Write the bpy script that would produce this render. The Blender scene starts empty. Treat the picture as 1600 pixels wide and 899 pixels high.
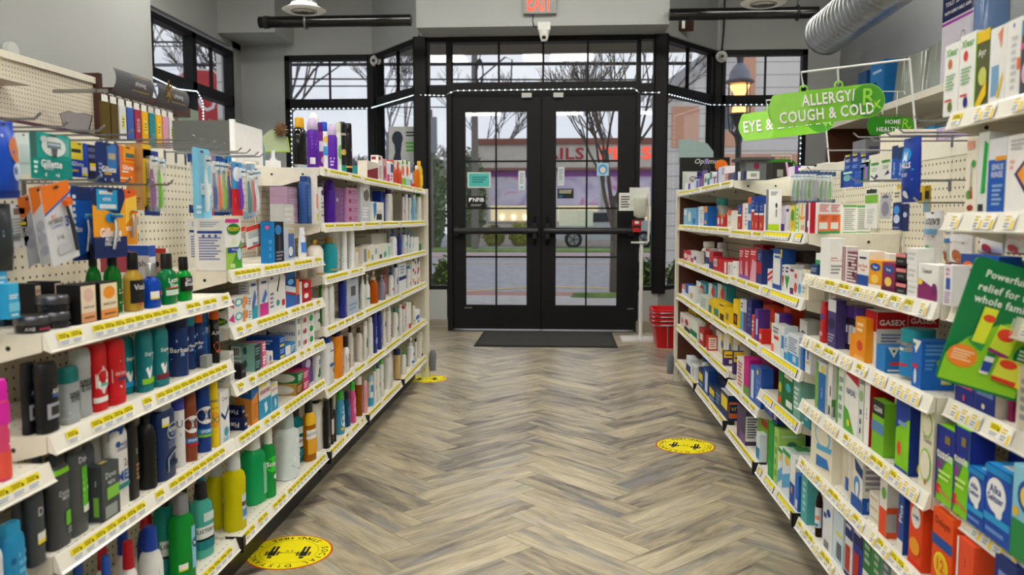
import bpy,math,random
from mathutils import Vector,Matrix
S = bpy.context.scene
COL = S.collection
PI = math.pi
# ------------------------------------------------------------ camera, light, exposure
cam_d = bpy.data.cameras.new('camera');cam = bpy.data.objects.new('camera',cam_d);COL.objects.link(cam)
cam_d.sensor_width = 36;cam_d.lens = 29.03;cam_d.clip_start = .05;cam_d.clip_end = 500
cam.location = (0,0,1.17)
_x = Vector((0.998096,0.06167964,0));_y = Vector((-0.00516953,0.08365301,0.99648153));_z = Vector((0.06146262,-0.99458423,0.08381259))
cam.matrix_world = Matrix(((_x[0],_y[0],_z[0],0),(_x[1],_y[1],_z[1],0),(_x[2],_y[2],_z[2],1.17),(0,0,0,1)))
cam_d.dof.use_dof = True;cam_d.dof.focus_distance = 3.7;cam_d.dof.aperture_fstop = 4.0
S.camera = cam
S.view_settings.view_transform = 'Standard';S.view_settings.look = 'None'
S.view_settings.exposure = 0.0;S.view_settings.gamma = 1;S.view_settings.use_curve_mapping = False
SKY = 0.9;LAMP = 24.0
w = bpy.data.worlds.new('overcast_sky');S.world = w;w.use_nodes = True
nt = w.node_tree;bg = nt.nodes['Background'];bg.inputs[1].default_value = SKY
tc = nt.nodes.new('ShaderNodeTexCoord');nz = nt.nodes.new('ShaderNodeTexNoise');nz.inputs['Scale'].default_value = 2.5;nz.inputs['Detail'].default_value = 4
mp = nt.nodes.new('ShaderNodeMapping');mp.inputs['Scale'].default_value = (1,1,4)
cr = nt.nodes.new('ShaderNodeValToRGB');cr.color_ramp.elements[0].position = .3;cr.color_ramp.elements[0].color = (.93,.95,1.08,1)
cr.color_ramp.elements[1].position = .75;cr.color_ramp.elements[1].color = (1.22,1.22,1.27,1)
nt.links.new(tc.outputs['Generated'],mp.inputs[0]);nt.links.new(mp.outputs[0],nz.inputs['Vector'])
nt.links.new(nz.outputs['Fac'],cr.inputs[0]);nt.links.new(cr.outputs[0],bg.inputs[0])
# ------------------------------------------------------------ materials
def lin(h):
 h = h.lstrip('#')
 if len(h) == 3: h = ''.join(c * 2 for c in h)
 o = []
 for i in (0,2,4):
  c = int(h[i:i + 2],16) / 255
  o.append(c / 12.92 if c <= .04045 else ((c + .055) / 1.055) ** 2.4)
 return (*o,1)
_M = {}
def mat(c,k='p'):
 """k: p plastic, c card, m metal, g glossy, l clear liquid, x clear film, e emitting, n neon"""
 key = (c,k)
 if key in _M: return _M[key]
 m = bpy.data.materials.new('mat_' + c + '_' + k);m.use_nodes = True;_M[key] = m
 b = m.node_tree.nodes['Principled BSDF'];b.inputs['Base Color'].default_value = lin(c)
 I = b.inputs
 if k == 'p': I['Roughness'].default_value = .36;I['Specular IOR Level'].default_value = .3
 elif k == 'c': I['Roughness'].default_value = .55;I['Specular IOR Level'].default_value = .25
 elif k == 'g': I['Roughness'].default_value = .12
 elif k == 'r': I['Roughness'].default_value = .9
 elif k == 'm': I['Metallic'].default_value = 1;I['Roughness'].default_value = .32
 elif k == 'l':
  I['Roughness'].default_value = .05;I['Transmission Weight'].default_value = .35;I['IOR'].default_value = 1.25
 elif k == 'x':
  I['Roughness'].default_value = .08;I['Alpha'].default_value = .13;m.surface_render_method = 'BLENDED'
 elif k[0] == 'e':
  I['Emission Color'].default_value = lin(c);I['Emission Strength'].default_value = float(k[1:] or 1)
 if k in ('p','c','r'): 
  N = m.node_tree
  t = N.nodes.new('ShaderNodeTexNoise');t.inputs['Scale'].default_value = 35;t.inputs['Detail'].default_value = 3
  tc = N.nodes.new('ShaderNodeTexCoord');N.links.new(tc.outputs['Object'],t.inputs['Vector'])
  mr = N.nodes.new('ShaderNodeMapRange');mr.inputs['To Min'].default_value = .9;mr.inputs['To Max'].default_value = 1.06
  N.links.new(t.outputs['Fac'],mr.inputs['Value'])
  mx = N.nodes.new('ShaderNodeMix');mx.data_type = 'RGBA';mx.blend_type = 'MULTIPLY';mx.inputs[0].default_value = 1
  mx.inputs[6].default_value = lin(c);N.links.new(mr.outputs[0],mx.inputs[7]);N.links.new(mx.outputs[2],I['Base Color'])
 return m
def nodemat(name,fn,rough=.6):
 m = bpy.data.materials.new(name);m.use_nodes = True
 fn(m.node_tree,m.node_tree.nodes['Principled BSDF']);m.node_tree.nodes['Principled BSDF'].inputs['Roughness'].default_value = rough
 return m
def mnode(N,op,a,b=None,clamp=False):
 n = N.nodes.new('ShaderNodeMath');n.operation = op;n.use_clamp = clamp
 for i,v in enumerate((a,b)):
  if v is None: continue
  if isinstance(v,(int,float)): n.inputs[i].default_value = v
  else: N.links.new(v,n.inputs[i])
 return n.outputs[0]
def mixc(N,f,a,b):
 n = N.nodes.new('ShaderNodeMix');n.data_type = 'RGBA'
 for i,v in ((0,f),(6,a),(7,b)):
  if isinstance(v,(int,float)): n.inputs[i].default_value = v
  elif isinstance(v,tuple): n.inputs[i].default_value = v
  else: N.links.new(v,n.inputs[i])
 return n.outputs[2]
def noise(N,scale,detail=4,vec=None,rough=.5,dist=0):
 t = N.nodes.new('ShaderNodeTexNoise');t.inputs['Scale'].default_value = scale;t.inputs['Detail'].default_value = detail
 t.inputs['Roughness'].default_value = rough;t.inputs['Distortion'].default_value = dist
 if vec is not None: N.links.new(vec,t.inputs['Vector'])
 return t.outputs['Fac']
def ramp(N,f,stops):
 r = N.nodes.new('ShaderNodeValToRGB');e = r.color_ramp.elements
 while len(e) < len(stops): e.new(.5)
 for i,(p,c) in enumerate(stops): e[i].position = p;e[i].color = lin(c) if isinstance(c,str) else c
 N.links.new(f,r.inputs[0]);return r.outputs[0]
# ------------------------------------------------------------ mesh building
class MB:
 def __init__(s): s.v = [];s.f = [];s.mi = [];s.sm = [];s.mats = []
 def m(s,mt):
  if isinstance(mt,str): mt = mat(*mt.split(':')) if ':' in mt else mat(mt,'c')
  if mt not in s.mats: s.mats.append(mt)
  return s.mats.index(mt)
 def add(s,vs,fs,mt,smooth=False):
  o = len(s.v);i = s.m(mt);s.v += [tuple(p) for p in vs]
  for f in fs: s.f.append(tuple(o + k for k in f));s.mi.append(i);s.sm.append(smooth)
 def box(s,x0,y0,z0,x1,y1,z1,mt,rot=None):
  vs = [Vector((x,y,z)) for z in (z0,z1) for y in (y0,y1) for x in (x0,x1)]
  if rot: vs = [rot @ v for v in vs]
  s.add(vs,[(0,2,3,1),(4,5,7,6),(0,1,5,4),(2,6,7,3),(0,4,6,2),(1,3,7,5)],mt)
 def quad(s,a,b,c,d,mt): s.add([a,b,c,d],[(0,1,2,3)],mt)
 def tube(s,pts,r,mt,n=8,cap=True):
  pts = [Vector(p) for p in pts];rs = r if isinstance(r,(list,tuple)) else [r] * len(pts)
  vs = [];prev = None
  for i,p in enumerate(pts):
   d = (pts[min(i + 1,len(pts) - 1)] - pts[max(i - 1,0)]).normalized()
   u = prev if prev else (Vector((0,0,1)) if abs(d.z) < .9 else Vector((1,0,0)))
   a = d.cross(u).normalized();u = a.cross(d).normalized();prev = u
   for k in range(n):
    t = 2 * PI * k / n;vs.append(p + (a * math.cos(t) + u * math.sin(t)) * rs[i])
  fs = []
  for i in range(len(pts) - 1):
   for k in range(n):
    k2 = (k + 1) % n;fs.append((i * n + k,i * n + k2,(i + 1) * n + k2,(i + 1) * n + k))
  s.add(vs,fs,mt,True)
  if cap:
   L = len(pts) - 1
   s.add(vs[:n],[tuple(range(n))],mt);s.add(vs[L * n:],[tuple(reversed(range(n)))],mt)
 def loft(s,prof,mt,n=16,e=2.0,cx=0,cy=0,cap=True):
  """prof rows (z, rx, ry[, e])"""
  vs = []
  for row in prof:
   z,rx,ry = row[:3];ee = row[3] if len(row) > 3 else e
   for k in range(n):
    t = 2 * PI * (k + .5) / n;c,q = math.cos(t),math.sin(t)
    vs.append((cx + rx * math.copysign(abs(c) ** (2 / ee),c),cy + ry * math.copysign(abs(q) ** (2 / ee),q),z))
  fs = []
  for i in range(len(prof) - 1):
   for k in range(n):
    k2 = (k + 1) % n;fs.append((i * n + k,i * n + k2,(i + 1) * n + k2,(i + 1) * n + k))
  s.add(vs,fs,mt,True)
  if cap:
   s.add(vs[:n],[tuple(reversed(range(n)))],mt);s.add(vs[-n:],[tuple(range(n))],mt)
 def prism(s,pts,d0,d1,mt,ax='y'):
  """polygon pts (u,w) extruded along axis"""
  def P(u,w_,d): return {'y': (u,d,w_),'x': (d,u,w_),'z': (u,w_,d)}[ax]
  n = len(pts);vs = [P(*p,d0) for p in pts] + [P(*p,d1) for p in pts]
  s.add(vs,[tuple(range(n)),tuple(reversed(range(n,2 * n)))] + [(i,(i + 1) % n,(i + 1) % n + n,i + n) for i in range(n)],mt)
 def mesh(s,name):
  me = bpy.data.meshes.new(name);me.from_pydata(s.v,[],s.f)
  for m in s.mats: me.materials.append(m)
  me.polygons.foreach_set('material_index',s.mi);me.polygons.foreach_set('use_smooth',s.sm)
  if any(s.sm): me.set_sharp_from_angle(angle=.7)
  me.update();return me
 def build(s,name,parent=None,loc=None):
  return place(name,s.mesh(name),parent,loc)
def place(name,me,parent=None,loc=None,rot=None):
 o = bpy.data.objects.new(name,me);COL.objects.link(o)
 if parent: o.parent = parent
 if loc is not None: o.location = loc
 if rot is not None: o.rotation_euler = rot
 return o
def tag(o,label,cat,group=None,kind=None):
 if label: o['label'] = label
 if cat: o['category'] = cat
 if group: o['group'] = group
 if kind: o['kind'] = kind
 return o
def empty(name,loc,rz=0,label=None,cat=None,group=None):
 o = bpy.data.objects.new(name,None);COL.objects.link(o);o.location = loc;o.rotation_euler = (0,0,rz)
 o.empty_display_size = .05
 return tag(o,label,cat,group)
def struct(mb,name):
 o = mb.build(name);o['kind'] = 'structure';return o
_T = {}
def textpoly(s,bold=.0):
 """outline of a line of writing: verts normalised to height-1 caps, faces, width"""
 key = (s,bold)
 if key in _T: return _T[key]
 cu = bpy.data.curves.new('txt','FONT');cu.body = s;cu.resolution_u = 2;cu.offset = min(bold * .45,.034);cu.size = 1.4;cu.fill_mode = 'FRONT'
 cu.space_character = 1 + bold
 ob = bpy.data.objects.new('txt',cu);me = bpy.data.meshes.new_from_object(ob)
 vs = [(v.co.x,v.co.y) for v in me.vertices];fs = [tuple(p.vertices) for p in me.polygons]
 bpy.data.objects.remove(ob);bpy.data.curves.remove(cu);bpy.data.meshes.remove(me)
 if not vs: vs = [(0,0)]
 x0 = min(v[0] for v in vs);x1 = max(v[0] for v in vs);y0 = min(v[1] for v in vs);y1 = max(v[1] for v in vs)
 vs = [(v[0] - x0,v[1] - y0) for v in vs]
 _T[key] = (vs,fs,max(x1 - x0,.01),max(y1 - y0,.01));return _T[key]
def art(mb,items,P,w,h,e0=.0004):
 """lay printed shapes on a surface. P(u,v,eps)->point, u,v in 0..1 ; w,h metres"""
 e = e0
 for it in items:
  k = it[0];e += .0003
  if k == 'r':
   _,x0,y0,x1,y1,c = it;nu = 10 if (x1 - x0) > .5 else 6 if (x1 - x0) > .3 else 3;nv = 3 if (y1 - y0) > .3 else 1
   vs = [P(x0 + (x1 - x0) * i / nu,y0 + (y1 - y0) * j / nv,e) for j in range(nv + 1) for i in range(nu + 1)]
   mb.add(vs,[(j * (nu + 1) + i,j * (nu + 1) + i + 1,(j + 1) * (nu + 1) + i + 1,(j + 1) * (nu + 1) + i) for j in range(nv) for i in range(nu)],c)
  elif k == 'e':
   _,cx,cy,rx,ry,c = it;n = 16
   vs = [P(cx,cy,e)] + [P(cx + rx * math.cos(2 * PI * i / n),cy + ry * math.sin(2 * PI * i / n),e) for i in range(n)]
   mb.add(vs,[(0,1 + i,1 + (i + 1) % n) for i in range(n)],c)
  elif k == 'p':
   _,pts,c = it;mb.add([P(a,b,e) for a,b in pts],[tuple(range(len(pts)))],c)
  elif k == 't': 
   _,s,cx,cy,wf,c = it[:6];hf = it[6] if len(it) > 6 else .3;q = it[7] if len(it) > 7 else 0;bo = it[8] if len(it) > 8 else .02
   vs,fs,tw,th = textpoly(s,bo)
   if q % 2 == 0: sc = min(wf * w / tw,hf * h / th)
   else: sc = min(wf * w / th,hf * h / tw)
   out = []
   for a,b in vs:
    a = (a - tw / 2) * sc;b = (b - th / 2) * sc
    for _i in range(q % 4): a,b = -b,a
    out.append(P(cx + a / w,cy + b / h,e))
   mb.add(out,fs,c)
  elif k == 'l': 
   _,x0,y0,x1,y1,n,c = it
   for i in range(n):
    y = y1 - (y1 - y0) * (i + .5) / n;t = (y1 - y0) / n * .28;xe = x1 - (x1 - x0) * ((i * 37) % 5) * .07
    mb.add([P(x0,y - t,e),P(xe,y - t,e),P(xe,y + t,e),P(x0,y + t,e)],[(0,1,2,3)],c)
  elif k == 'b': 
   _,x0,y0,x1,y1,c = it
   for i in range(9):
    x = x0 + (x1 - x0) * (i + .2) / 9;t = (x1 - x0) / 9 * (.3 + .25 * ((i * 5) % 3))
    mb.add([P(x,y0,e),P(x + t,y0,e),P(x + t,y1,e),P(x,y1,e)],[(0,1,2,3)],c)
# ------------------------------------------------------------ floor: herringbone wood-look tiles, one mesh
rnd = random.Random(7)
def floor_mat(N,b):
 uv = N.nodes.new('ShaderNodeUVMap');uv.uv_map = 'UVMap'
 at = N.nodes.new('ShaderNodeAttribute');at.attribute_name = 'pl'
 sep = N.nodes.new('ShaderNodeSeparateXYZ');N.links.new(uv.outputs[0],sep.inputs[0])
 comb = N.nodes.new('ShaderNodeCombineXYZ')
 N.links.new(mnode(N,'MULTIPLY',sep.outputs[0],2.2),comb.inputs[0]);N.links.new(mnode(N,'MULTIPLY',sep.outputs[1],13),comb.inputs[1])
 N.links.new(mnode(N,'MULTIPLY',at.outputs['Fac'],71),comb.inputs[2])
 n1 = noise(N,1.15,6,comb.outputs[0],.6,.7)
 comb2 = N.nodes.new('ShaderNodeCombineXYZ')
 N.links.new(mnode(N,'MULTIPLY',sep.outputs[0],8),comb2.inputs[0]);N.links.new(mnode(N,'MULTIPLY',sep.outputs[1],110),comb2.inputs[1])
 N.links.new(mnode(N,'MULTIPLY',at.outputs['Fac'],33),comb2.inputs[2])
 n2 = noise(N,1.0,4,comb2.outputs[0],.6,.2)
 tone = mnode(N,'ADD',mnode(N,'MULTIPLY',n1,.92),mnode(N,'MULTIPLY',at.outputs['Fac'],.17))
 col = ramp(N,tone,[(.3,'514b46'),(.42,'7d756a'),(.53,'a1967f'),(.64,'b9ad92'),(.8,'c9bea2')])
 comb3 = N.nodes.new('ShaderNodeCombineXYZ')
 N.links.new(mnode(N,'MULTIPLY',sep.outputs[0],1.4),comb3.inputs[0]);N.links.new(mnode(N,'MULTIPLY',sep.outputs[1],9),comb3.inputs[1]);N.links.new(mnode(N,'MULTIPLY',at.outputs['Fac'],19),comb3.inputs[2])
 n3 = noise(N,1.6,3,comb3.outputs[0])
 blu = mnode(N,'MULTIPLY',mnode(N,'SUBTRACT',n3,.5,True),2.6,True)
 col = mixc(N,blu,col,lin('8b8f94'))
 grain = ramp(N,n2,[(.32,(.82,.82,.83,1)),(.62,(1.06,1.05,1.03,1))])
 mx = N.nodes.new('ShaderNodeMix');mx.data_type = 'RGBA';mx.blend_type = 'MULTIPLY';mx.inputs[0].default_value = 1
 N.links.new(col,mx.inputs[6]);N.links.new(grain,mx.inputs[7])
 N.links.new(mx.outputs[2],b.inputs['Base Color'])
 bp = N.nodes.new('ShaderNodeBump');bp.inputs['Strength'].default_value = .15;bp.inputs['Distance'].default_value = .002
 N.links.new(n2,bp.inputs['Height']);N.links.new(bp.outputs[0],b.inputs['Normal'])
FM = nodemat('herringbone_tile',floor_mat,.3)
grout = mat('8d8678','r')
mb = MB()
mb.box(-4.2,-9,-.1,3.4,9.4,-.0015,grout)
mb.box(-1.5,8.45,-.1,1.02,9.4,-.0016,grout)
uvs = []
nf0 = len(mb.f)
W_,L_ = .15,.60;g = .0012;r2 = 1 / math.sqrt(2)
ex = Vector((r2,-r2,0));ev = Vector((-r2,-r2,0));P0 = Vector((-.105,3.703,0))
planks = []
for a in range(-90,90):
 for bq in range(-16,17):
  ou = a * W_ + bq * L_;ov = a * W_ - bq * L_
  for hor in (0,1):
   if hor: u0,u1,v0,v1 = ou,ou + L_,ov,ov + W_
   else: u0,u1,v0,v1 = ou + L_,ou + L_ + W_,ov + W_ - L_,ov + W_
   c = P0 + ex * (u0 + u1) / 2 + ev * (v0 + v1) / 2
   if -3.9 < c.x < 3.1 and -2.0 < c.y < 9.2: planks.append((u0 + g,u1 - g,v0 + g,v1 - g,hor))
attr = []
for (u0,u1,v0,v1,hor) in planks:
 vs = [P0 + ex * u + ev * v for u,v in ((u0,v0),(u0,v1),(u1,v1),(u1,v0))]
 ok = [(min(max(p.x,-4.1),3.3),min(p.y,9.38),0) for p in vs]
 mb.add(ok,[(0,1,2,3)],FM);o = rnd.random() * 50
 uvs.append([(u0 + o,v0),(u0 + o,v1),(u1 + o,v1),(u1 + o,v0)] if hor else [(v0 + o,u0),(v1 + o,u0),(v1 + o,u1),(v0 + o,u1)])
 attr.append(rnd.random())
me = mb.mesh('floor');ul = me.uv_layers.new(name='UVMap');at = me.attributes.new('pl','FLOAT','FACE')
for i,f in enumerate(me.polygons):
 if i >= nf0:
  for k,li in enumerate(f.loop_indices): ul.data[li].uv = uvs[i - nf0][k]
  at.data[i].value = attr[i - nf0]
me.flip_normals() if me.polygons[-1].normal.z < 0 else None
fl = place('floor',me);fl['kind'] = 'structure'
# ------------------------------------------------------------ walls, ceiling
def wallm(hexc):
 def fn(N,b):
  tc = N.nodes.new('ShaderNodeTexCoord');n = noise(N,3,3,tc.outputs['Object'])
  N.links.new(mixc(N,n,tuple(c * .93 for c in lin(hexc)[:3]) + (1,),lin(hexc)),b.inputs['Base Color'])
  bp = N.nodes.new('ShaderNodeBump');bp.inputs['Strength'].default_value = .08;bp.inputs['Distance'].default_value = .003
  N.links.new(noise(N,180,2,tc.outputs['Object']),bp.inputs['Height']);N.links.new(bp.outputs[0],b.inputs['Normal'])
 return nodemat('painted_wall_' + hexc,fn,.7)
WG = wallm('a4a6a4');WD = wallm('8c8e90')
BK = mat('0d0d0f','c');TILE = nodemat('wood_look_base_tile',lambda N,b: N.links.new(ramp(N,noise(N,6,4),[(.3,'6b6459'),(.7,'9a917f')]),b.inputs['Base Color']),.5)
CH = 4.0
mb = MB();mb.box(-4.2,-9,CH,3.4,9.9,CH + .1,wallm('7e7f7e'));struct(mb,'ceiling')
mb = MB();mb.box(-3.34,-9,0,-3.24,6.45,CH,WG);struct(mb,'wall_left')
# window wall on the left (beyond the jog)
mb = MB();mb.box(-3.80,6.45,0,-3.67,9.5,.45,WG);mb.box(-3.80,6.45,3.06,-3.67,9.5,CH,WG)
mb.box(-3.80,6.45,0,-3.34,6.55,CH,WG);mb.box(-3.80,9.13,0,-3.67,9.5,CH,WG)
struct(mb,'wall_left_window')
mb = MB();mb.box(-3.67,8.75,3.13,-3.05,9.4,CH,WG);mb.box(-3.67,9.37,0,-3.17,9.5,CH,WG);struct(mb,'trim_1')
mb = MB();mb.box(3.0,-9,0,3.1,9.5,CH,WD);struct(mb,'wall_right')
mb = MB();mb.box(-4.2,-9.1,0,3.4,-9,CH,WG);struct(mb,'wall_behind_camera')
# storefront plan
PL = [(-3.17,9.4),(-2.15,9.4),(-1.46,8.5),(0.97,8.5),(1.67,9.4),(2.66,9.4)]
TOPZ = 3.0;RAIL = 2.46;SILL = .45
mb = MB()
def seg_box(mb,a,b,off0,off1,z0,z1,mt):
 a = Vector(a);b = Vector(b);d = (b - a).normalized();n = Vector((-d.y,d.x))
 p = [a + n * off0,b + n * off0,b + n * off1,a + n * off1]
 vs = [(q.x,q.y,z0) for q in p] + [(q.x,q.y,z1) for q in p]
 mb.add(vs,[(0,3,2,1),(4,5,6,7),(0,1,5,4),(1,2,6,5),(2,3,7,6),(3,0,4,7)],mt)
for i in range(5):
 seg_box(mb,PL[i],PL[i + 1],-.02,.13,TOPZ,CH,WG if i != 2 else WG)
for i in (0,1,3,4): seg_box(mb,PL[i],PL[i + 1],-.03,.13,0.1,SILL - .02,WG)
seg_box(mb,(-1.46,8.5),(-1.2,8.5),-.03,.13,.1,SILL - .02,WG);seg_box(mb,(.76,8.5),(.97,8.5),-.03,.13,.1,SILL - .02,WG)
mb.box(2.66,9.37,0,3.1,9.5,CH,WG)
struct(mb,'wall_back')
mb = MB()
for i in (0,1,3,4): seg_box(mb,PL[i],PL[i + 1],-.045,.13,0,.12,TILE)
seg_box(mb,(-1.46,8.5),(-1.19,8.5),-.045,.13,0,.12,TILE);seg_box(mb,(.75,8.5),(.97,8.5),-.045,.13,0,.12,TILE)
struct(mb,'baseboard_back')
# bulkhead above the doors
mb = MB();mb.box(-1.42,8.05,2.995,.99,8.48,CH,WG);struct(mb,'trim_2')
# alcove soffit outside
mb = MB();mb.prism([(-1.36,8.66),(.88,8.66),(1.36,9.28),(-1.84,9.28)],3.0,3.14,wallm('8b8070'),'z');mb.box(-3.6,9.56,3.05,2.9,9.7,3.3,wallm('8b8070'));struct(mb,'trim_3')
GL = bpy.data.materials.new('window_glass');GL.use_nodes = True
N = GL.node_tree;N.nodes.remove(N.nodes['Principled BSDF'])
tr = N.nodes.new('ShaderNodeBsdfTransparent');gs = N.nodes.new('ShaderNodeBsdfGlossy');gs.inputs['Roughness'].default_value = .015
tr.inputs[0].default_value = (.93,.95,.95,1)
fr = N.nodes.new('ShaderNodeLayerWeight');fr.inputs[0].default_value = .5;mx = N.nodes.new('ShaderNodeMixShader')
N.links.new(mnode(N,'ADD',mnode(N,'MULTIPLY',mnode(N,'POWER',fr.outputs['Facing'],5),.8),.035,True),mx.inputs[0]);N.links.new(tr.outputs[0],mx.inputs[1]);N.links.new(gs.outputs[0],mx.inputs[2]);N.links.new(mx.outputs[0],N.nodes['Material Output'].inputs[0])
def window(name,a,b,splits,z0=SILL,posts=(1,1),label=None):
 """frame along a->b: outer frame, mid rail, muntins at fractions; glass pane children"""
 A = Vector(a);B = Vector(b);d = (B - A).normalized();Ln = (B - A).length;n = Vector((-d.y,d.x))
 root = bpy.data.objects.new(name,None);COL.objects.link(root);root.location = (A.x,A.y,0);root['kind'] = 'structure'
 root.rotation_euler = (0,0,math.atan2(d.y,d.x))
 mb = MB();t = .055;y0,y1 = -.02,.08
 mb.box(0,y0,TOPZ - .05,Ln,y1,TOPZ + .01,BK);mb.box(0,y0,z0 - .06,Ln,y1,z0 + .02,BK);mb.box(0,y0,RAIL - .05,Ln,y1,RAIL + .06,BK)
 mb.box(0,y0,z0,posts[0] * t,y1,TOPZ,BK);mb.box(Ln - posts[1] * t,y0,z0,Ln,y1,TOPZ,BK)
 mb.build('window_frame',root)
 mb = MB()
 for s_,low in splits:
  mb.box(Ln * s_ - .009,.01,RAIL,Ln * s_ + .009,.045,TOPZ,BK)
  if low: mb.box(Ln * s_ - .012,.01,z0,Ln * s_ + .012,.045,RAIL,BK)
 mb.build('muntin',root)
 for z_a,z_b in ((z0 + .02,RAIL - .05),(RAIL + .06,TOPZ - .05)):
  mb = MB();mb.box(posts[0] * t,.028,z_a,Ln - posts[1] * t,.032,z_b,GL);mb.build('glass_pane',root)
 return root
window('window_1',PL[0],PL[1],[(.5,0)])
window('window_2',PL[1],PL[2],[(.5,0)],posts=(2.0,1.0))
window('window_3',(-1.46,8.5),(-1.14,8.5),[],posts=(1.6,1))
window('window_4',(.75,8.5),(.97,8.5),[],posts=(.3,.8))
window('window_5',PL[3],PL[4],[(.5,0)],posts=(.9,1))
window('window_6',PL[4],PL[5],[(.55,0)],posts=(2,1))
# left wall windows (two bays)
for k,(ya,yb) in enumerate(((6.6,8.15),(8.15,9.13))):
 r = window('window_%d' % (7 + k),(-3.67,ya),(-3.67,yb),[(.5,0)],posts=(.8,.8))
 r.location.x = -3.68
# corner posts
mb = MB()
for p in PL[1:5]: mb.loft([(SILL - .05,.075,.075,6),(TOPZ,.075,.075,6)],BK,8,cx=p[0],cy=p[1] + .03)
struct(mb,'trim_4')
# transom + doors
mb = MB();DX0,DX1,DM = -1.14,.73,-.225
mb.box(-1.19,8.47,0,DX0,8.6,TOPZ,BK);mb.box(DX1,8.47,0,.77,8.6,TOPZ,BK);mb.box(DX0,8.47,2.42,DX1,8.6,2.54,BK);mb.box(DX0,8.47,TOPZ - .06,DX1,8.6,TOPZ + .01,BK)
for x in (-.66,-.21,.24): mb.box(x - .01,8.5,2.54,x + .01,8.54,TOPZ,BK)
mb.box(DM - .012,8.552,0.01,DM + .012,8.56,2.41,BK)
struct(mb,'trim_5')
r = bpy.data.objects.new('window_9',None);COL.objects.link(r);r.location = (DX0,8.5,2.54);r['kind'] = 'structure'
mb = MB();mb.box(0,.03,0,DX1 - DX0,.034,.4,GL);mb.build('glass_pane',r)
mb = MB();mb.box(DX0 - .04,8.42,-.01,DX1 + .04,8.62,.006,mat('9a9a96','m'));struct(mb,'trim_6')
for k,(xa,xb,ga,gb,hx) in enumerate(((DX0,DM,-1.005,-.375,-.29),(DM,DX1,-.075,.55,-.16))):
 root = bpy.data.objects.new('door_%d' % (k + 1),None);COL.objects.link(root);root.location = (xa,8.5,0);root['kind'] = 'structure'
 m = MB();m.box(.004,0,.02,ga - xa,.05,2.41,BK);m.box(gb - xa,0,.02,xb - xa - .004,.05,2.41,BK)
 m.box(ga - xa,0,.02,gb - xa,.05,.27,BK);m.box(ga - xa,0,2.25,gb - xa,.05,2.41,BK)
 mid = (ga + gb) / 2 - xa
 m.box(mid - .009,.015,.27,mid + .009,.035,2.25,BK)
 for z in (.77,1.27,1.75): m.box(ga - xa,.015,z - .009,gb - xa,.035,z + .009,BK)
 m.build('door_leaf',root)
 m = MB();m.box(ga - xa,.023,.27,gb - xa,.027,2.25,GL);m.build('glass_pane',root)
 m = MB();y = -.07
 m.tube([(.03,y,1.04),(xb - xa - .03,y,1.04)],.035,mat('262628','p'),12)
 m.box(.02 if k == 0 else xb - xa - .07,y - .01,.99,.07 if k == 0 else xb - xa - .02,0,1.09,mat('202022','p'))
 m.build('push_bar',root)
 m = MB();hx0 = hx - xa;m.tube([(hx0,0,1.18),(hx0,-.06,1.16),(hx0,-.06,.92),(hx0,0,.9)],.009,mat('2a2a2c','m'),8)
 m.box(hx0 - .02,-.09,.96,hx0 + .02,-.0,1.12,mat('19191a','p'));m.build('door_handle',root)
 m = MB();sx = (.55 if k == 0 else .12);m.box(xb - xa - .2 if k == 0 else .12,-.04,2.385,xb - xa - .10 if k == 0 else .22,0,2.43,mat('b9bab6'));m.build('door_contact',root)
 m = MB();q = .02 if k == 0 else xb - xa - .17;m.box(q + .1,-.003,.235,q + .2 - .02,0,.245,mat('9a9a98','m'));m.build('door_badge',root)
# ------------------------------------------------------------ ceiling troffers (reflected in the door glass, they light the room)
for j,y in enumerate((6.3,2.5,-1.3,-5.2)):
 for i,x in enumerate((-2.3,-.1,2.1)):
  r = empty('ceiling_light',(x,y,CH - .06),0,'rectangular ceiling light in the %s row from the doors, %s of its row' % (('first','second','third','last')[j],('left','middle','right')[i]),'ceiling light','ceiling lights')
  m = MB();m.box(-.63,-.33,-.0,.63,.33,.059,mat('d8d8d4'));m.build('light_housing',r)
  m = MB();m.box(-.6,-.3,-.012,.6,.3,-.001,mat('fffbf2','e%g' % LAMP));m.build('light_diffuser',r)
# ------------------------------------------------------------ overhead: pipe, duct, diffusers, cameras, exit sign
for (xa,xb,nm) in ((-2.94,-1.46,'left'),(.98,2.35,'right')):
 m = MB();z = 3.055 if nm == 'left' else 3.07
 m.tube([(xa,8.0,z),(xb,8.0,z)],.055,mat('121213','g'),16)
 if nm == 'left': m.tube([(xa + .05,8.0,z),(xa + .09,8,z)],.062,mat('1e1e1f'),16)
 o = m.build('ceiling_pipe');tag(o,'black painted pipe running across the wall, %s of the white bulkhead' % nm,'pipe')
 m = MB()
 hx = -2.48 if nm == 'left' else 2.16
 m.tube([(hx,8.0 + .064 * math.cos(t * PI / 8),z + .064 * math.sin(t * PI / 8)) for t in range(17)],.012,mat('8b8b88','m') if nm == 'left' else mat('222'),6)
 m.tube([(hx,8,z + .06),(hx,8,CH)],.006,mat('444'),6);o = m.build('pipe_hanger');tag(o,'clamp and rod holding up the black pipe %s of the bulkhead' % nm,'pipe hanger')
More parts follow.
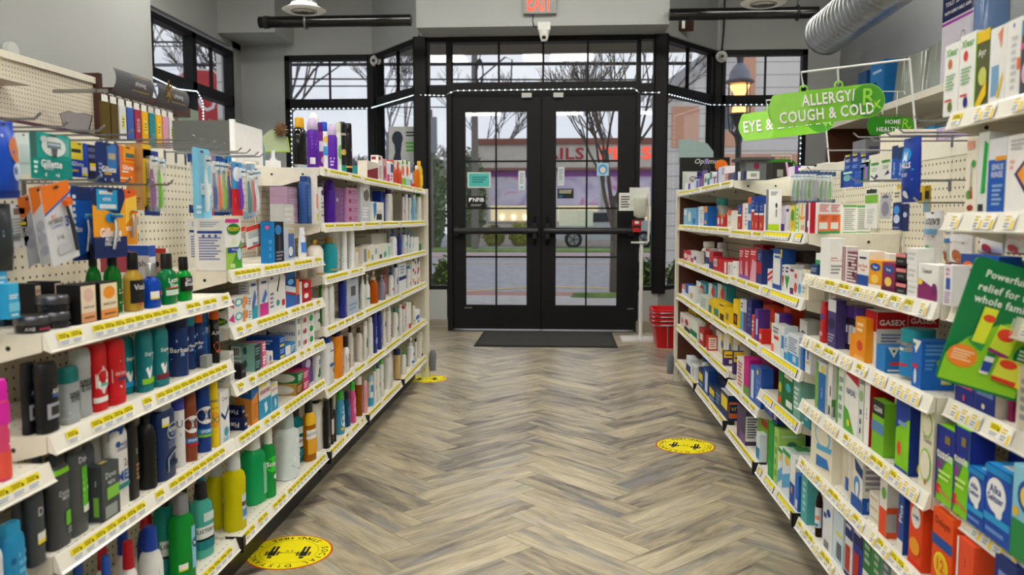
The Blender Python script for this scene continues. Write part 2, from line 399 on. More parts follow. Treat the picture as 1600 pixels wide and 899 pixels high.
for x,nm in ((-2.03,'left'),(1.5,'right')):
 r = empty('air_diffuser',(x,6.5,2.78),0,'round white air diffuser under a steel spiral pipe, %s ceiling' % nm,'air vent')
 m = MB();m.loft([(0,.15,.15),(.012,.17,.17),(.04,.11,.11),(.06,.1,.1)],mat('dcdcd8'),28);m.loft([(-.002,.1,.1),(.01,.1,.1)],mat('333'),24)
 for q in (.085,.065,.045): m.loft([(-.008,q,q),(.004,q + .008,q + .008)],mat('c9c9c5'),24,cap=False)
 m.build('diffuser_ring',r)
 m = MB();m.loft([(.06 + i * .06 + d,.098 + e_,.098 + e_) for i in range(19) for d,e_ in ((0,0),(.026,0),(.03,.004),(.034,0))],mat('9b9d9e','m'),24);m.build('spiral_pipe',r)
for x,y,nm in ((-2.11,9.33,'left'),(1.72,9.33,'right')):
 r = empty('security_camera',(x,y - .015,2.93),0,'small round white security camera on the wall above the %s window' % nm,'camera')
 m = MB();m.tube([(0,.03,0),(0,0,0)],[.065,.06],mat('d9d9d5'),20);m.build('camera_base',r)
 m = MB();m.tube([(0,0,0),(0,-.05,-.01),(0,-.055,-.01)],[.045,.035,.0],mat('d2d2ce'),16);m.tube([(-.008,-.053,-.01),(-.008,-.058,-.01)],.02,mat('111'),12);m.build('camera_lens',r)
 m = MB();m.tube([(.0,.02,.05),(.02,.03,.3),(.03,.03,1.07)],.009,mat('151515'),6);m.build('cable',r)
r = empty('security_camera',(-.19,8.03,2.95),0,'white turret camera under the exit sign above the doors','camera')
m = MB();m.box(-.06,-.04,.0,.06,.02,.07,mat('cfcfca'));m.loft([(-.1,.03,.03),(-.05,.045,.045),(0,.055,.05)],mat('d5d5d0'),16,cy=-.01);m.build('camera_base',r)
m = MB();m.tube([(0,-.03,-.07),(0,-.08,-.085)],.032,mat('c6c6c2'),16);m.tube([(0,-.08,-.085),(0,-.082,-.086)],.02,mat('161616'),12);m.build('camera_lens',r)
m = MB();m.tube([(-.07,.015,.02),(-.1,.015,.04),(-.11,.015,.1),(-.1,.015,.2)],.005,mat('151515'),6);m.build('cable',r)
r = empty('exit_sign',(-.232,8.0,3.10),0,'exit sign with glowing red letters above the doors','sign')
m = MB();m.box(-.155,0,0,.155,.05,.235,mat('8b8b88'));m.build('sign_housing',r)
m = MB();vs,fs,tw,th = textpoly('EXIT',.06);m.add([(-.118 + p[0] / tw * .236,-.002,.022 + p[1] / th * .185) for p in vs],fs,mat('ff3a1e','e1.8'));m.build('sign_letters',r)
DUCT = mat('c9cccd','m').copy();DUCT.node_tree.nodes['Principled BSDF'].inputs['Metallic'].default_value = .85;DUCT.node_tree.nodes['Principled BSDF'].inputs['Roughness'].default_value = .3
# spiral duct along the right
m = MB();a = Vector((2.40,7.9,2.86));b = Vector((2.44,-3,3.1));prof = []
pts = [];rs = []
for i in range(111):
 t = i / 110;p = a.lerp(b,t);pts += [p,p.lerp(b,.0012)];rs += [.187,.196]
m.tube([q for k in range(len(pts) // 2) for q in (pts[2 * k],pts[2 * k] + Vector((0,-.002,0)),pts[2 * k] + Vector((0,-.012,0)),pts[2 * k] + Vector((0,-.014,0)))],[.188,.1925,.1925,.188] * 111,DUCT,28);m.tube([a + Vector((0,-.002,0)),a + Vector((0,-.01,0))],.2,mat('8d8f90','m'),28);o = m.build('spiral_duct');tag(o,'long silver spiral air duct under the ceiling on the right','duct')
m = MB();m.box(1.15,8.72,3.08,1.32,8.76,3.28,mat('3d2418','r'));m.box(1.2,8.71,3.1,1.23,8.72,3.2,mat('8d8d8a','m'));o = m.build('wall_hole_patch');tag(o,'small brown rusty square opening in the wall over the right angled window','wall patch')
m = MB();m.tube([(-3.235,4.72,2.14),(-3.2,4.72,2.14)],.052,mat('c6c9c4'),24);o = m.build('wall_disc');tag(o,'round white disc on the left wall above the pegboard','wall disc')
# string lights round the windows: one string, its bulbs are its parts
def light_string(pts,label,step=.052,wob=.004):
 r = empty('string_lights',(0,0,0),0,label,'string lights')
 m = MB();P = [Vector(p) for p in pts];m.tube(P,.0035,mat('b9bcb8'),5);m.build('cord',r)
 bm_ = MB();bm_.loft([(-.005,.002,.002),(-.002,.006,.006),(.002,.006,.006),(.005,.002,.002)],mat('dff4ff','e5'),8);bme = bm_.mesh('bulb')
 n = 0;many = MB()
 L = []
 for a,b in zip(P,P[1:]):
  k = max(1,int((b - a).length / step));L += [a.lerp(b,(i + .5) / k) for i in range(k)]
 for i,p in enumerate(L):
  if i < 96: place('bulb',bme,r,p + Vector((0,-.006,0)))
  else: many.loft([(p.z - .005,.002,.002),(p.z,.006,.006),(p.z + .005,.002,.002)],mat('dff4ff','e5'),8,cx=p.x,cy=p.y - .006)
 if many.v: o = many.build('bulb',r);o['kind'] = 'stuff'
y = 9.37
light_string([(-3.1,y,1.2),(-3.1,y,2.41),(-2.2,y,2.41)],'white string lights framing the left outer window beside the grey wall')
light_string([(-2.17,y - .02,2.41),(-1.52,8.47,2.42),(-1.2,8.46,2.41)],'white string lights along the left angled window',.045)
light_string([(-1.18,8.44,2.42),(-1.1,8.44,2.455),(.7,8.44,2.46),(.75,8.44,2.42)],'white string lights along the bar above the double doors',.059)
light_string([(.78,8.45,2.42),(.98,8.46,2.42),(1.62,9.33,2.41),(2.6,y - .01,2.41),(2.6,y - .01,.9)],'white string lights along the right windows',.055)
light_string([(-3.64,7.2,2.42),(-3.63,7.7,2.38),(-3.62,8.1,2.42),(-3.61,8.2,2.33),(-3.61,8.2,1.2)],'bright string lights draped on the left side window',.03)
# ------------------------------------------------------------ entrance things
m = MB()
def matm(N,b):
 tc = N.nodes.new('ShaderNodeTexCoord');N.links.new(ramp(N,noise(N,160,2,tc.outputs['Object']),[(.35,'1f1f1d'),(.65,'3b3a36')]),b.inputs['Base Color'])
m.box(-.78,7.46,.001,.47,8.4,.012,nodemat('mat_carpet',matm,.95));m.box(-.81,7.43,0,.50,8.43,.006,mat('1d1d1c','r'))
o = m.build('door_mat');tag(o,'dark grey ribbed door mat in front of the black double doors','mat')
# hand sanitiser stand
r = empty('sanitizer_stand',(.72,7.97,0),0,'white hand sanitizer dispenser stand beside the right door','dispenser stand')
m = MB();m.box(-.16,-.14,.0,.17,.14,.018,mat('dcdcd8'));m.build('base_plate',r)
m = MB();m.tube([(.03,0,.018),(.03,0,.95)],.018,mat('d8d8d4'),12);m.build('pole',r)
m = MB();m.box(-.07,-.03,.93,.1,.03,.945,mat('d8d8d4'));m.box(.085,-.03,.93,.10,.03,1.42,mat('d8d8d4'));m.box(-.09,-.006,1.28,.1,.006,1.46,mat('c9cbc4'))
m.build('drip_bracket',r)
m = MB();m.loft([(1.17,.03,.03,4),(1.19,.06,.045,4),(1.36,.062,.05,4),(1.37,.05,.04,4)],mat('c4c6b8'),16,cx=.01,cy=-.04);m.box(-.03,-.07,1.15,.05,-.02,1.17,mat('222'));m.build('dispenser',r)
m = MB();m.box(-.19,0,1.24,.0,.004,1.41,mat('d9d9d5','c'));art(m,[('l',.1,.1,.9,.9,5,'555:c')],lambda u,v,e: (-.185 + .12 * u,-e,1.25 + .15 * v),.1,.15);m.build('notice_card',r)
m = MB();m.loft([(1.03,.045,.025,4),(1.15,.045,.025,4)],'c22a26',16,cx=.74,cy=8.42);art(m,[('r',0,.35,1,.55,'222:c'),('e',.5,.8,.3,.12,'ddd:c')],lambda u,v,e: (.70 + .08 * u,8.394 - e,1.03 + .12 * v),.08,.12)
o = m.build('red_sign_box');tag(o,'small red box with black band on the frame beside the sanitizer','box')
# stack of red shopping baskets
for k in range(4):
 z0 = .0 + k * .037
 r = empty('shopping_basket',(.985,7.6,z0),0,('lowest red plastic shopping basket of the stack by the right windows','second red basket from the floor in the stack','third red basket from the floor in the stack','topmost red basket of the stack by the right windows')[k],'shopping basket','red shopping baskets')
 m = MB();red = mat('c5171c','p')
 m.loft([(.0,.13,.17,8),(.215,.165,.21,8),(.218,.18,.225,8),(.235,.18,.225,8),(.236,.16,.205,8),(.05,.135,.17,8)],red,24,cap=False)
 m.loft([(0,.13,.17,8),(.004,.13,.17,8)],red,24);m.build('basket_body',r)
 m = MB();m.tube([(-.17,-.0,.21),(-.178,-.19,.213),(-.1,-.222,.213),(.1,-.222,.213),(.178,-.19,.213),(.17,0,.21)],.006,mat('b9babb','m'),6)
 if k == 0: m.tube([(-.05,-.222,.213),(-.045,-.19,.01)],.004,mat('c9caca','m'),6)
 m.build('handle',r)
# stickers on the doors
def poster(name,x,y,z0,w_,h_,items,base,label,cat='poster',rz=0,t=.002):
 r = empty(name,(x,y,z0),rz,label,cat)
 m = MB();m.box(0,-t,0,w_,0,h_,base);art(m,items,lambda u,v,e: (u * w_,-t - e,v * h_),w_,h_);m.parent = None
 o = m.build(name + '_sheet',r);return r
poster('notice',-.985,8.518,1.48,.24,.16,[('r',.06,.08,.94,.92,'4fb5ad:c'),('l',.2,.3,.85,.75,3,'2c7f7c:c')],'c9d4cf:c','teal notice on the left door glass')
poster('door_sticker',-.99,8.518,1.28,.19,.115,[('p',[(.1,.85),(.3,.85),(.1,.45)],'fff:c'),('t','NFIB',.62,.68,.6,'fff:c',.4,0,.05),('l',.2,.1,.8,.3,2,'999:c')],'161616:c','black sticker reading NFIB low on the left door glass','sticker')
poster('notice',-.46,8.518,1.455,.07,.2,[('l',.2,.3,.8,.9,5,'8a9a98:c'),('e',.5,.15,.2,.07,'58b0b5:c')],'ccd3d6:c','narrow pale notice at the right edge of the left door glass')
poster('notice',-.06,8.518,1.50,.07,.19,[('l',.2,.3,.8,.9,5,'8a9a98:c')],'c6cdd0:c','narrow pale notice at the left edge of the right door glass')
poster('door_sticker',-.06,8.518,1.37,.165,.1,[('l',.1,.5,.9,.9,3,'b9b9a8:c'),('r',.08,.1,.3,.35,'39617e:c'),('r',.65,.5,.85,.8,'a88f63:c')],'1c2a26:c','dark sticker with small pictures on the right door glass','sticker')
poster('door_sticker',.34,8.518,1.6,.12,.13,[('e',.5,.5,.4,.4,'4f95c4:c'),('e',.5,.45,.24,.24,'d9cfc0:c')],'9ec3d8:c','light blue emblem sticker on the right door glass','sticker')
poster('notice',-.045,8.518,1.09,.19,.165,[],'c0c9bb:c','left one of two blank pale green sheets on the right door glass')
poster('notice',.145,8.518,1.09,.16,.16,[],'b9c4b8:c','right one of two blank pale green sheets on the right door glass')
# ------------------------------------------------------------ outside
def gm(name,stops,scale=4,rough=.9,det=5):
 def fn(N,b):
  tc = N.nodes.new('ShaderNodeTexCoord');N.links.new(ramp(N,noise(N,scale,det,tc.outputs['Object']),stops),b.inputs['Base Color'])
 return nodemat(name,fn,rough)
ASPH = gm('asphalt',[(.3,'8b8b92'),(.7,'a5a5ab')],6);CONC = gm('concrete_walk',[(.3,'a9a6a6'),(.7,'c4c0be')],5)
GRASS = gm('grass_verge',[(.3,'4c6b30'),(.7,'7f9c52')],3);BRICKW = gm('brick_pavers',[(.3,'9a6f66'),(.7,'b5867c')],12)
def slab(name,x0,y0,x1,y1,z0,z1,mt):
 m = MB();m.box(x0,y0,z0,x1,y1,z1,mt);return struct(m,name)
slab('sidewalk',-30,8.62,30,12.5,-.12,-.004,CONC)
slab('brick_strip',-30,12.5,30,13.1,-.12,-.002,BRICKW)
slab('road',-60,13.1,60,25.2,-.2,-.06,ASPH)
slab('far_sidewalk',-60,25.2,60,28.3,-.2,.0,gm('far_walk',[(.3,'a18f90'),(.7,'bba9a8')],5))
slab('verge',-60,28.3,60,31.5,-.2,.05,GRASS)
slab('parking_lot',-60,31.5,60,60,-.2,.0,ASPH)
m = MB()
yl = mat('c9a86a','r')
def ribbon(pts,wd,z,mt):
 for a,b in zip(pts,pts[1:]):
  m.quad((a[0],a[1],z),(b[0],b[1],z),(b[0],b[1] + wd,z),(a[0],a[1] + wd,z),mt)
ribbon([(-20,22.3),(20,22.0)],.25,-.055,yl)
ribbon([(-20,13.3),(-1.8,13.5),(-.5,14.6),(.6,14.5),(1.4,13.6),(8,13.2)],.22,-.055,yl)
ribbon([(-20,24.9),(20,24.9)],.3,-.05,mat('c9c9cc','r'))
o = m.build('road_marking');o['kind'] = 'structure'
def add_leaves(m,rng,n,fn,size,mts):
 for _ in range(n):
  p,nn = fn(rng);a = Vector((rng.uniform(-1,1),rng.uniform(-1,1),rng.uniform(-1,1))).normalized();b = a.cross(Vector((rng.uniform(-1,1),rng.uniform(-1,1),rng.uniform(-1,1)))).normalized()
  s_ = size * rng.uniform(.6,1.3);mt = rng.choice(mts)
  m.add([p - a * s_,p + b * s_ * .45,p + a * s_,p - b * s_ * .45],[(0,1,2,3)],mt)
def blob(cx,cy,cz,rx,ry,rz):
 def f(r):
  t = r.uniform(0,2 * PI);c = r.uniform(-1,1);s_ = math.sqrt(1 - c * c);q = r.uniform(.55,1.0)
  return Vector((cx + rx * s_ * math.cos(t) * q,cy + ry * s_ * math.sin(t) * q,cz + rz * c * q)),None
 return f
def shrub(x,y,rx,rz,label,greens,n=900,size=.05,z=0,core='33451f',name='shrub',grp=None):
 rg = random.Random(int(x * 100) + int(y * 10));r = empty(name,(x,y,z),0,label,'shrub' if name == 'shrub' else 'tree',grp)
 m = MB();m.loft([(.0,rx * .5,rx * .5),(rz * .5,rx * .8,rx * .8),(rz * 1.3,rx * .75,rx * .75),(rz * 1.8,rx * .35,rx * .35)],mat(core,'r'),10)
 add_leaves(m,rg,n,blob(0,0,rz,rx,rx,rz),size,greens);m.build('foliage',r)
 m = MB();m.tube([(0,0,0),(0,0,rz * .6)],.03,mat('4a3b2c','r'),6);m.build('stem',r)
G1 = ['6f8f35:r','8fae48:r','55752b:r','a3b858:r'];G2 = ['3d5a2a:r','587a3a:r','6d8c4a:r']
for i,x in enumerate((-2.85,-2.4,-1.95,-1.42)): shrub(x,9.95,.22,.36,'low clipped green shrub outside the glass, %s of the shrubs left of the doors' % ('leftmost','second','third','rightmost')[i],G1,700,.035,grp='shrubs outside the left windows')
for i,x in enumerate((.95,1.4,1.95)): shrub(x,9.95,.21,.36,'low leafy green shrub outside the glass, %s of the three right of the doors' % ('leftmost','middle','rightmost')[i],G1,700,.035,grp='shrubs outside the right windows')
# far greenery
for i,(x,y,rx,rz,lb) in enumerate(((-5.15,32,.75,1.9,'tall blurred evergreen across the road, seen in the left sidelight'),(-3.75,33.2,.7,2.0,'tall blurred evergreen beside the salon, seen in the left door'),(-8.6,34,1.2,1.5,'low wide evergreen across the road, seen in the left angled window'))):
 shrub(x,y,rx,rz,lb,['6c7c58:r','87966e:r','9ba683:r','5d6c4d:r'],1500,.13,core='5d6c4f',name='evergreen_tree',grp='evergreens across the road')  # greens greyed, distance haze put into the foliage colour
for i,(x,y,rx,rz) in enumerate(((-2.9,34.6,.5,.45),(-1.8,34.6,.5,.5),(-.7,34.8,.5,.42))):
 shrub(x,y,rx,rz,'yellow-green hedge shrub at the salon front, %s' % ('left','middle','right')[i],['a2a23e:r','b9b24f:r','7d8a35:r'],500,.1,core='8a8c3a',grp='hedge in front of the salon')
# bare trees
def bare_tree(x,y,h_,label,r0=.12,seed=1,spread=.5,lv=5,col='4a4340',z=0,fork=.35,leanx=0,name='bare_tree',minr=.006):
 rg = random.Random(seed);m = MB();mt = mat(col,'r')
 def br(p,d,L,r,lev):
  q = p + d * L * .5;d2 = (d + Vector((rg.uniform(-.1,.1),rg.uniform(-.1,.1),.05))).normalized();e = q + d2 * L * .5
  m.tube([p,q,e],[r,r * .85,r * .7],mt,5 if lev else 8,cap=False)
  if lev >= lv: return
  for k in range(3 if lev < 3 else 2 + (rg.random() < .5)):
   a = rg.uniform(0,2 * PI);dd = (d2 + Vector((math.cos(a),math.sin(a) * .7,rg.uniform(-.1,.35))) * spread * rg.uniform(.7,1.3)).normalized()
   br(p.lerp(e,rg.uniform(.65,1)),dd,L * rg.uniform(.62,.8),max(r * .58,minr),lev + 1)
 root = empty(name,(x,y,z),0,label,'tree')
 br(Vector((0,0,0)),Vector((leanx,0,1)).normalized(),h_ * fork,r0,0)
 m.build('branches',root)
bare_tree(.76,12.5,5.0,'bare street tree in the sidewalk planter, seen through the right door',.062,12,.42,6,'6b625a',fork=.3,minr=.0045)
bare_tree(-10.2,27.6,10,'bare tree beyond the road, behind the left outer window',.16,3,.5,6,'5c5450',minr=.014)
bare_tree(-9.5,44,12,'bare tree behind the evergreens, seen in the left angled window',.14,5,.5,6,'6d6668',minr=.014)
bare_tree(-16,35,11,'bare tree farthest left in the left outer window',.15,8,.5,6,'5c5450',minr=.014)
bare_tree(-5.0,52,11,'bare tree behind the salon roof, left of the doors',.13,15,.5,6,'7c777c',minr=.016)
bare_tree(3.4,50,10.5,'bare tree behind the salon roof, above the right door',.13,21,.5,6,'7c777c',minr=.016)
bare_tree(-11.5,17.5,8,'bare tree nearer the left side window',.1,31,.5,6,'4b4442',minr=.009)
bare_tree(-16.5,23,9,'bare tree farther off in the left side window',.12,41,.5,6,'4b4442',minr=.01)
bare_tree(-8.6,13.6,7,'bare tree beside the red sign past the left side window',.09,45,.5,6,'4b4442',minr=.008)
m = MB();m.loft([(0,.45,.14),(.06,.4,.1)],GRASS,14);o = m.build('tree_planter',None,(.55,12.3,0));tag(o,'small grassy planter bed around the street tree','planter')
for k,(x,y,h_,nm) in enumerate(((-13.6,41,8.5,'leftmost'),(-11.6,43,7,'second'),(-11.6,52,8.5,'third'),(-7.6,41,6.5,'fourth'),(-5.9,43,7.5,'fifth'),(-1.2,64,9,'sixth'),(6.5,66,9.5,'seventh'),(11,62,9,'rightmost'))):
 bare_tree(x,y,h_,'hazy far bare tree on the skyline, %s of the eight' % nm,.12,60 + k,.62,6,'8d8888',fork=.24,minr=.022)  # bark painted pale grey to carry the haze in its colour
# utility poles and wires
for x,y,h_,lb in ((-3.2,30,7.0,'utility pole with coiled cables left of the salon'),(-5.0,31.0,5.2,'grey utility pole with a box, farther left of the salon')):
 r = empty('utility_pole',(x,y,0),0,lb,'utility pole')
 m = MB();m.tube([(0,0,0),(0,0,h_)],[.14,.11],mat('7d7772','r'),10);m.build('pole',r)
 m = MB()
 if x > -4.5:
  for q in range(3): m.tube([(.2 + .12 * math.cos(t * PI / 8),-.15,h_ - .7 + .42 * math.sin(t * PI / 8) + .05 * q) for t in range(17)],.025,mat('333'),6)
  m.build('cable_coil',r);m = MB();m.tube([(0,0,6.0),(1.1,0,6.9),(1.35,0,6.8),(1.25,0,5.3)],.03,mat('55565c','r'),6);m.tube([(0,0,6.0),(.3,0,7.4)],.02,mat('55565c','r'),6);m.build('bracket_arm',r)
 else: m.box(-.3,-.3,h_ - 1.6,.3,-.1,h_ - .3,mat('8d9096'));m.build('pole_box',r)
for k,(z,y,th,dz) in enumerate(((6.65,24,.035,.25),(6.15,24,.028,.2),(5.55,24,.05,.12),(5.1,24,.025,.2),(4.92,24,.022,.15),(6.35,26,.018,.3),(4.6,26,.02,.1))):
 m = MB();m.tube([(-30,y,z + dz + .4),(-15,y,z + dz),(0,y,z),(12,y,z - .1),(30,y,z + .2)],th,mat('2c2c30','r'),6)
 o = m.build('overhead_wire');tag(o,'overhead wire across the sky above the road, %s from the top' % ('first','third','fourth','fifth','sixth','second','lowest, seventh')[k],'wire','overhead wires')
# salon building
r = empty('salon_building',(-3.6,36,0),0,'low beige shop building with purple window posters across the road','building')
CR = gm('beige_stucco',[(.3,'c4bcb2'),(.7,'d3ccc4')],3);m = MB()
m.box(0,0,0,16,8,3.35,CR);m.box(-.15,-.4,3.3,16,.0,4.3,CR);m.build('wall',r)
m = MB();m.box(-.3,-.5,4.3,16,8,4.55,mat('8d5c50','r'));m.box(-.2,-.45,3.22,16,0,3.32,mat('9a6b60','r'));m.build('roof_trim',r)
def posterm():
 def fn(N,b):
  tc = N.nodes.new('ShaderNodeTexCoord');N.links.new(ramp(N,noise(N,.8,3,tc.outputs['Object'],.5,1.2),[(.3,'b49ad0'),(.42,'d8cce8'),(.54,'e8e0f0'),(.62,'e09acb'),(.75,'c08acc')]),b.inputs['Base Color'])
 return nodemat('salon_poster',fn,.5)
PM = posterm()
for k,(xa,xb) in enumerate(((.35,2.9),(3.25,5.2),(5.35,7.6),(7.8,10))):
 m = MB();m.box(xa,-.06,1.0,xb,0,3.25,mat('d9d9e0'));m.box(xa + .1,-.08,1.75,xb - .1,-.06,3.0,PM);m.box(xa + .1,-.085,2.95,xb - .1,-.06,3.2,mat('a868b8','c'))
 m.box(xa + .1,-.07,1.05,xb - .1,-.06,1.7,mat('d8c8a0','e.7'))
 if k == 0: art(m,[('t','S P A',.5,.5,.6,'ddd:c',.5)],lambda u,v,e: (1 + 1.6 * u,-.09 - e,2.97 + .22 * v),1.6,.22,.004)
 for q in range(3 if k < 2 else 0):
  m.loft([(1.1,.06,.06),(1.3,.09,.09)],mat('ffd9a0','e3'),8,cx=xa + .6 + q * .5,cy=-.12)
 m.build('shop_window',r)
def strip(name_,s_,x,z,ww,hh,c,par):
 m = MB();vs,fs,tw,th = textpoly(s_,.06)
 V = [(x + p[0] / tw * ww,-.43,z + p[1] / th * hh) for p in vs];m.add(V,fs,c);m.build(name_,par)
strip('sign_letters','NAILS',2.17,3.66,2.3,.5,'b0313a:c',r);strip('sign_letters','PLUS',5.17,3.66,2.15,.52,'ff4a30:e1.1',r)
# cars
def car(x,y,label,body,flip=1):
 r = empty('car',(x,y,0),0,label,'car')
 m = MB();f_ = flip
 pr = [(-2.2,.35),(-2.25,.7),(-1.9,.92),(-1.25,1.0),(-.6,1.42),(.75,1.45),(1.5,1.05),(2.1,.95),(2.2,.6),(2.15,.32)]
 pts = [(f_ * a,b) for a,b in pr];m.prism(pts,-.85,.85,mat(body,'g'));m.build('car_body',r)
 m = MB();pts = [(f_ * a,b) for a,b in [(-1.15,1.0),(-.55,1.37),(.7,1.39),(1.35,1.05)]];m.prism(pts,-.87,.87,mat('2c3038','g'));m.build('car_window',r)
 for sx in (-1.35,1.35):
  for sy in (-.82,.82):
   m = MB();c = Vector((sx,sy,.34));m.tube([c + Vector((0,-.1,0)),c + Vector((0,.1,0))],.34,mat('1b1b1c','r'),20)
   m.tube([c + Vector((0,-.11,0)),c + Vector((0,.11,0))],.22,mat('a9abb0','m'),14)
   for q in range(5):
    a = 2 * PI * q / 5;m.tube([c + Vector((0,-.115,0)),c + Vector((.2 * math.cos(a),-.115,.2 * math.sin(a)))],.02,mat('333'),4)
   m.build('wheel',r)
car(1.75,33.0,'silver parked car seen through the right door','b9bdc2',1);car(6.3,33.4,'white parked car seen through the right angled window','d9dcdf',-1)
# orange and cream house on the right
r = empty('corner_house',(2.05,17.0,0),0,'cream clapboard gabled house with brick-orange panels right of the doors','building')
def sid(N,b):
 tc = N.nodes.new('ShaderNodeTexCoord');sp = N.nodes.new('ShaderNodeSeparateXYZ');N.links.new(tc.outputs['Object'],sp.inputs[0])
 f_ = mnode(N,'FRACT',mnode(N,'MULTIPLY',sp.outputs[2],4));N.links.new(mixc(N,mnode(N,'LESS_THAN',f_,.1),lin('dedad4'),lin('b4b0ac')),b.inputs['Base Color'])
SD = nodemat('clapboard',sid,.7);ORG = mat('dda88c','r')
m = MB();m.box(0,0,0,9,1.6,3.75,SD);m.prism([(0,3.75),(9,3.75),(4.5,7.1)],0,1.6,SD);m.build('wall',r)
m = MB();m.prism([(-.1,3.55),(4.5,7.0),(4.5,7.25),(-.15,3.78)],-.25,1.7,mat('b0b0b2','r'));m.prism([(9.2,3.6),(4.5,7.05),(4.5,7.25),(9.3,3.78)],-.25,1.7,mat('b0b0b2','r'));m.build('roof',r)
for a in ((.12,2.6,.66,3.4),(.86,2.3,1.12,3.45),(1.5,3.2,1.75,5.6),(1.1,1.9,3.0,2.45),(1.15,2.6,1.5,2.9)):
 m = MB();m.box(a[0],-.03,a[1],a[2],0,a[3],ORG);m.build('orange_panel',r)
m = MB();m.box(1.12,-.05,2.95,1.36,0,3.4,mat('5b6270','g'));m.build('house_window',r)
# lamp post with gas flame lantern
r = empty('street_lamp',(2.43,11.8,0),0,'lit old-style street lamp with a glass lantern outside the right window','street lamp')
DK = mat('3d3a3c','p')
m = MB();m.loft([(0,.12,.12),(.3,.08,.08),(.4,.05,.05),(2.2,.04,.04),(2.35,.07,.07),(2.42,.04,.04),(2.5,.09,.09),(2.57,.12,.12)],DK,16);m.build('post',r)
m = MB();m.loft([(2.57,.10,.10),(2.6,.15,.15),(2.62,.14,.14)],DK,20)
for a in range(4):
 t = a * PI / 2 + .4;c,s_ = math.cos(t),math.sin(t);m.tube([(.06 * c,.06 * s_,2.3),(.15 * c,.15 * s_,2.38),(.175 * c,.175 * s_,2.55),(.17 * c,.17 * s_,3.02)],.011,DK,6)
m.build('lantern_frame',r)
m = MB();m.loft([(2.62,.125,.125),(3.02,.165,.165)],mat('f2cdb0','x'),20,cap=False);m.build('lantern_glass',r)  # warm tint puts the flame's glow into the glass colour
m = MB();m.loft([(2.64,.1,.1),(2.75,.075,.075),(2.88,.07,.07),(3.0,.14,.14)],mat('ffb060','e4'),14);m.build('flame',r)  # shaped wider than a flame so its glow fills the lantern
m = MB();m.loft([(3.02,.17,.17),(3.04,.2,.2),(3.07,.19,.19)],mat('5a5558'),24);m.loft([(3.07,.155,.155),(3.18,.14,.14),(3.26,.09,.09),(3.3,.05,.05)],mat('8f8f9a'),24)
m.loft([(3.3,.04,.04),(3.38,.05,.05),(3.4,.1,.1),(3.44,.09,.09),(3.5,.03,.03),(3.54,.035,.035),(3.58,.0,.0)],mat('5c5a62'),16);m.build('lantern_cap',r)
# red octagon sign seen in the left side window
r = empty('stop_sign',(-5.10,11.5,.07),math.radians(23),'red octagon stop sign with white letters outside the left side window','sign')
m = MB();oc = [(.46 * math.cos(PI / 8 + k * PI / 4),2.74 + .46 * math.sin(PI / 8 + k * PI / 4)) for k in range(8)]
oc2 = [(p[0] * 1.06,2.74 + (p[1] - 2.74) * 1.06) for p in oc]
m.prism(oc2,.0,.01,'e6e2e0:c');m.prism(oc,-.003,.0,'c4343c:c');m.build('sign_board',r)
m = MB();vs,fs,tw,th = textpoly('STOP',.05);m.add([(-.39 + p[0] / tw * .78,-.006,2.6 + p[1] / th * .28) for p in vs],fs,'e9e6e4:c');m.build('sign_letters',r)
m = MB();m.tube([(0,.03,0),(0,.03,2.9)],.025,mat('888','m'),6);m.build('sign_post',r)
m = MB();m.box(-4.71,11.15,0,-4.3,11.25,4.2,SD);o = m.build('siding_wall');tag(o,'pale clapboard wall seen at the right of the left side window','building')
# ------------------------------------------------------------ gondola racks
CREAM = mat('e9e4d4','p');CREAM2 = mat('ddd7c6','p');KICK = mat('222224','p')
def peg(N,b,step=.0254,groove=False):
 g_ = N.nodes.new('ShaderNodeNewGeometry');sp = N.nodes.new('ShaderNodeSeparateXYZ');N.links.new(g_.outputs['Position'],sp.inputs[0])
 if groove:
  f_ = mnode(N,'FRACT',mnode(N,'MULTIPLY',sp.outputs[2],1 / .05));k = mnode(N,'LESS_THAN',f_,.16)
  N.links.new(mixc(N,k,lin('d2cab5'),lin('958d7a')),b.inputs['Base Color']);return
 a = mnode(N,'SUBTRACT',mnode(N,'FRACT',mnode(N,'MULTIPLY',sp.outputs[1],1 / step)),.5);c = mnode(N,'SUBTRACT',mnode(N,'FRACT',mnode(N,'MULTIPLY',sp.outputs[2],1 / step)),.5)
 d = mnode(N,'ADD',mnode(N,'MULTIPLY',a,a),mnode(N,'MULTIPLY',c,c));k = mnode(N,'LESS_THAN',d,.021)
 N.links.new(mixc(N,k,lin('ded7c2'),lin('4d4030')),b.inputs['Base Color'])
PEG = nodemat('pegboard',peg,.6);GROOVE = nodemat('grooved_panel',lambda N,b: peg(N,b,groove=True),.6)
def perf(N,b):
 g_ = N.nodes.new('ShaderNodeNewGeometry');sp = N.nodes.new('ShaderNodeSeparateXYZ');N.links.new(g_.outputs['Position'],sp.inputs[0])
 a = mnode(N,'SUBTRACT',mnode(N,'FRACT',mnode(N,'MULTIPLY',sp.outputs[0],1 / .03)),.5);c = mnode(N,'SUBTRACT',mnode(N,'FRACT',mnode(N,'MULTIPLY',sp.outputs[1],1 / .03)),.5)
 d = mnode(N,'ADD',mnode(N,'MULTIPLY',mnode(N,'MULTIPLY',a,a),2.5),mnode(N,'MULTIPLY',c,c));k = mnode(N,'LESS_THAN',d,.012)
 N.links.new(mixc(N,k,lin('e9e4d6'),lin('565044')),b.inputs['Base Color'])
DECK = nodemat('perforated_shelf',perf,.4)
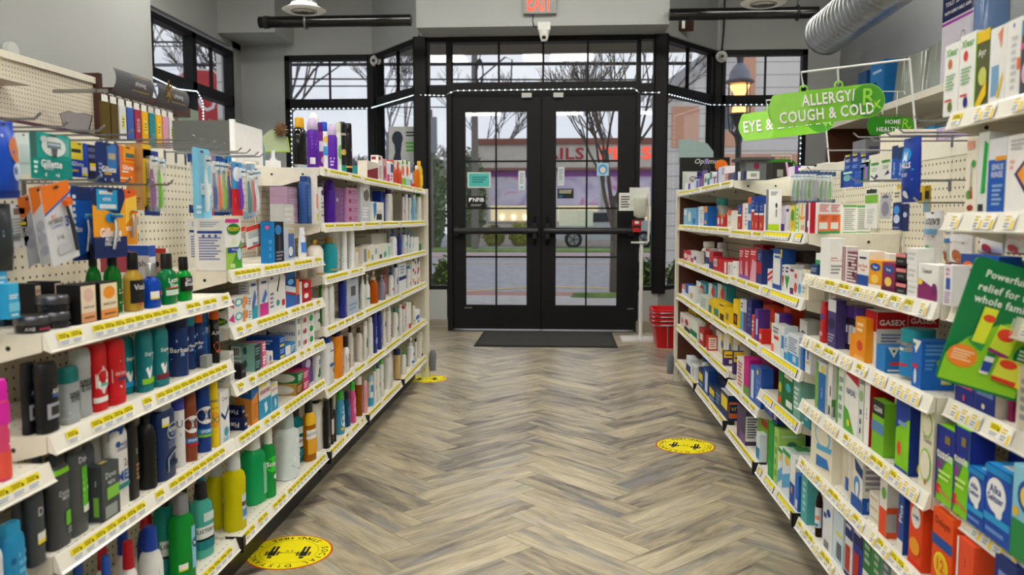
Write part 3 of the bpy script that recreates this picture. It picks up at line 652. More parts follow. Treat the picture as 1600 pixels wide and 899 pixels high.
# price tag meshes, local: x along rail, -y outward, z up from the rail top (0 .. -.03)
def tagmesh(kind):
 m = MB();w_ = .041
 if kind == 'y':
  art(m,[('r',0,.48,1,.98,'f0de10:c'),('r',0,.04,1,.48,'f2f1ea:c'),('l',.08,.1,.8,.4,2,'8f9aa8:c'),('l',.1,.58,.7,.9,2,'9a8c10:c'),('r',.72,.56,.84,.76,'222:c')],lambda u,v,e: (w_ * u,-e,-.03 + .028 * v),w_,.028)
 elif kind == 'b':
  art(m,[('r',-.15,.0,1.15,1.02,'1f3f8f:c'),('r',0,.48,1,.98,'f0de10:c'),('r',0,.04,1,.48,'f2f1ea:c'),('l',.08,.1,.8,.4,2,'8f9aa8:c')],lambda u,v,e: (w_ * u,-e,-.03 + .028 * v),w_,.028)
 else:
  art(m,[('r',0,0,1,1,'f1f0ea:c'),('r',.68,.0,.9,.6,'f2cf12:c'),('l',.1,.5,.6,.9,2,'e0c020:c'),('l',.15,.08,.6,.45,2,'9aa2a8:c')],lambda u,v,e: (w_ * u,-e - .002,-.031 + .031 * v),w_,.031)
 return m.mesh('price_tag')
TAG = {k: tagmesh(k) for k in 'ybw'}
trng = random.Random(5)
def bay(side,y0,y1,shelves,xf,xb,top,deck,label,panel=PEG,tags='y',fill=.8,peg_top=None,endp=None):
 """one free-standing shelving bay. side 'L' faces +X, 'R' faces -X. y0 near end, y1 far end"""
 d = 1 if side == 'L' else -1 
 sx = -1 if side == 'L' else 1
 F = sx * xf;B = sx * xb
 root = empty('gondola_shelving',(0,0,0),0,label,'shelving','shelving bays of the %s aisle side' % ('left' if side == 'L' else 'right'))
 def bx(m,xa,ya,za,xb_,yb,zb,mt): m.box(min(xa,xb_),min(ya,yb),za,max(xa,xb_),max(ya,yb),zb,mt)
 m = MB();bx(m,B,y0 + .001,.0,B - d * .03,y1 - .015,top - .05,panel);bx(m,B + d * .002,y0 + .001,top - .0498,B - d * .045,y1 - .015,top,CREAM);bx(m,B - d * .0302,y0 + .001,0,B - d * .034,y1 - .015,top - .05,CREAM2)
 m.build('back_panel',root)
 for yy in ((y1 - .0072,) if y0 > 1.35 else (y0 + .0072,y1 - .0072)):
  m = MB();bx(m,B + d * .006,yy - .007,0,B - d * .04,yy + .007,top + .01,CREAM)
  for i in range(int(top / .05)):
   for q in (-.002,): bx(m,B + d * .0066,yy + q,.05 + i * .05,B + d * .0062,yy + q + .0035,.075 + i * .05,mat('55503f'))
  m.build('upright',root)
 m = MB();bx(m,F - d * .075,y0 + .001,0,F - d * .085,y1 - .001,deck - .04,KICK);bx(m,F - d * .0852,y0 + .001,0,B + d * .008,y0 + .004,deck - .04,KICK);bx(m,F - d * .02,y0 + .0065,deck - .085,F - d * .0748,y0 + .05,deck - .04,mat('161617'));m.build('kick_plate',root)
 def shelf(z,name,dk=False,y1=y1):
  if y0 == 1.30 and z > 1.1: y1 += .05
  m = MB();bx(m,F - d * .0002,y0 + .008,z - .018,B + d * .007,y1 - .008,z,DECK)
  s = m.build(name,root)
  for yy in (y0 + .003,y1 - .006):
   m = MB()
   h0,h1 = .034,(.075 if not dk else .1)
   pts = [(F - d * .002,z - .0002),(B + d * .008,z - .0002),(B + d * .008,z - h1),(F - d * .16,z - h1),(F - d * .002,z - h0)]
   if d < 0: pts = pts[::-1]
   m.prism([(p[0],p[1]) for p in pts],yy,yy + .003,CREAM,'y')
   for q in (.07,.2): m.tube([(F - d * q,yy - .0008,z - .028),(F - d * q,yy - .0002,z - .028)],.005,mat('2c2a26'),8)
   m.build('side_bracket',s)
  m = MB();o0,o1 = .004,.016
  prof = [(F + d * .0006,z + .003),(F + d * o0,z + .004),(F + d * .006,z),(F + d * o1,z - .031),(F + d * (o1 + .005),z - .034),(F + d * (o1 + .002),z - .037),(F + d * .0006,z - .03)]
  if d < 0: prof = prof[::-1]
  m.prism([(p[0],p[1]) for p in prof],y0 + .002,y1 - .002,mat('efebdf','g'),'y');m.build('price_rail',s)
  # tags
  tl = math.atan2(.010,.031);y = y0 + .03 + trng.random() * .03
  rz = PI / 2 if d > 0 else -PI / 2
  while y < y1 - .06:
   k = tags
   if tags == 'w': k = 'w' if trng.random() < .72 else 'y'
   o = bpy.data.objects.new('price_tag',TAG[k]);COL.objects.link(o);o.parent = s
   o.location = (F + d * .0075,y if d > 0 else y + .041,z - .0005);o.rotation_euler = (tl * -1,0,rz)
   y += .0425 if trng.random() < fill else .0425 + .02 + trng.random() * .05
  if dk:
   m = MB();bx(m,F + d * .026,y0 + .001,z - .045,F + d * .0225,y0 + .022,z + .006,mat('1a1a1b'));bx(m,F + d * .026,y0 + .001,z - .045,F - d * .03,y0 + .0018,z + .006,mat('1a1a1b'));m.build('corner_clip',s)
  return s
 shelf(deck,'base_deck',True)
 for z in shelves: shelf(z,'shelf')
 if endp:
  m = MB();bx(m,F - d * .0,y1 + .0002,.1,B,y1 + .006,top - .03,mat(endp,'c'));m.build('end_panel',root)
  m = MB();bx(m,F + d * .02,y1 + .02,0,F - d * .035,y1 + .07,top - .01,CREAM)
  for i in range(int(top / .05) - 1): bx(m,F - d * .01,y1 + .019,.05 + i * .05,F - d * .013,y1 + .02,.075 + i * .05,mat('55503f'))
  m.build('end_post',root)
  m = MB();m.loft([(.05,.02,.03,4),(.16,.025,.035,4),(.2,.015,.02,4)],mat('77797c','p'),12,cx=F + d * .045,cy=y1 + .06);m.build('bumper',root)
 return root
LX,LB = 1.0,1.27;RX,RB = .82,1.13
bay('L',4.98,5.92,[1.374,1.15,.94,.71,.445],LX,LB,1.39,.172,'cream shelving bay farthest down the left side, nearest the doors',GROOVE,fill=.95,endp='ddd7c6')
bay('L',4.05,4.98,[1.374,1.15,.94,.71,.445],LX,LB,1.39,.172,'second cream shelving bay from the doors on the left side',GROOVE,fill=.95)
bay('L',3.36,4.05,[1.378,1.147,.928,.71,.449],LX,LB,1.39,.18,'narrow left shelving bay with purple spray cans on top',PEG,fill=.75)
bay('L',2.40,3.36,[1.012,.84,.667,.50],LX,LB,1.39,.19,'left shelving bay with toothbrushes hanging above toothpaste',PEG,fill=.7)
bay('L',1.515,2.40,[.946,.745,.503],LX,LB,1.39,.19,'left shelving bay with razors hanging above shaving goods',PEG,fill=.75)
bay('L',1.10,1.515,[.694,.42],LX,LB,1.39,.19,'nearest left shelving bay, cut off by the left edge',PEG,fill=.7)
bay('R',5.0,5.90,[1.352,1.122,.885,.639,.42],RX,RB,1.38,.165,'cream shelving bay with brown end panel, right side by the doors',GROOVE,fill=.85,endp='5a352b')
bay('R',4.07,5.0,[1.352,1.122,.885,.639,.42],RX,RB,1.38,.165,'second cream shelving bay from the doors on the right side',GROOVE,fill=.85)
bay('R',3.42,4.07,[1.114,.892,.65,.378],RX,RB,1.40,.15,'narrow right shelving bay under the clear toothbrush packs',PEG,fill=.85)
bay('R',2.83,3.42,[1.118,.893,.648,.467],RX,RB,1.40,.148,'narrow right shelving bay with blue and green eye care boxes',PEG,tags='b',fill=.8)
bay('R',1.84,2.83,[.983,.775,.556,.358],RX,RB,1.40,.14,'right shelving bay with hanging blue cough drop bags',PEG,tags='w',fill=.8)
bay('R',1.30,1.84,[1.395,1.178,.983,.775,.556,.358],RX + .03,RB,1.60,.14,'nearest right shelving bay with the green sign clipped on',PEG,tags='w',fill=.55)
# ------------------------------------------------------------ merchandise builders
# local frame: front face looks to -Y, width along X, depth +Y, base at z=0, front centre at origin
def planeP(w,h,d,face):
 if face == 'f': return lambda u,v,e: ((u - .5) * w,-e,v * h)
 if face == 's-': return lambda u,v,e: (-w / 2 - e,d * (1 - u),v * h)
 if face == 's+': return lambda u,v,e: (w / 2 + e,d * u,v * h)
 if face == 't': return lambda u,v,e: ((u - .5) * w,d * v,h + e)
_PM = {}
def carton(w,d,h,c,fa=(),sa=None,ta=None,sc=None,tc=None):
 """one printed folding carton; fa/sa/ta art for front, sides, top; sc/tc side and top colour"""
 m = MB();b = .0012
 m.box(-w / 2,0,0,w / 2,d,h,c)
 if sc: 
  for f_ in ('s-','s+'): art(m,[('r',0,0,1,1,sc)],planeP(w,h,d,f_),d,h,0)
 if tc: art(m,[('r',0,0,1,1,tc)],planeP(w,h,d,'t'),w,d,0)
 art(m,fa,planeP(w,h,d,'f'),w,h)
 if sa:
  for f_ in ('s-','s+'): art(m,sa,planeP(w,h,d,f_),d,h)
 if ta: art(m,ta,planeP(w,h,d,'t'),w,d)
 # closing flap line on top
 m.box(-w / 2 + .002,d * .48,h,w / 2 - .002,d * .5,h + .0004,c)
 return m
_AL = {}
def arc(e_,ratio):
 """front half outline of a superellipse, points evenly spaced by arc length"""
 key = (e_,round(ratio,2))
 if key in _AL: return _AL[key]
 pts = []
 for i in range(401):
  t = -PI / 2 + PI * i / 400;pts.append((math.copysign(abs(math.sin(t)) ** (2 / e_),math.sin(t)),abs(math.cos(t)) ** (2 / e_)))
 s_ = [0]
 for p,q in zip(pts,pts[1:]): s_.append(s_[-1] + math.hypot(q[0] - p[0],(q[1] - p[1]) * ratio))
 out = [];j = 0
 for k in range(65):
  g_ = s_[-1] * k / 64
  while j < 399 and s_[j + 1] < g_: j += 1
  t = (g_ - s_[j]) / max(s_[j + 1] - s_[j],1e-9);out.append((pts[j][0] + (pts[j + 1][0] - pts[j][0]) * t,pts[j][1] + (pts[j + 1][1] - pts[j][1]) * t))
 _AL[key] = (out,s_[-1]);return _AL[key]
def lathP(prof,e_,w,z0,z1):
 """wrap art round the front of a lofted body; u along the outline, v between z0 and z1"""
 def rad(z):
  for a,b in zip(prof,prof[1:]):
   if a[0] <= z <= b[0] and b[0] > a[0]:
    t = (z - a[0]) / (b[0] - a[0]);return a[1] + (b[1] - a[1]) * t,a[2] + (b[2] - a[2]) * t
  return prof[-1][1],prof[-1][2]
 ry0 = max(p[2] for p in prof);rx0 = max(p[1] for p in prof);tab,tot = arc(e_,ry0 / rx0)
 def P(u,v,e):
  z = z0 + (z1 - z0) * v;rx,ry = rad(z);f_ = (.05 + .9 * min(max(u,0),1)) * 64;i = min(int(f_),63);t = f_ - i
  x = tab[i][0] + (tab[i + 1][0] - tab[i][0]) * t;y = tab[i][1] + (tab[i + 1][1] - tab[i][1]) * t
  return (x * (rx + e + .0004),ry0 - y * (ry + e + .0004),z)
 return P,tot * rx0 * .9
# bottle shapes: name -> (body profile fn, cap profile fn, exponent) in unit height 1, radii as fraction of half width
SH = {
 'shampoo': dict(e=2.6,q=.62,body=[(0,.93,.93),(.01,.98,.98),(.3,1,1),(.62,.96,.96),(.74,.8,.8),(.78,.55,.6)],cap=[(.78,.56,.62),(.785,.6,.68),(.97,.58,.66),(1,.5,.55)],lab=(.1,.66)),
 'flat': dict(e=3.2,q=.5,body=[(0,.95,.95),(.01,1,1),(.8,1,1),(.86,.9,.9),(.88,.7,.75)],cap=[(.88,.72,.8),(.985,.7,.78),(1,.62,.66)],lab=(.08,.78)),
 'invert': dict(e=2.6,q=.6,body=[(.16,.93,.9),(.18,1,1),(.6,.97,.97),(.9,.9,.85),(.98,.8,.6),(1,.7,.45)],cap=[(0,.78,.95),(.01,.84,1),(.15,.9,.92),(.16,.86,.86)],lab=(.22,.88)),
 'pump': dict(e=2.6,q=.62,body=[(0,.95,.95),(.01,1,1),(.55,1,1),(.66,.85,.85),(.7,.5,.6),(.72,.4,.5)],cap=[(.72,.42,.55),(.8,.42,.55),(.81,.14,.2),(.92,.14,.2),(.925,.4,.45),(.97,.38,.42),(1,.25,.3)],lab=(.08,.58)),
 'aerosol': dict(e=2,q=1,body=[(0,.97,.97),(.01,1,1),(.78,1,1),(.8,.96,.96)],cap=[(.8,.93,.93),(.81,.95,.95),(.97,.93,.93),(1,.82,.82)],lab=(.03,.78)),
 'domecan': dict(e=2,q=1,body=[(0,.97,.97),(.01,1,1),(.7,1,1),(.76,.8,.8)],cap=[(.76,.78,.78),(.78,.88,.88),(.9,.8,.8),(.97,.6,.6),(1,.35,.35)],lab=(.03,.7)),
 'stick': dict(e=3,q=.55,body=[(0,.9,.95),(.02,.95,1),(.1,.96,1),(.11,.9,.95),(.7,.93,.98),(.72,.93,.98)],cap=[(.72,.95,1),(.74,.97,1),(.92,.93,.98),(.985,.8,.8),(1,.6,.6)],lab=(.13,.7)),
 'mouthwash': dict(e=3,q=.7,body=[(0,.9,.9),(.015,1,1),(.42,1,1),(.45,.96,.96),(.66,.98,.98),(.73,.88,.88),(.78,.52,.6)],cap=[(.78,.5,.62),(.785,.54,.66),(.97,.5,.62),(1,.44,.54)],lab=(.12,.62)),
 'waist': dict(e=2.3,q=.75,body=[(0,.92,.92),(.02,1,1),(.4,.92,.92),(.5,.98,.98),(.63,1,1),(.7,.88,.88),(.75,.5,.55)],cap=[(.75,.52,.66),(.78,.54,.68),(.97,.48,.6),(1,.42,.52)],lab=(.12,.45)),
 'peroxide': dict(e=2.4,q=.85,body=[(0,.95,.95),(.02,1,1),(.5,1,1),(.64,.75,.75),(.68,.5,.5)],cap=[(.68,.62,.62),(.7,.64,.64),(.97,.54,.54),(1,.5,.5)],lab=(.08,.46)),
 'pill': dict(e=2.2,q=1,body=[(0,.95,.95),(.02,1,1),(.62,1,1),(.72,.75,.75),(.76,.6,.6)],cap=[(.76,.78,.78),(.77,.8,.8),(.98,.8,.8),(1,.72,.72)],lab=(.08,.6)),
 'jar': dict(e=2,q=1,body=[(0,.95,.95),(.02,1,1),(.68,1,1),(.74,.88,.88)],cap=[(.75,.94,.94),(.76,.97,.97),(.98,.97,.97),(1,.9,.9)],lab=(.08,.62)),
 'tin': dict(e=2,q=1,body=[(0,.97,.97),(.03,1,1),(.5,1,1)],cap=[(.5,1.03,1.03),(.54,1.04,1.04),(.9,1.03,1.03),(1,.95,.95)],lab=(.05,.45)),
 'round': dict(e=2,q=1,body=[(0,.93,.93),(.02,1,1),(.7,1,1),(.8,.75,.75),(.84,.42,.42)],cap=[(.84,.42,.42),(.85,.46,.46),(.985,.44,.44),(1,.38,.38)],lab=(.08,.62)),
 'neck': dict(e=2.8,q=.6,body=[(0,.93,.93),(.015,1,1),(.54,1,1),(.62,.85,.85),(.67,.5,.6),(.7,.46,.55)],cap=[(.7,.5,.64),(.71,.54,.68),(.98,.5,.64),(1,.46,.58)],lab=(.08,.55)),
 'tube': dict(e=2.2,q=.55,body=[(.14,.7,.95),(.16,.72,.98),(.7,.92,.6),(.97,1,.12),(1,1,.07)],cap=[(0,.6,.85),(.01,.62,.9),(.13,.64,.92),(.14,.6,.86)],lab=(.2,.85)),
 'spray': dict(e=2.6,q=.6,body=[(0,.93,.93),(.015,1,1),(.55,.98,.98),(.68,.7,.7),(.72,.35,.45)],cap=[(.72,.38,.5),(.78,.38,.5),(.8,.5,.6),(.86,.65,.55),(.97,.6,.5),(1,.5,.3)],lab=(.1,.55)),
 'cream': dict(e=2.4,q=.75,body=[(0,.93,.93),(.02,1,1),(.55,1,1),(.68,.82,.82),(.72,.6,.62)],cap=[(.72,.5,.55),(.74,.58,.62),(.9,.56,.6),(1,.3,.3)],lab=(.12,.56)),
}
def bottle(shape,w,h,cb,cc,fa=(),dome=None,detail=16):
 s = SH[shape];a = w / 2;q = s['q'] * a
 cyy = q * max(p[2] for p in s['body'])
 body = [(z * h,rx * a,ry * q) for z,rx,ry in s['body']];cap = [(z * h,rx * a,ry * q) for z,rx,ry in s['cap']]
 m1 = MB();m1.loft(body,cb,detail,s['e'],cy=cyy)
 m2 = MB();m2.loft(cap,cc,detail,2.2 if s['e'] < 3 else s['e'],cy=cyy)
 m3 = None
 if fa:
  m3 = MB();lz = s['lab'];P,aw = lathP(body,s['e'],w,lz[0] * h,lz[1] * h)
  art(m3,fa,P,aw,(lz[1] - lz[0]) * h)
 return m1,m2,m3
def pouch(w,h,d,c,fa=()):
 """pillow bag with crimped ends and a hang slot"""
 m = MB();rows = [(0,.0015),(.05,.003),(.12,d * .35),(.3,d * .5),(.6,d * .5),(.82,d * .3),(.9,.003),(1,.0015)]
 n = 8;vs = []
 for v,t in rows:
  for i in range(n + 1):
   u = i / n;k = math.sin(PI * min(max(u,.02),.98)) ** .6;vs.append(((u - .5) * w * (1 - .03 * math.sin(PI * v)),-t * k,v * h))
 for v,t in rows:
  for i in range(n + 1):
   u = i / n;k = math.sin(PI * min(max(u,.02),.98)) ** .6;vs.append(((u - .5) * w * (1 - .03 * math.sin(PI * v)),t * k + .0012,v * h))
 R = len(rows);o = R * (n + 1);fs = []
 for j in range(R - 1):
  for i in range(n):
   a = j * (n + 1) + i;fs.append((a,a + 1,a + n + 2,a + n + 1));fs.append((o + a + 1,o + a,o + a + n + 1,o + a + n + 2))
 for j in range(R - 1):
  a = j * (n + 1);fs.append((a,a + n + 1,o + a + n + 1,o + a));a += n;fs.append((a + n + 1,a,o + a,o + a + n + 1))
 m.add(vs,fs,c,True)
 def P(u,v,e):
  t = 0
  for (v0,t0),(v1,t1) in zip(rows,rows[1:]):
   if v0 <= v <= v1: t = t0 + (t1 - t0) * (v - v0) / (v1 - v0)
  return ((u - .5) * w * .97,-t * math.sin(PI * min(max(u,.02),.98)) ** .6 - e - .001,v * h)
 art(m,list(fa) + [('e',.5,.955,.09,.018,'3a3226:c')],P,w,h)
 return m
def card(w,h,c,fa=(),blister=None,t=.0015,bl=('x',.5,.45,.5,.6)):
 """hang card (base z=0 is its bottom); with a clear blister"""
 m = MB();pts = [(-w / 2,0),(w / 2,0),(w / 2,h * .95),(w / 2 * .85,h),(-w / 2 * .85,h),(-w / 2,h * .95)]
 m.prism(pts,0,t,c)
 art(m,list(fa) + [('e',.5,.95,.1,.02,'3a3226:c')],lambda u,v,e: ((u - .5) * w,-e,v * h),w,h)
 m2 = None
 if blister:
  _,cx,cz,bw,bh,dp,col = blister;m2 = MB();x = (cx - .5) * w;z = cz * h;a = bw * w / 2;b = bh * h / 2
  vs = [(x - a,-.0012,z - b),(x + a,-.0012,z - b),(x + a,-.0012,z + b),(x - a,-.0012,z + b)] + [(x - a * .85,-dp,z - b * .93),(x + a * .85,-dp,z - b * .93),(x + a * .85,-dp,z + b * .93),(x - a * .85,-dp,z + b * .93)]
  m2.add(vs,[(4,5,6,7),(0,1,5,4),(1,2,6,5),(2,3,7,6),(3,0,4,7)],col)
 return m,m2
def toothbrush_parts(L,c1,c2,y=-.012,head='e8f2f6',x0=0):
 """handle + head + bristles standing upright, bristles to the front"""
 m = MB();P = [(x0,y,.02),(x0 + .002,y - .001,L * .2),(x0 + .001,y - .002,L * .4),(x0 - .001,y,L * .6),(x0,y + .001,L * .78)]
 m.tube(P,[.005,.0075,.008,.006,.0035],c1,8);m.tube([(x0,y,L * .78),(x0,y,L * .9),(x0,y,L)],[.0035,.006,.005],c2,8)
 m.box(x0 - .005,y - .014,L * .84,x0 + .005,y - .004,L * .98,mat(head,'p'));m.box(x0 - .005,y - .0145,L * .9,x0 + .005,y - .004,L * .93,mat('3f9fd8','p'))
 return m
def brush_pack(w,h,c1,c2,cd):
 a = max(w,.022);m = MB();m.box(-a * .6,0,h * .86,a * .6,.0015,h,cd);m.box(-a * .6,0,0,a * .6,.0015,h * .14,cd)
 m.box(-a * .6,.0002,h * .14,a * .6,.0012,h * .86,'eef3f5:x')
 b = MB();b.loft([(h * .06,a * .42,.011,4),(h * .5,a * .46,.013,4),(h * .9,a * .4,.012,4)],'f0f6f8:x',12,cy=-.013)
 return [('toothbrush',toothbrush_parts(h * .9,c1,c2)),('backing_card',m),('blister',b)]
PROD = [] 
def put(parts,name,cat,desc,where,side,x_plane,y,z,group=None,yaw=0,lean=0,key=None,tilt=0):
 """parts: list of (partname, MB or mesh or None). One part -> the thing itself is that mesh"""
 rz = (PI / 2 if side == 'L' else -PI / 2) + yaw
 parts = [(n,p.mesh(n if len(parts) > 1 else name) if isinstance(p,MB) else p) for n,p in parts if p is not None]
 if len(parts) == 1:
  o = place(name,parts[0][1])
 else:
  o = empty(name,(0,0,0))
  for n,me in parts: place(n,me,o)
 o.location = (x_plane,y,z);o.rotation_euler = (lean,tilt,rz)
 o['category'] = cat
 if group: o['group'] = group
 PROD.append((o,desc,where if isinstance(where,str) else expand('%s|%d' % (side,where)),y));return o
def expand(w_):
 if isinstance(w_,str) and '|' not in w_: return w_
 sd,k = w_.split('|');k = int(k)
 return 'on %s %s shelf, %s bay' % (('top','second','third','fourth','fifth','bottom','upper','lower')[k // 10],'left' if sd == 'L' else 'right',('first','second','third','fourth','fifth','nearest')[k % 10])
def finish_labels():
 """every label names the thing's look and its place; look-alikes on one shelf are counted from the doors"""
 by = {}
 for o,desc,where,y in PROD: by.setdefault(desc + '|' + where,[]).append((y,o))
 ordn = ['first','second','third','fourth','fifth','sixth','seventh','eighth','ninth','tenth','eleventh','twelfth','13th','14th','15th','16th','17th','18th','19th','20th']
 for k,L in by.items():
  desc,where = k.split('|');L.sort(key=lambda t: -t[0])
  for i,(y,o) in enumerate(L):
   if len(L) == 1: lb = desc + ' ' + where
   else:
    tail = (ordn[i] if i < 20 else str(i + 1) + 'th') + ' from doors' if not (len(L) <= 3 and i == len(L) - 1) else 'nearest camera'
    lb = desc + ' ' + where + ', ' + tail
   wd = lb.split()
   assert len(wd) <= 16,lb
   o['label'] = lb
K = '33363c:c'
def C_(side,xp,y,z,w,d,h,c,desc,where,fa=None,sa=None,ta=None,sc=None,tc=None,name='carton',grp=None,n=1,yaw=0):
 """n identical cartons stacked on one another"""
 for i in range(n):
  key = (round(w,3),round(d,3),round(h,3),c,repr(fa),repr(sa),repr(ta),sc,tc)
  if key not in _PM: _PM[key] = carton(w,d,h,c,fa or (),sa,ta,sc,tc).mesh('carton')
  put([('carton',_PM[key])],name,'box',desc,where,side,xp,y,z + .0006 + i * (h + .0006),grp,yaw)
def T_(shape,side,xp,y,z,w,h,cb,cc,desc,where,fa=None,name='bottle',cat='bottle',grp=None,det=20,yaw=0,n=1):
 for i in range(n):
  m1,m2,m3 = bottle(shape,w,h,cb,cc,fa or (),None,det)
  bn = {'aerosol': 'can_body','domecan': 'can_body','stick': 'stick_body','tin': 'tin_body','jar': 'jar_body','tube': 'tube_body'}.get(shape,'bottle_body')
  rz = PI / 2 if side == 'L' else -PI / 2;q = SH[shape]['q'];yw = yaw + (0 if q < .7 else (-1 if side == 'L' else 1) * (.6 if q == 1 else .3));c = q * w / 2
  dx = math.sin(rz + yw) - math.sin(rz);dy = math.cos(rz) - math.cos(rz + yw)
  put([(bn,m1),('lid' if shape in ('jar','tin') else 'cap',m2),('label',m3)],name,cat,desc,where,side,xp + c * dx,y + c * dy,z + .0006 + i * (h + .0004),grp,yw)
def hook(side,xb,xf,y,z):
 s = -1 if side == 'L' else 1
 m = MB();m.tube([(0,0,0),(0,-(xb - xf),.0),(0,-(xb - xf) - .014,.012)],.0026,mat('8c8f92','m'),6)
 m.box(-.006,-.004,-.03,.006,0,.006,mat('8c8f92','m'))
 return m
HK = []
def H_(side,xb,xf,y,z,desc,where,tagc=None):
 """wire peg hook from the back panel (xb) out to xf"""
 s = -1 if side == 'L' else 1
 parts = [('hook_wire',hook(side,xb,xf,y,z))]
 if tagc:
  m = MB();art(m,[('r',0,0,1,1,'f1f0ea:c'),('r',.6,0,.95,1,'f2cf12:c'),('l',.1,.2,.5,.8,2,K)],lambda u,v,e: (-.018 + .036 * u,-(xb - xf) - .012 - e,-.028 + .03 * v),.036,.03)
  parts.append(('price_label',m))
 put(parts,'peg_hook','hook',desc,where,side,s * xb,y,z,'peg hooks on the %s racks' % ('left' if side == 'L' else 'right'))
# ------------------------------------------------------------ the goods, metres: side, front plane x, y along the aisle, shelf height
SA = [
 [('l',.15,.1,.85,.9,12,'a9adb8')],
 [('l',.15,.15,.85,.85,5,'a9adb8')],
 [('r',0,.0,1,.55,'c8321f'),('r',0,.55,1,.62,'f0f0ee'),('l',.2,.68,.8,.9,2,'6a8ad8'),('e',.5,.2,.2,.1,'ee8a5a')],
 [('e',.5,.3,.3,.1,'b8a83a')],
 [('r',.05,.3,.95,.62,'e9f0ee'),('t','LISTERINE',.5,.5,.86,'15202a',.12,0,.06),('l',.2,.33,.8,.4,1,'4fb0a8'),('r',.05,.24,.95,.3,'15202a'),('r',.05,.0,.95,.24,'1d7f88'),('r',.3,.75,.8,.98,'cfe6e2')],
 [('r',.0,.0,.45,1,'ecebe6'),('e',.6,.7,.25,.2,'c83a2a'),('t','trin',.25,.5,.9,'333',.36,1,.05),('r',.8,0,1,1,'3ab0c8')],
 [('t','CENTRUM',.3,.5,.84,'222',.3,1,.05),('r',.7,0,1,1,'e8c81c'),('e',.8,.5,.15,.2,'3a6a9a')],
 [('r',0,.7,1,1,'e88a8a'),('l',.2,.2,.8,.5,1,'777')],
 [('l',.1,.2,.9,.8,2,'d0d0d0')],
 [('r',0,0,1,1,'1c2f8e')],
 [('l',.1,.3,.9,.7,1,'c8c0a8')],
 [('r',0.05,.3,.9,.95,'e8d3bd'),('l',.15,.4,.8,.9,3,'c98a6a')],
 [('t','AXE',.66,.78,.6,'eee',.12,0,.06),('r',.45,.64,.8,.7,'3b62b8'),('r',.2,.12,.95,.5,'a9a9b4'),('r',.35,.2,.75,.42,'333')],
 [('r',.5,.0,1,.96,'cfe0ec'),('t','Cepacol',.76,.86,.44,'222',.14,0,.05),('r',.5,.52,1,.68,'1c2a4a'),('t','GOLD',.75,.6,.36,'e8b030',.1),('r',.5,.12,1,.4,'5a8ec0')],
 [('r',.1,.72,.9,.77,'22409a'),('l',.14,.2,.86,.66,9,'8890c0'),('l',.2,.84,.8,.95,3,'b0b4c8'),('e',.3,.67,.05,.03,'5566a8'),('e',.5,.67,.05,.03,'5566a8'),('e',.7,.67,.05,.03,'5566a8')],
 [('l',.2,.3,.8,.7,1,'ccd')],
 [('l',.1,.1,.9,.9,6,'6a7498')],
 [('r',.15,.0,1,1,'e9e9e6'),('b',.4,.3,.8,.7,'444')],
 [('r',0,.0,1,.62,'ee7a4a'),('r',.1,.15,.8,.36,'e8ece8'),('l',.1,.7,.9,.95,4,'d87a7a'),('r',0,0,1,.08,'3a9a5a'),('l',.2,.42,.8,.58,3,'c85a2a')],
 [('r',0,.93,1,1,'5ab05a'),('l',.1,.1,.9,.88,11,'b4bcb4'),('r',0,0,1,.03,'5ab05a')],
 [('l',.3,.4,.8,.8,2,'f0c8b8')],
 [('r',0,.7,1,1,'e8eae4'),('r',0,.66,1,.7,'e8a83a')],
 [('l',.1,.6,.9,.9,2,'8a6a10')],
 [('r',0,.55,1,1,'f0c81c'),('r',0,0,1,.55,'4a2a6e'),('l',.1,.65,.9,.8,1,'333'),('r',.5,.15,.8,.4,'e8e4e0')],
 [('r',0,.2,1,.8,'1c2f50'),('e',.5,.5,.2,.15,'ecd23a')],
 [('r',.1,.4,.9,.8,'ecd23a'),('l',.1,.1,.9,.3,1,'8ab0d8')],
 [('r',0,0,1,1,'cfe0dc'),('r',0,.3,.6,.7,'4aa05a')],
 [('r',.3,.4,.8,.68,'3a5ab0'),('l',.2,.05,.9,.35,5,'a890b0'),('l',.3,.72,.7,.95,2,'d88ab0')],
 [('l',.2,.3,.8,.7,2,'a89a8a')],
 [('r',.0,.1,1,.95,'3a2f5e'),('r',.1,.6,.45,.9,'dfe4ec'),('r',.5,.1,1,.9,'cfcfd8'),('l',.52,.15,.98,.85,6,'667')],
 [('r',0,.68,1,1,'c8141c'),('t','GASEX',.5,.8,.84,'fff',.12,0,.06),('r',0,.64,1,.68,'f2efe8'),('l',.15,.3,.85,.6,5,'7a8ab8')],
 [('e',.42,.62,.38,.24,'eef0f0'),('e',.55,.42,.14,.1,'eef0f0'),('t','Alka',.4,.7,.45,'1f3f8e',.12,0,.06),('t','Seltzer',.42,.58,.6,'1f3f8e',.12,0,.06),('r',0,.24,1,.34,'2a9ad8'),('l',.1,.08,.8,.18,1,'6a90d0'),('r',0,.9,1,1,'1f8ad0')],
 [('r',0,0,1,1,'1f8ad0'),('r',.3,.2,.8,.8,'c8d0d4')],
 [('r',0,0,1,1,'c01c70')],
 [('r',0,0,1,1,'2fa4d8')],
]
T_('tin','L',-1.012,1.554,.946,.0627,.033,'1a1a1e:g','6a6a70:m','round black pomade tin lying alone',4,fa=[('t','AXE',.32,.5,.2,'ddd',.8),('r',.5,.3,.8,.6,'a03050')],name='pomade_tin',cat='tin')
T_('tin','L',-1.012,1.621,.946,.0608,.033,'1a1a1e:g','6a6a70:m','round black pomade tin in stack',4,fa=[('l',.2,.3,.8,.7,1,'888')],n=2,name='pomade_tin',cat='tin')
C_('L',-1.09,1.647,.946,.0198,.06,.088,'1a1a1e','black soap box behind the tins',4,fa=SA[11])
C_('L',-1.085,1.707,.946,.024,.06,.088,'1a1a1e','second black soap box behind tins',4,fa=SA[11])
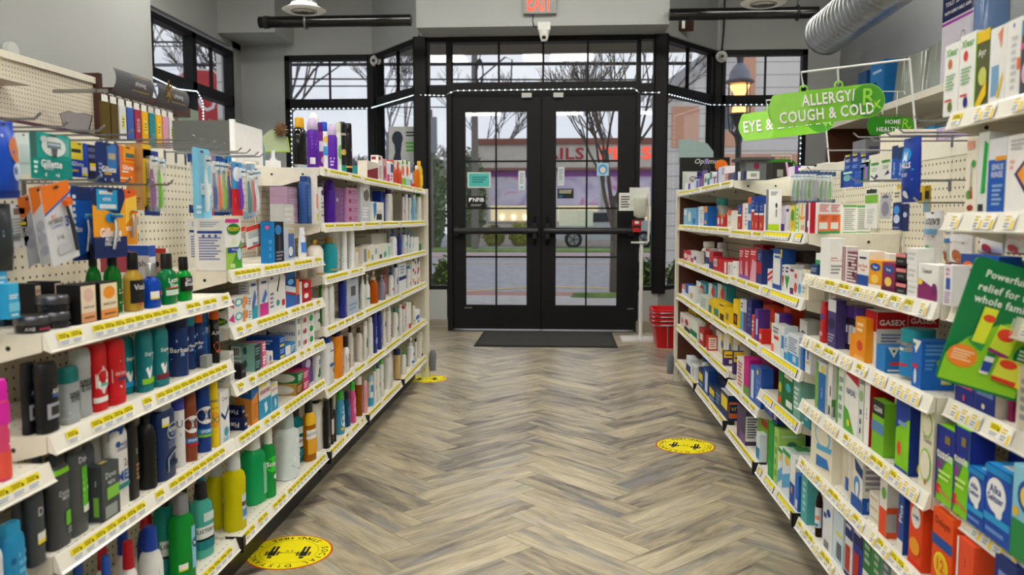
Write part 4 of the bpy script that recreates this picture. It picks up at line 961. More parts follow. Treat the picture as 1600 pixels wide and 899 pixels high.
C_('L',-1.151,1.643,.946,.0382,.05,.085,'1b2f42','navy soap box at the back',4,fa=[('l',.2,.3,.8,.9,3,'2f4a66')])
C_('L',-1.004,1.683,.946,.0618,.05,.0844,'141414','black box with pale peach panel',4,fa=[('r',.06,.04,.94,.96,'f0ddc4'),('r',.06,.04,.94,.28,'e8a878'),('e',.5,.72,.32,.17,'e3bfae'),('t','SHAVE SOAP',.5,.42,.66,'3a2a20',.1),('l',.2,.12,.8,.2,1,'8a5a30')])
C_('L',-1.004,1.763,.946,.0763,.05,.0832,'141414','black box with bright orange circle',4,fa=[('r',.06,.04,.94,.96,'f3e2c0'),('r',.06,.04,.94,.28,'f0a050'),('e',.5,.72,.32,.17,'f59a2a'),('t','SHAVE SOAP',.5,.42,.66,'3a2a20',.1),('l',.2,.12,.8,.2,1,'8a5a30')])
T_('neck','L',-1.06,1.822,.946,.0407,.163,'157a2a:l','161616:p','dark green aftershave bottle, black cap',4)
T_('neck','L',-1.045,1.88,.946,.0499,.161,'157a2a:l','161616:p','green aftershave bottle, black cap, front',4,fa=[('l',.5,.4,.9,.6,2,'ddd'),('l',.5,.1,.9,.2,1,'ddd')])
T_('neck','L',-1.02,1.931,.946,.0591,.142,'c9a53c:l','171717:p','golden hair tonic bottle, black label',4,fa=[('r',.05,.12,.95,.95,'1b1b1b'),('p',[(.05,.5),(.5,.12),(.95,.5),(.95,.3),(.5,0),(.05,.3)],'d6222a'),('t','Vitalis',.5,.7,.7,'eee',.2)])
T_('neck','L',-1.012,2.003,.946,.0576,.112,'1450c8:l','c2c5c8:m','bright blue lotion bottle, silver cap',4,fa=[('r',.1,.25,.55,.62,'f2f0ea'),('r',.1,.25,.55,.32,'f0dc1a'),('e',.75,.5,.13,.12,'b02040')])
T_('neck','L',-1.012,2.09,.946,.067,.132,'0f8a4a:l','1a1a1a:p','green pre-shave bottle with white lettering',4,fa=[('t','Lectric',.5,.84,.86,'fff',.2,0,.05),('t','Shave',.5,.62,.8,'fff',.2,0,.05),('r',.1,.5,.9,.54,'c22'),('r',.1,.22,.9,.44,'cfe8d8')])
T_('neck','L',-1.012,2.179,.946,.0565,.119,'0fa53a:l','111111:p','green skin lotion bottle, black label',4,fa=[('r',0,.3,1,1,'161616'),('t','Skin',.4,.85,.6,'fff',.2),('t','Bracer',.5,.65,.86,'fff',.2),('r',.75,.35,.95,.6,'f0dc1a')])
C_('L',-1.11,2.171,.946,.0358,.07,.15,'d9dadd','blue and silver hair colour box',4,fa=[('r',0,.8,1,1,'2b57b5'),('t','Fresh',.5,.6,.8,'222',.2)],sa=[('r',0,.82,1,1,'2b57b5'),('t','Fresh',.5,.68,.7,'333',.14),('r',0,0,.2,1,'2b57b5')])
C_('L',-1.1,2.237,.946,.0169,.075,.14,'e9e7e2','red box with an eye picture',4,sa=[('r',0,.3,1,1,'d8402e'),('r',.45,.4,.8,.9,'d9a98a'),('e',.62,.68,.12,.06,'3a2a20'),('t','JUST',.2,.8,.3,'fff',.1)])
C_('L',-1.12,2.065,.946,.0171,.07,.14,'b04a5a','maroon and white hair colour box',4,sa=[('r',0,.3,1,.6,'eee'),('t','MEN',.5,.45,.6,'333',.14)])
T_('stick','L',-1.039,1.54,.745,.0357,.142,'16161a:p','1d1d20:p','black deodorant stick, left of pair',14,fa=SA[12],name='deodorant_stick',cat='deodorant')
T_('stick','L',-1.008,1.556,.745,.0554,.142,'16161a:p','1d1d20:p','black deodorant stick, right of pair',14,fa=SA[12],name='deodorant_stick',cat='deodorant')
T_('stick','L',-1.01,1.632,.745,.0539,.118,'9ba2a4:p','0f6e6c:p','gray deodorant stick with teal cap',14,fa=[('p',[(0,.3),(.9,.8),(1,.6),(.2,.1)],'c4d4d0'),('t','SPEED',.55,.66,.84,'2a2a2a',.16,0,.06),('t','STICK',.6,.52,.8,'2a2a2a',.16,0,.06)],name='deodorant_stick',cat='deodorant')
T_('stick','L',-1.016,1.687,.745,.0544,.147,'a3a7a8:p','a9adad:p','all gray deodorant stick',14,fa=[('p',[(0,.3),(.9,.8),(1,.6),(.2,.1)],'7fae90'),('t','SPEED',.55,.66,.84,'2a2a2a',.16,0,.06),('t','STICK',.6,.52,.8,'2a2a2a',.16,0,.06)],name='deodorant_stick',cat='deodorant')
T_('stick','L',-1.06,1.758,.745,.0517,.152,'c01822:p','c01822:p','red deodorant stick behind gray one',14,name='deodorant_stick',cat='deodorant')
T_('stick','L',-1.012,1.743,.745,.0524,.149,'c9171f:p','c9171f:p','red deodorant with white label, teal text',14,fa=[('r',0,.0,1,.14,'f0efec')]+[('p',[(.5,.95),(.9,.75),(.9,.4),(.5,.2),(.1,.4),(.1,.75)],'f4f2ee'),('p',[(.5,.9),(.85,.73),(.85,.42),(.5,.26),(.15,.42),(.15,.73)],'f4f2ee'),('t','Old Spice',.5,.6,.62,'c9171f',.12),('r',.3,.42,.7,.5,'5cc0b0')],name='deodorant_stick',cat='deodorant')
T_('stick','L',-1.008,1.809,.745,.0648,.149,'c9141c:p','cf161e:p','red deodorant with outlined hexagon label',14,fa=[('p',[(.5,.95),(.9,.75),(.9,.4),(.5,.2),(.1,.4),(.1,.75)],'f0c0c0'),('p',[(.5,.9),(.85,.73),(.85,.42),(.5,.26),(.15,.42),(.15,.73)],'c9141c'),('t','Old Spice',.5,.6,.62,'f4e9e9',.12),('r',.3,.42,.7,.5,'31386e')],name='deodorant_stick',cat='deodorant')
T_('stick','L',-1.043,1.917,.745,.0656,.136,'0c7880:p','0c7880:p','teal deodorant with light blue foot',14,fa=[('t','Degree',.5,.86,.86,'fff',.14,0,.04),('p',[(.2,.45),(.34,.5),(.44,.34),(.85,.8),(.48,.12),(.38,.12)],'fff'),('r',.05,.0,.95,.16,'2e9ad0')],name='deodorant_stick',cat='deodorant')
T_('stick','L',-1.012,1.95,.745,.0545,.148,'0c7880:p','0c7880:p','teal deodorant with lime green foot',14,fa=[('t','Degree',.5,.86,.86,'fff',.14,0,.04),('p',[(.2,.45),(.34,.5),(.44,.34),(.85,.8),(.48,.12),(.38,.12)],'fff'),('r',.05,.0,.95,.16,'8fd02a')],name='deodorant_stick',cat='deodorant')
T_('stick','L',-1.006,2.016,.745,.064,.148,'0c7880:p','0c7880:p','teal deodorant with dark red label',14,fa=[('t','Degree',.5,.86,.86,'fff',.14,0,.04),('p',[(.2,.45),(.34,.5),(.44,.34),(.85,.8),(.48,.12),(.38,.12)],'fff'),('r',.05,.0,.95,.16,'7a2a34')],name='deodorant_stick',cat='deodorant')
T_('aerosol','L',-1.012,2.151,.745,.0576,.163,'16346f:p','141f4c:p','navy shaving cream can, red stripes',14,fa=[('t','Barbasol',.5,.55,.8,'fff',.16,0,.05),('p',[(0,.18),(1,.36),(1,.46),(0,.3)],'f2f2f2'),('p',[(0,.02),(1,.2),(1,.32),(0,.14)],'d21f30'),('p',[(0,0),(1,0),(1,.1),(0,0.02)],'f2f2f2'),('l',.3,.7,.8,.8,1,'8fb0e0'),('p',[(.1,.34),(.5,.5),(.9,.38),(.5,.42)],'9fb8e8')],name='shaving_cream_can',cat='can',det=22)
T_('aerosol','L',-1.035,2.246,.745,.038,.153,'16346f:p','2a9cc4:p','navy shaving can with light blue cap',14,fa=[('t','Barbasol',.5,.55,.8,'fff',.16,0,.05),('p',[(0,.18),(1,.36),(1,.46),(0,.3)],'f2f2f2'),('p',[(0,.02),(1,.2),(1,.32),(0,.14)],'2a9cc4'),('p',[(0,0),(1,0),(1,.1),(0,0.02)],'f2f2f2'),('l',.3,.7,.8,.8,1,'8fb0e0'),('p',[(.1,.34),(.5,.5),(.9,.38),(.5,.42)],'9fb8e8')],name='shaving_cream_can',cat='can')
T_('aerosol','L',-1.027,2.282,.745,.036,.16,'16346f:p','ee6a1c:p','navy shaving can with orange cap',14,fa=[('t','Barbasol',.5,.55,.8,'fff',.16,0,.05),('p',[(0,.18),(1,.36),(1,.46),(0,.3)],'f2f2f2'),('p',[(0,.02),(1,.2),(1,.32),(0,.14)],'f08a3a'),('p',[(0,0),(1,0),(1,.1),(0,0.02)],'f2f2f2'),('l',.3,.7,.8,.8,1,'8fb0e0'),('p',[(.1,.34),(.5,.5),(.9,.38),(.5,.42)],'9fb8e8')],name='shaving_cream_can',cat='can')
T_('aerosol','L',-1.035,2.341,.745,.0282,.155,'1f5ba8:p','2a6cb8:p','blue shaving gel can',14,fa=[('t','Gill',.5,.8,.7,'fff',.14,1),('p',[(0,.3),(1,.6),(1,.4),(0,.1)],'a9b9c9')],name='shaving_gel_can',cat='can')
T_('aerosol','L',-1.008,2.348,.745,.0262,.161,'1a1a1c:p','e8641a:p','slim black body spray, orange cap',14,fa=[('e',.5,.86,.25,.08,'555'),('t','AXE',.5,.7,.8,'eee',.14,0,.06),('p',[(.2,.4),(.5,.5),(.8,.35),(.5,.2)],'e8641a'),('r',.7,.5,.9,.7,'3b8fd0')],name='body_spray_can',cat='can')
C_('L',-1.006,2.274,.745,.0372,.02,.035,'9aa09c:p','small gray plastic block between cans',14)
T_('flat','L',-1.02,1.463,.503,.0298,.17,'3a3d41:p','2c2e31:p','dark gray body wash, leftmost of row',25,name='body_wash_bottle')
T_('flat','L',-1.03,1.539,.503,.0332,.2,'3a3d41:p','2c2e31:p','dark gray body wash behind short one',24,name='body_wash_bottle')
T_('flat','L',-1.008,1.573,.503,.0576,.191,'43474b:p','34373a:p','gray body wash with metallic green band',24,fa=[('t','Dove',.55,.72,.5,'cfd2d4',.1),('t','MEN',.6,.64,.4,'cfd2d4',.06),('r',.55,.2,.95,.42,'6cc02e'),('l',.6,.05,.9,.15,2,'9aa')]+[('r',0,1.02,1,1.1,'86d22c')],name='body_wash_bottle')
T_('flat','L',-1.002,1.485,.503,.0441,.162,'3b4248:p','343a40:p','short dark body wash with yellow sticker',25,fa=[('t','D',.6,.8,.3,'dde',.16),('r',.35,.25,1,.44,'e4e4e0'),('r',.35,.25,1,.31,'f0dc1a')],name='body_wash_bottle')
T_('flat','L',-1.012,1.64,.503,.0689,.2,'4a4e50:p','3f4345:p','gray shampoo with green label patch',24,fa=[('r',.55,.3,1,.9,'5fbd2c'),('t','Dove',.7,1.02,.5,'dde',.1),('l',.6,.4,.95,.8,4,'cfeabf'),('r',.55,.2,1,.3,'e8eee4')],name='shampoo_bottle')
T_('flat','L',-1.032,1.71,.503,.0576,.195,'414a54:p','39424b:p','slate body wash with plain front',24,fa=[('l',.8,.2,.95,.7,6,'77818a')],name='body_wash_bottle')
C_('L',-1.002,1.737,.503,.0694,.03,.124,'4b4f52','small gray bar soap box, green',24,fa=[('t','Dove',.5,.8,.6,'cdd',.14),('r',.25,.36,.95,.58,'86c84a'),('r',.1,.04,.8,.26,'9aa39a'),('t','MEN',.5,.66,.4,'cdd',.1)],sa=[('t','Dove',.5,.7,.7,'cdd',.1,1),('r',.3,.1,.7,.45,'86c84a')],ta=[('r',.3,.4,.7,.8,'e8dc7a')],name='soap_box')
T_('flat','L',-1.05,1.795,.503,.0476,.177,'eeeeea:p','e8e8e4:p','white shampoo peeking from behind',24,fa=[('t','M',.6,.4,.5,'1c4fa0',.18,0,.06),('r',.1,.2,1,.28,'2a8a84')],name='shampoo_bottle')
T_('flat','L',-1.012,1.807,.503,.0698,.206,'eeeeea:p','1f4fb4:p','white shampoo with blue cap, reads MEN',24,fa=[('e',.3,.93,.1,.05,'2458b0'),('t','head &',.6,.92,.5,'2b4a8a',.07),('t','shoulders',.6,.85,.7,'2b4a8a',.07),('t','2-1',.7,.6,.4,'222',.12),('t','MEN',.6,.4,.8,'1c4fa0',.18,0,.06),('r',.1,.2,1,.28,'2a8a84'),('p',[(0,1.25),(.9,1.25),(.5,1.08),(0,1)],'1f4fb4')],name='shampoo_bottle')
T_('flat','L',-1.01,1.86,.503,.0404,.2,'1a1a1c:p','101012:p','slim black body wash bottle',24,fa=[('t','AXE',.6,.7,.4,'ddd',.1,1),('l',.5,.2,.8,.5,4,'a85')],name='body_wash_bottle')
T_('round','L',-1.004,1.943,.503,.0488,.193,'141415:p','0e0e0f:p','large black ribbed bottle',24,fa=[('l',.1,.1,.9,1,12,'2c2c2e')],name='body_wash_bottle')
T_('flat','L',-1.044,2.009,.503,.0287,.13,'7a4a9a:p','d8d0e0:p','thin purple bottle behind navy one',24)
T_('flat','L',-1.002,2.019,.503,.0833,.204,'1b3566:p','a9b0b2:p','navy shower gel with gray cap',24,fa=[('r',.15,.86,.45,1.02,'f0eee4'),('r',.15,.86,.45,.9,'f0dc1a'),('e',.62,.74,.3,.15,'c9d2e0'),('e',.62,.74,.27,.13,'16305e'),('t','NIVEA',.62,.77,.44,'fff',.08,0,.04),('t','MEN',.62,.69,.3,'9fb0d0',.06),('t','SHOWER',.6,.55,.5,'8fa0c0',.06),('t','& SHAVE',.6,.48,.5,'8fa0c0',.06),('p',[(.3,.02),(1,.02),(1,.36),(.8,.4),(.3,.28)],'aab4bc'),('r',.45,.1,.9,.18,'1b2a4c')],name='shower_gel_bottle',det=22)
T_('aerosol','L',-1.012,2.117,.503,.0419,.194,'e9eaec:p','3a45b0:p','white spray can with blue cap',24,fa=[('t','SU',.35,.78,.5,'555c66',.14),('p',[(0,.5),(.5,.62),(1,.45),(1,.4),(.5,.55),(0,.42)],'8fd6c0'),('p',[(0,.3),(1,.5),(1,.46),(0,.26)],'5a6ab8')],name='body_spray_can',cat='can')
T_('aerosol','L',-1.006,2.176,.503,.0404,.191,'8a4022:p','8e4a30:p','brown antiperspirant can, white oval',24,fa=[('e',.5,.68,.44,.17,'f2f0ee'),('t','RIGHT',.5,.74,.62,'222',.09,0,.06),('t','GUARD',.5,.62,.66,'222',.09,0,.06),('r',0,.32,1,.42,'3b7fc0'),('t','SPORT',.5,.37,.5,'fff',.07,0,.04),('r',0,.26,1,.31,'c8242c')],name='deodorant_can',cat='can',det=22)
T_('aerosol','L',-1.006,2.266,.503,.046,.199,'1a3f8e:p','163a86:p','blue antiperspirant can, white oval',24,fa=[('e',.5,.68,.44,.17,'f2f0ee'),('t','RIGHT',.5,.74,.62,'222',.09,0,.06),('t','GUARD',.5,.62,.66,'222',.09,0,.06),('r',0,.32,1,.42,'3f97d8'),('t','SPORT',.5,.37,.5,'fff',.07,0,.04),('r',0,.26,1,.31,'86c83a')],name='deodorant_can',cat='can',det=22)
T_('aerosol','L',-1.002,2.312,.503,.0311,.203,'f3d312:p','f4d818:p','bright yellow antiperspirant can',24,fa=[('t','ARRID',.42,.86,.75,'1f2f6e',.12,0,.05),('t','EXTRA',.5,.72,.6,'c0262c',.06),('e',.4,.5,.4,.16,'f0a818'),('t','XX',.6,.5,.8,'7a7a70',.22,0,.06)],name='deodorant_can',cat='can',det=22)
T_('peroxide','L',-1.04,1.687,.19,.0375,.249,'eeefee:p','1f4fae:p','white peroxide bottle, short blue cap',54,fa=[('l',.5,.7,.9,.9,2,'888'),('p',[(.35,.75),(.4,.75),(.55,.1),(.3,.1)],'3a3a8e'),('t','Perox',.68,.45,.5,'222',.2)])
T_('peroxide','L',-1.07,1.833,.19,.0376,.22,'eeefee:p','c01c2a:p','white peroxide bottle, red cap, behind',54,fa=[('l',.5,.7,.9,.9,2,'888'),('p',[(.35,.75),(.4,.75),(.55,.1),(.3,.1)],'3a3a8e'),('t','Perox',.68,.45,.5,'222',.2)])
T_('peroxide','L',-1.02,1.76,.19,.0362,.214,'eeefee:p','2456b8:p','white peroxide bottle, low blue cap',54,fa=[('l',.5,.7,.9,.9,2,'888'),('p',[(.35,.75),(.4,.75),(.55,.1),(.3,.1)],'3a3a8e'),('t','Perox',.68,.45,.5,'222',.2)])
T_('peroxide','L',-1.06,1.912,.19,.044,.227,'eeefee:p','1f45b0:p','white peroxide bottle, tall blue cap',54,fa=[('l',.5,.7,.9,.9,2,'888'),('p',[(.35,.75),(.4,.75),(.55,.1),(.3,.1)],'3a3a8e'),('t','Perox',.68,.45,.5,'222',.2)])
T_('peroxide','L',-1.02,1.862,.19,.0443,.207,'eeefee:p','c0182a:p','white peroxide bottle, red cap, front',54,fa=[('l',.5,.7,.9,.9,2,'888'),('p',[(.35,.75),(.4,.75),(.55,.1),(.3,.1)],'3a3a8e'),('t','Perox',.68,.45,.5,'222',.2)])
T_('peroxide','L',-1.03,1.999,.19,.0621,.191,'eeefee:p','1f45b0:p','large white peroxide bottle, blue cap',54,fa=[('l',.5,.7,.9,.9,2,'888'),('p',[(.35,.75),(.4,.75),(.55,.1),(.3,.1)],'3a3a8e'),('t','Perox',.68,.45,.5,'222',.2)])
T_('peroxide','L',-1.102,2.112,.19,.0517,.207,'1f45b0:p','c4202c:p','blue bottle with tall red cap',54,fa=[('r',.4,.3,1,.7,'c4202c'),('l',.5,.75,.9,.95,2,'dde')])
T_('mouthwash','L',-1.053,2.127,.19,.0687,.259,'2fa89c:l','1a1a1c:p','teal mouthwash, left of green bottle',54,fa=SA[4],name='mouthwash_bottle')
T_('mouthwash','L',-1.08,2.27,.19,.0392,.215,'2fa89c:l','161618:p','teal mouthwash with black cap, back',54,det=16,name='mouthwash_bottle')
T_('mouthwash','L',-1.002,2.113,.19,.0721,.237,'16a83c:l','8a8c92:p','tall green mouthwash, gray shrink-wrapped cap',54,fa=[('r',.6,.02,1.0,1.0,'8fc8e8'),('e',.8,.6,.2,.12,'1a3c70'),('t','ACT',.8,.6,.3,'fff',.1,0,.06),('r',.14,.06,.42,.22,'eeeee8'),('r',.14,.06,.42,.1,'e8e020')],det=24,name='mouthwash_bottle')
T_('mouthwash','L',-1.02,2.273,.19,.0661,.217,'5cd0c0:l','2a2a2e:p','light teal mouthwash, printed black cap',54,fa=SA[4],det=22,name='mouthwash_bottle')
T_('mouthwash','L',-1.1,2.43,.19,.046,.186,'1a7fb0:l','2a86c0:p','blue mouthwash behind light teal one',53,name='mouthwash_bottle')
T_('waist','L',-1.07,2.495,.19,.069,.222,'e8e010:l','d9dfe4:p','yellow mouthwash, left of pair',53,fa=SA[13],det=22,name='mouthwash_bottle')
T_('waist','L',-1.002,2.484,.19,.0799,.256,'f0e60c:l','e9edf0:p','yellow mouthwash, right of pair',53,fa=SA[13],det=24,name='mouthwash_bottle')
T_('mouthwash','L',-1.096,2.727,.19,.0543,.206,'0c7a30:l','e6e9ea:p','dark green mouthwash at the back',53,name='mouthwash_bottle')
T_('mouthwash','L',-1.03,2.725,.19,.0933,.24,'1cc070:l','eef0f0:p','green mouthwash with pale label',53,fa=[('r',.6,.0,1,.9,'86d0a8'),('l',.65,.1,.95,.8,6,'3f8a64')],det=22,name='mouthwash_bottle')
T_('waist','L',-1.01,2.787,.19,.0562,.254,'1fb050:l','f0f2f0:p','green mouthwash with round Scope label',53,fa=[('e',.5,1.05,.44,.34,'2fd030'),('t','Scope',.5,1.05,.8,'fff',.3,0,.06),('e',.7,.5,.2,.12,'e8f4ea')],det=22,name='mouthwash_bottle')
T_('mouthwash','L',-1.002,3,.19,.105,.246,'dbe6e8:p','b9c6c8:p','large white whitening rinse bottle',53,fa=[('p',[(.55,1.1),(1,1.15),(1,.2),(.7,0),(.35,.2)],'1c6fa0'),('p',[(.45,.55),(1,.7),(1,.2),(.7,0),(.35,.2)],'1a9a98'),('e',.75,.62,.12,.12,'cfe8ea'),('t','Crest',.75,.95,.4,'fff',.12),('l',.45,.3,.9,.45,2,'fff')],det=24,name='mouthwash_bottle')
T_('mouthwash','L',-1.045,3.191,.19,.0763,.242,'1a8a92:l','2a2a2e:p','dark teal mouthwash by white rinse',53,fa=SA[4],name='mouthwash_bottle')
T_('mouthwash','L',-1.002,3.227,.19,.0604,.249,'c87a10:l','2e2e30:p','amber mouthwash with yellow band',53,fa=[('r',.0,.95,1,1.35,'f2c020'),('r',.05,.5,.95,.8,'efeee8'),('t','LISTERINE',.5,.65,.86,'222',.12,0,.06),('r',.1,.0,.9,.5,'e8a828')],name='mouthwash_bottle')
C_('L',-1.005,2.468,1.012,.121,.095,.155,'f1f1ee','large white denture box, green front',3,fa=[('r',0,0,1,.45,'9fd050'),('p',[(.2,0),(1,0),(1,.6)],'4fa82e'),('p',[(.3,.5),(.7,.5),(.5,.68)],'dcebc8'),('r',0,.93,.85,1,'d8288a'),('e',.5,.8,.42,.11,'14752c'),('t','POLIDENT',.5,.8,.7,'f4e41c',.1,0,.06),('r',.1,.34,.85,.44,'2348a8'),('t','Whitening',.5,.39,.6,'fff',.06),('e',.8,.3,.14,.12,'bfe0f0'),('r',.2,.04,.5,.12,'cfe8a0')],sa=SA[14])
C_('L',-1.105,2.636,1.012,.126,.095,.155,'f1f1ee','large white denture box, set back',3,fa=[('r',0,0,1,.45,'9fd050'),('p',[(.2,0),(1,0),(1,.6)],'4fa82e'),('p',[(.3,.5),(.7,.5),(.5,.68)],'dcebc8'),('r',0,.93,.85,1,'d8288a'),('e',.5,.8,.42,.11,'14752c'),('t','POLIDENT',.5,.8,.7,'f4e41c',.1,0,.06),('r',.1,.34,.85,.44,'2348a8'),('t','Whitening',.5,.39,.6,'fff',.06),('e',.8,.3,.14,.12,'bfe0f0'),('r',.2,.04,.5,.12,'cfe8a0')],sa=SA[14])
T_('tube','L',-1.01,2.546,1.012,.0333,.05,'e8efe8:p','2a8a5a:p','small white tube with green foot',3,name='small_tube',cat='tube')
C_('L',-1.002,2.868,1.012,.0935,.05,.145,'151a22','bright blue electric toothbrush box',3,fa=[('e',.4,.8,.35,.12,'2a7fc4'),('e',.5,.45,.15,.22,'3c4450'),('l',.1,.05,.9,.3,3,'889')],sa=[('r',0,0,1,1,'1f86d0'),('e',.5,.86,.16,.05,'e86aa0'),('l',.6,.1,.8,.6,3,'4fa8e8')],ta=[('r',0,0,1,1,'1f86d0')])
C_('L',-1.002,2.975,1.012,.118,.03,.119,'b8c4d8','clear and blue boxed brush',3,fa=[('r',.4,.1,.95,.85,'4a6aa8'),('e',.6,.3,.2,.15,'e8e8f0'),('r',.4,.85,.95,.97,'c8b48a')])
T_('tube','L',-1.002,3.174,1.012,.0586,.121,'e8eef8:p','f4f4f4:p','standing white and blue toothpaste tube',3,fa=[('r',0,.0,1,.5,'4a86d8'),('p',[(.1,.95),(.9,.95),(.5,.75)],'d8202c'),('p',[(0,.4),(1,.7),(1,.5),(0,.2)],'7fb0e8')],name='toothpaste_tube',cat='tube')
C_('L',-1.004,2.476,.84,.127,.075,.043,'f1f1ee','flat white denture box, pink front',13,fa=[('p',[(0,.5),(.3,.9),(.35,.2)],'d62a8a'),('e',.6,.6,.25,.3,'5abfc8'),('e',.6,.6,.15,.18,'f2f2f2'),('r',.85,.1,1,.9,'f0a050')],n=2,sa=[('e',.5,.4,.45,.3,'14752c'),('t','POLIDENT',.5,.4,.75,'f4e41c',.3,0,.06)])
C_('L',-1.004,2.574,.84,.0549,.05,.042,'efeff0','small white and orange box',13,fa=[('r',0,.3,.3,.9,'ee8a3a'),('l',.4,.2,.9,.8,3,'99a')],n=2)
C_('L',-1.012,2.635,.84,.0654,.035,.138,'e9ebee','upright toothpaste box, teal foot',13,fa=[('r',0,0,1,.3,'2aa8c0'),('p',[(.2,.3),(.7,.7),(.9,.5),(.5,.2)],'4f7fc0'),('r',.2,.78,.8,.84,'33508f')],sa=SA[0])
C_('L',-1.012,2.731,.84,.079,.035,.139,'eceaf0','upright toothpaste box, pink foot',13,fa=[('r',0,0,1,.3,'d83a98'),('p',[(.2,.35),(.7,.65),(.9,.5),(.5,.3)],'4a86c8'),('r',.2,.78,.8,.84,'33508f')],sa=SA[0])
C_('L',-1.012,2.808,.84,.0617,.035,.145,'efeff0','plain white toothpaste box',13,fa=[('l',.2,.1,.8,.5,4,'889'),('r',.3,.8,.7,.86,'33508f')],sa=SA[0])
C_('L',-1.012,2.868,.84,.0568,.035,.147,'f0f0ee','white toothpaste box, black swoosh',13,fa=[('p',[(.3,.5),(.9,.9),(.9,.75),(.5,.45)],'2a3a44'),('e',.5,.2,.3,.08,'3a9aa0')],sa=SA[0])
C_('L',-1.012,2.924,.84,.0538,.035,.146,'f0efee','white and red toothpaste box',13,fa=[('p',[(0,1),(1,1),(1,.8)],'c8242c'),('r',.2,.1,.8,.25,'c8242c')],sa=SA[0])
C_('L',-1.012,3.008,.84,.112,.035,.136,'2a6ac0','blue toothpaste box with wave',13,fa=[('r',0,.55,1,.8,'123a86'),('e',.5,.68,.3,.08,'5fb0e8'),('p',[(0,.45),(1,.3),(1,.5),(0,.62)],'d8e4f4'),('p',[(0,.4),(1,.28),(1,.34),(0,.46)],'c83040')])
C_('L',-1.012,3.091,.84,.0339,.035,.0959,'ee8a3a','thin orange and blue box',13,fa=[('r',0,0,1,.4,'2a5ab0')])
C_('L',-1.012,3.127,.84,.0278,.035,.0836,'e8e8ec','thin white box beside red ones',13)
C_('L',-1.01,3.197,.84,.11,.05,.0407,'cf1c26','small red toothpaste box',13,fa=[('e',.4,.6,.25,.25,'f2f2f2'),('r',.1,.1,.9,.25,'8a1018')],n=2)
C_('L',-1.09,3.48,.84,.169,.05,.0675,'d8dad8','pale box behind red toothpaste',12)
C_('L',-1.005,2.642,.667,.049,.085,.043,'22403c','long teal hair colour box, lying',23,fa=[('l',.1,.2,.9,.8,3,'7aa')],n=2,sa=[('r',.05,.0,1,1,'8fc0b8'),('b',.1,.15,.42,.85,'222'),('r',.1,.1,.45,.9,'dfe8e4'),('b',.14,.2,.4,.8,'222'),('e',.62,.6,.08,.3,'2a6a6a')],ta=[('r',0,0,1,1,'7fb8ae')])
C_('L',-1.002,2.422,.667,.0296,.055,.1,'f0efea','white box at the shelf end',23,fa=SA[0],sa=[('r',.0,.4,1,.42,'b9b9b4'),('l',.2,.05,.8,.3,3,'a9a9a4')])
C_('L',-1.002,2.511,.667,.039,.035,.044,'1b1b1e','small glossy black box',23,fa=[('l',.2,.3,.8,.7,1,'667')])
C_('L',-1.01,2.711,.667,.0412,.06,.042,'e87aa8','pink carton, in a stack of two',23,fa=[('l',.2,.2,.9,.9,3,'fff'),('r',0,0,.2,1,'b84a80')],n=2)
C_('L',-1.002,2.754,.667,.043,.03,.045,'eeeeee','small white carton with blue print',23,fa=[('e',.4,.5,.25,.25,'5a6ab8'),('r',.1,.05,.9,.2,'d8a03a')])
C_('L',-1.002,2.871,.667,.0555,.12,.04,'1a50a8','long blue toothpaste box, lying',23,fa=[('r',.1,.1,.9,.3,'f0dc1a'),('l',.1,.5,.9,.9,2,'8fb8f0')],n=2,sa=[('l',.2,.3,.8,.8,2,'9fc4f0'),('r',.1,.1,.3,.5,'e8e4c8')],ta=[('r',0,0,1,1,'1f5cb8')])
C_('L',-1.002,2.96,.667,.111,.035,.042,'2f86c8','small blue and white carton',23,fa=[('r',.0,.1,.5,.9,'eef2f6'),('l',.55,.2,.95,.8,3,'cfe4f4')])
C_('L',-1.008,3.077,.667,.0486,.13,.042,'f0f0f0','long white toothpaste box, text upside-down',23,fa=[('b',.3,.3,.8,.8,'555')],n=3,sa=[('t','SENSODYNE',.55,.5,.8,'2a4a8e',.5,2,.03),('p',[(.08,.2),(.2,.5),(.12,.9),(.1,.5)],'2a4a8e')])
C_('L',-1.002,3.136,.667,.0661,.08,.042,'f0f0f0','white toothpaste box with red dot',23,fa=[('e',.6,.5,.2,.25,'c8303a'),('b',.1,.3,.4,.7,'555')],n=3,sa=[('t','SEN',.6,.5,.5,'2a4a8e',.5,2,.03)])
C_('L',-1.002,3.217,.667,.079,.08,.042,'f0f0f0','white toothpaste box with green dot',23,fa=[('e',.5,.5,.3,.3,'1f9a50')],n=3)
C_('L',-1.002,2.36,.503,.0642,.032,.156,'eff0f0','tall white whitening box, blue arc',34,fa=[('p',[(.1,.62),(.5,.5),(.95,.7),(.95,.6),(.5,.42),(.05,.55)],'1c3f7a'),('e',.6,.2,.25,.09,'4aa0b0'),('t','Crest',.5,.85,.6,'2a3a6a',.08),('l',.2,.02,.9,.1,2,'5ab0b8')],sa=[('e',.5,.7,.3,.06,'7a7a9a'),('e',.5,.5,.3,.06,'b05a6a'),('e',.5,.3,.3,.06,'4a6ab0'),('l',.2,.85,.8,.95,2,'667')])
C_('L',-1.02,2.546,.5,.0257,.06,.034,'13204c','small navy denture adhesive box',33,fa=SA[15],n=2,sa=[('t','Fixo',.5,.5,.6,'eee',.6,2,.05)])
C_('L',-1.002,2.518,.5,.0281,.065,.036,'13204c','navy denture adhesive box, front one',33,fa=SA[15],sa=[('t','Fixo',.45,.5,.6,'eee',.7,2,.05)])
C_('L',-1.067,2.498,.5,.0412,.04,.134,'39496e','slate blue upright carton',33,fa=SA[0])
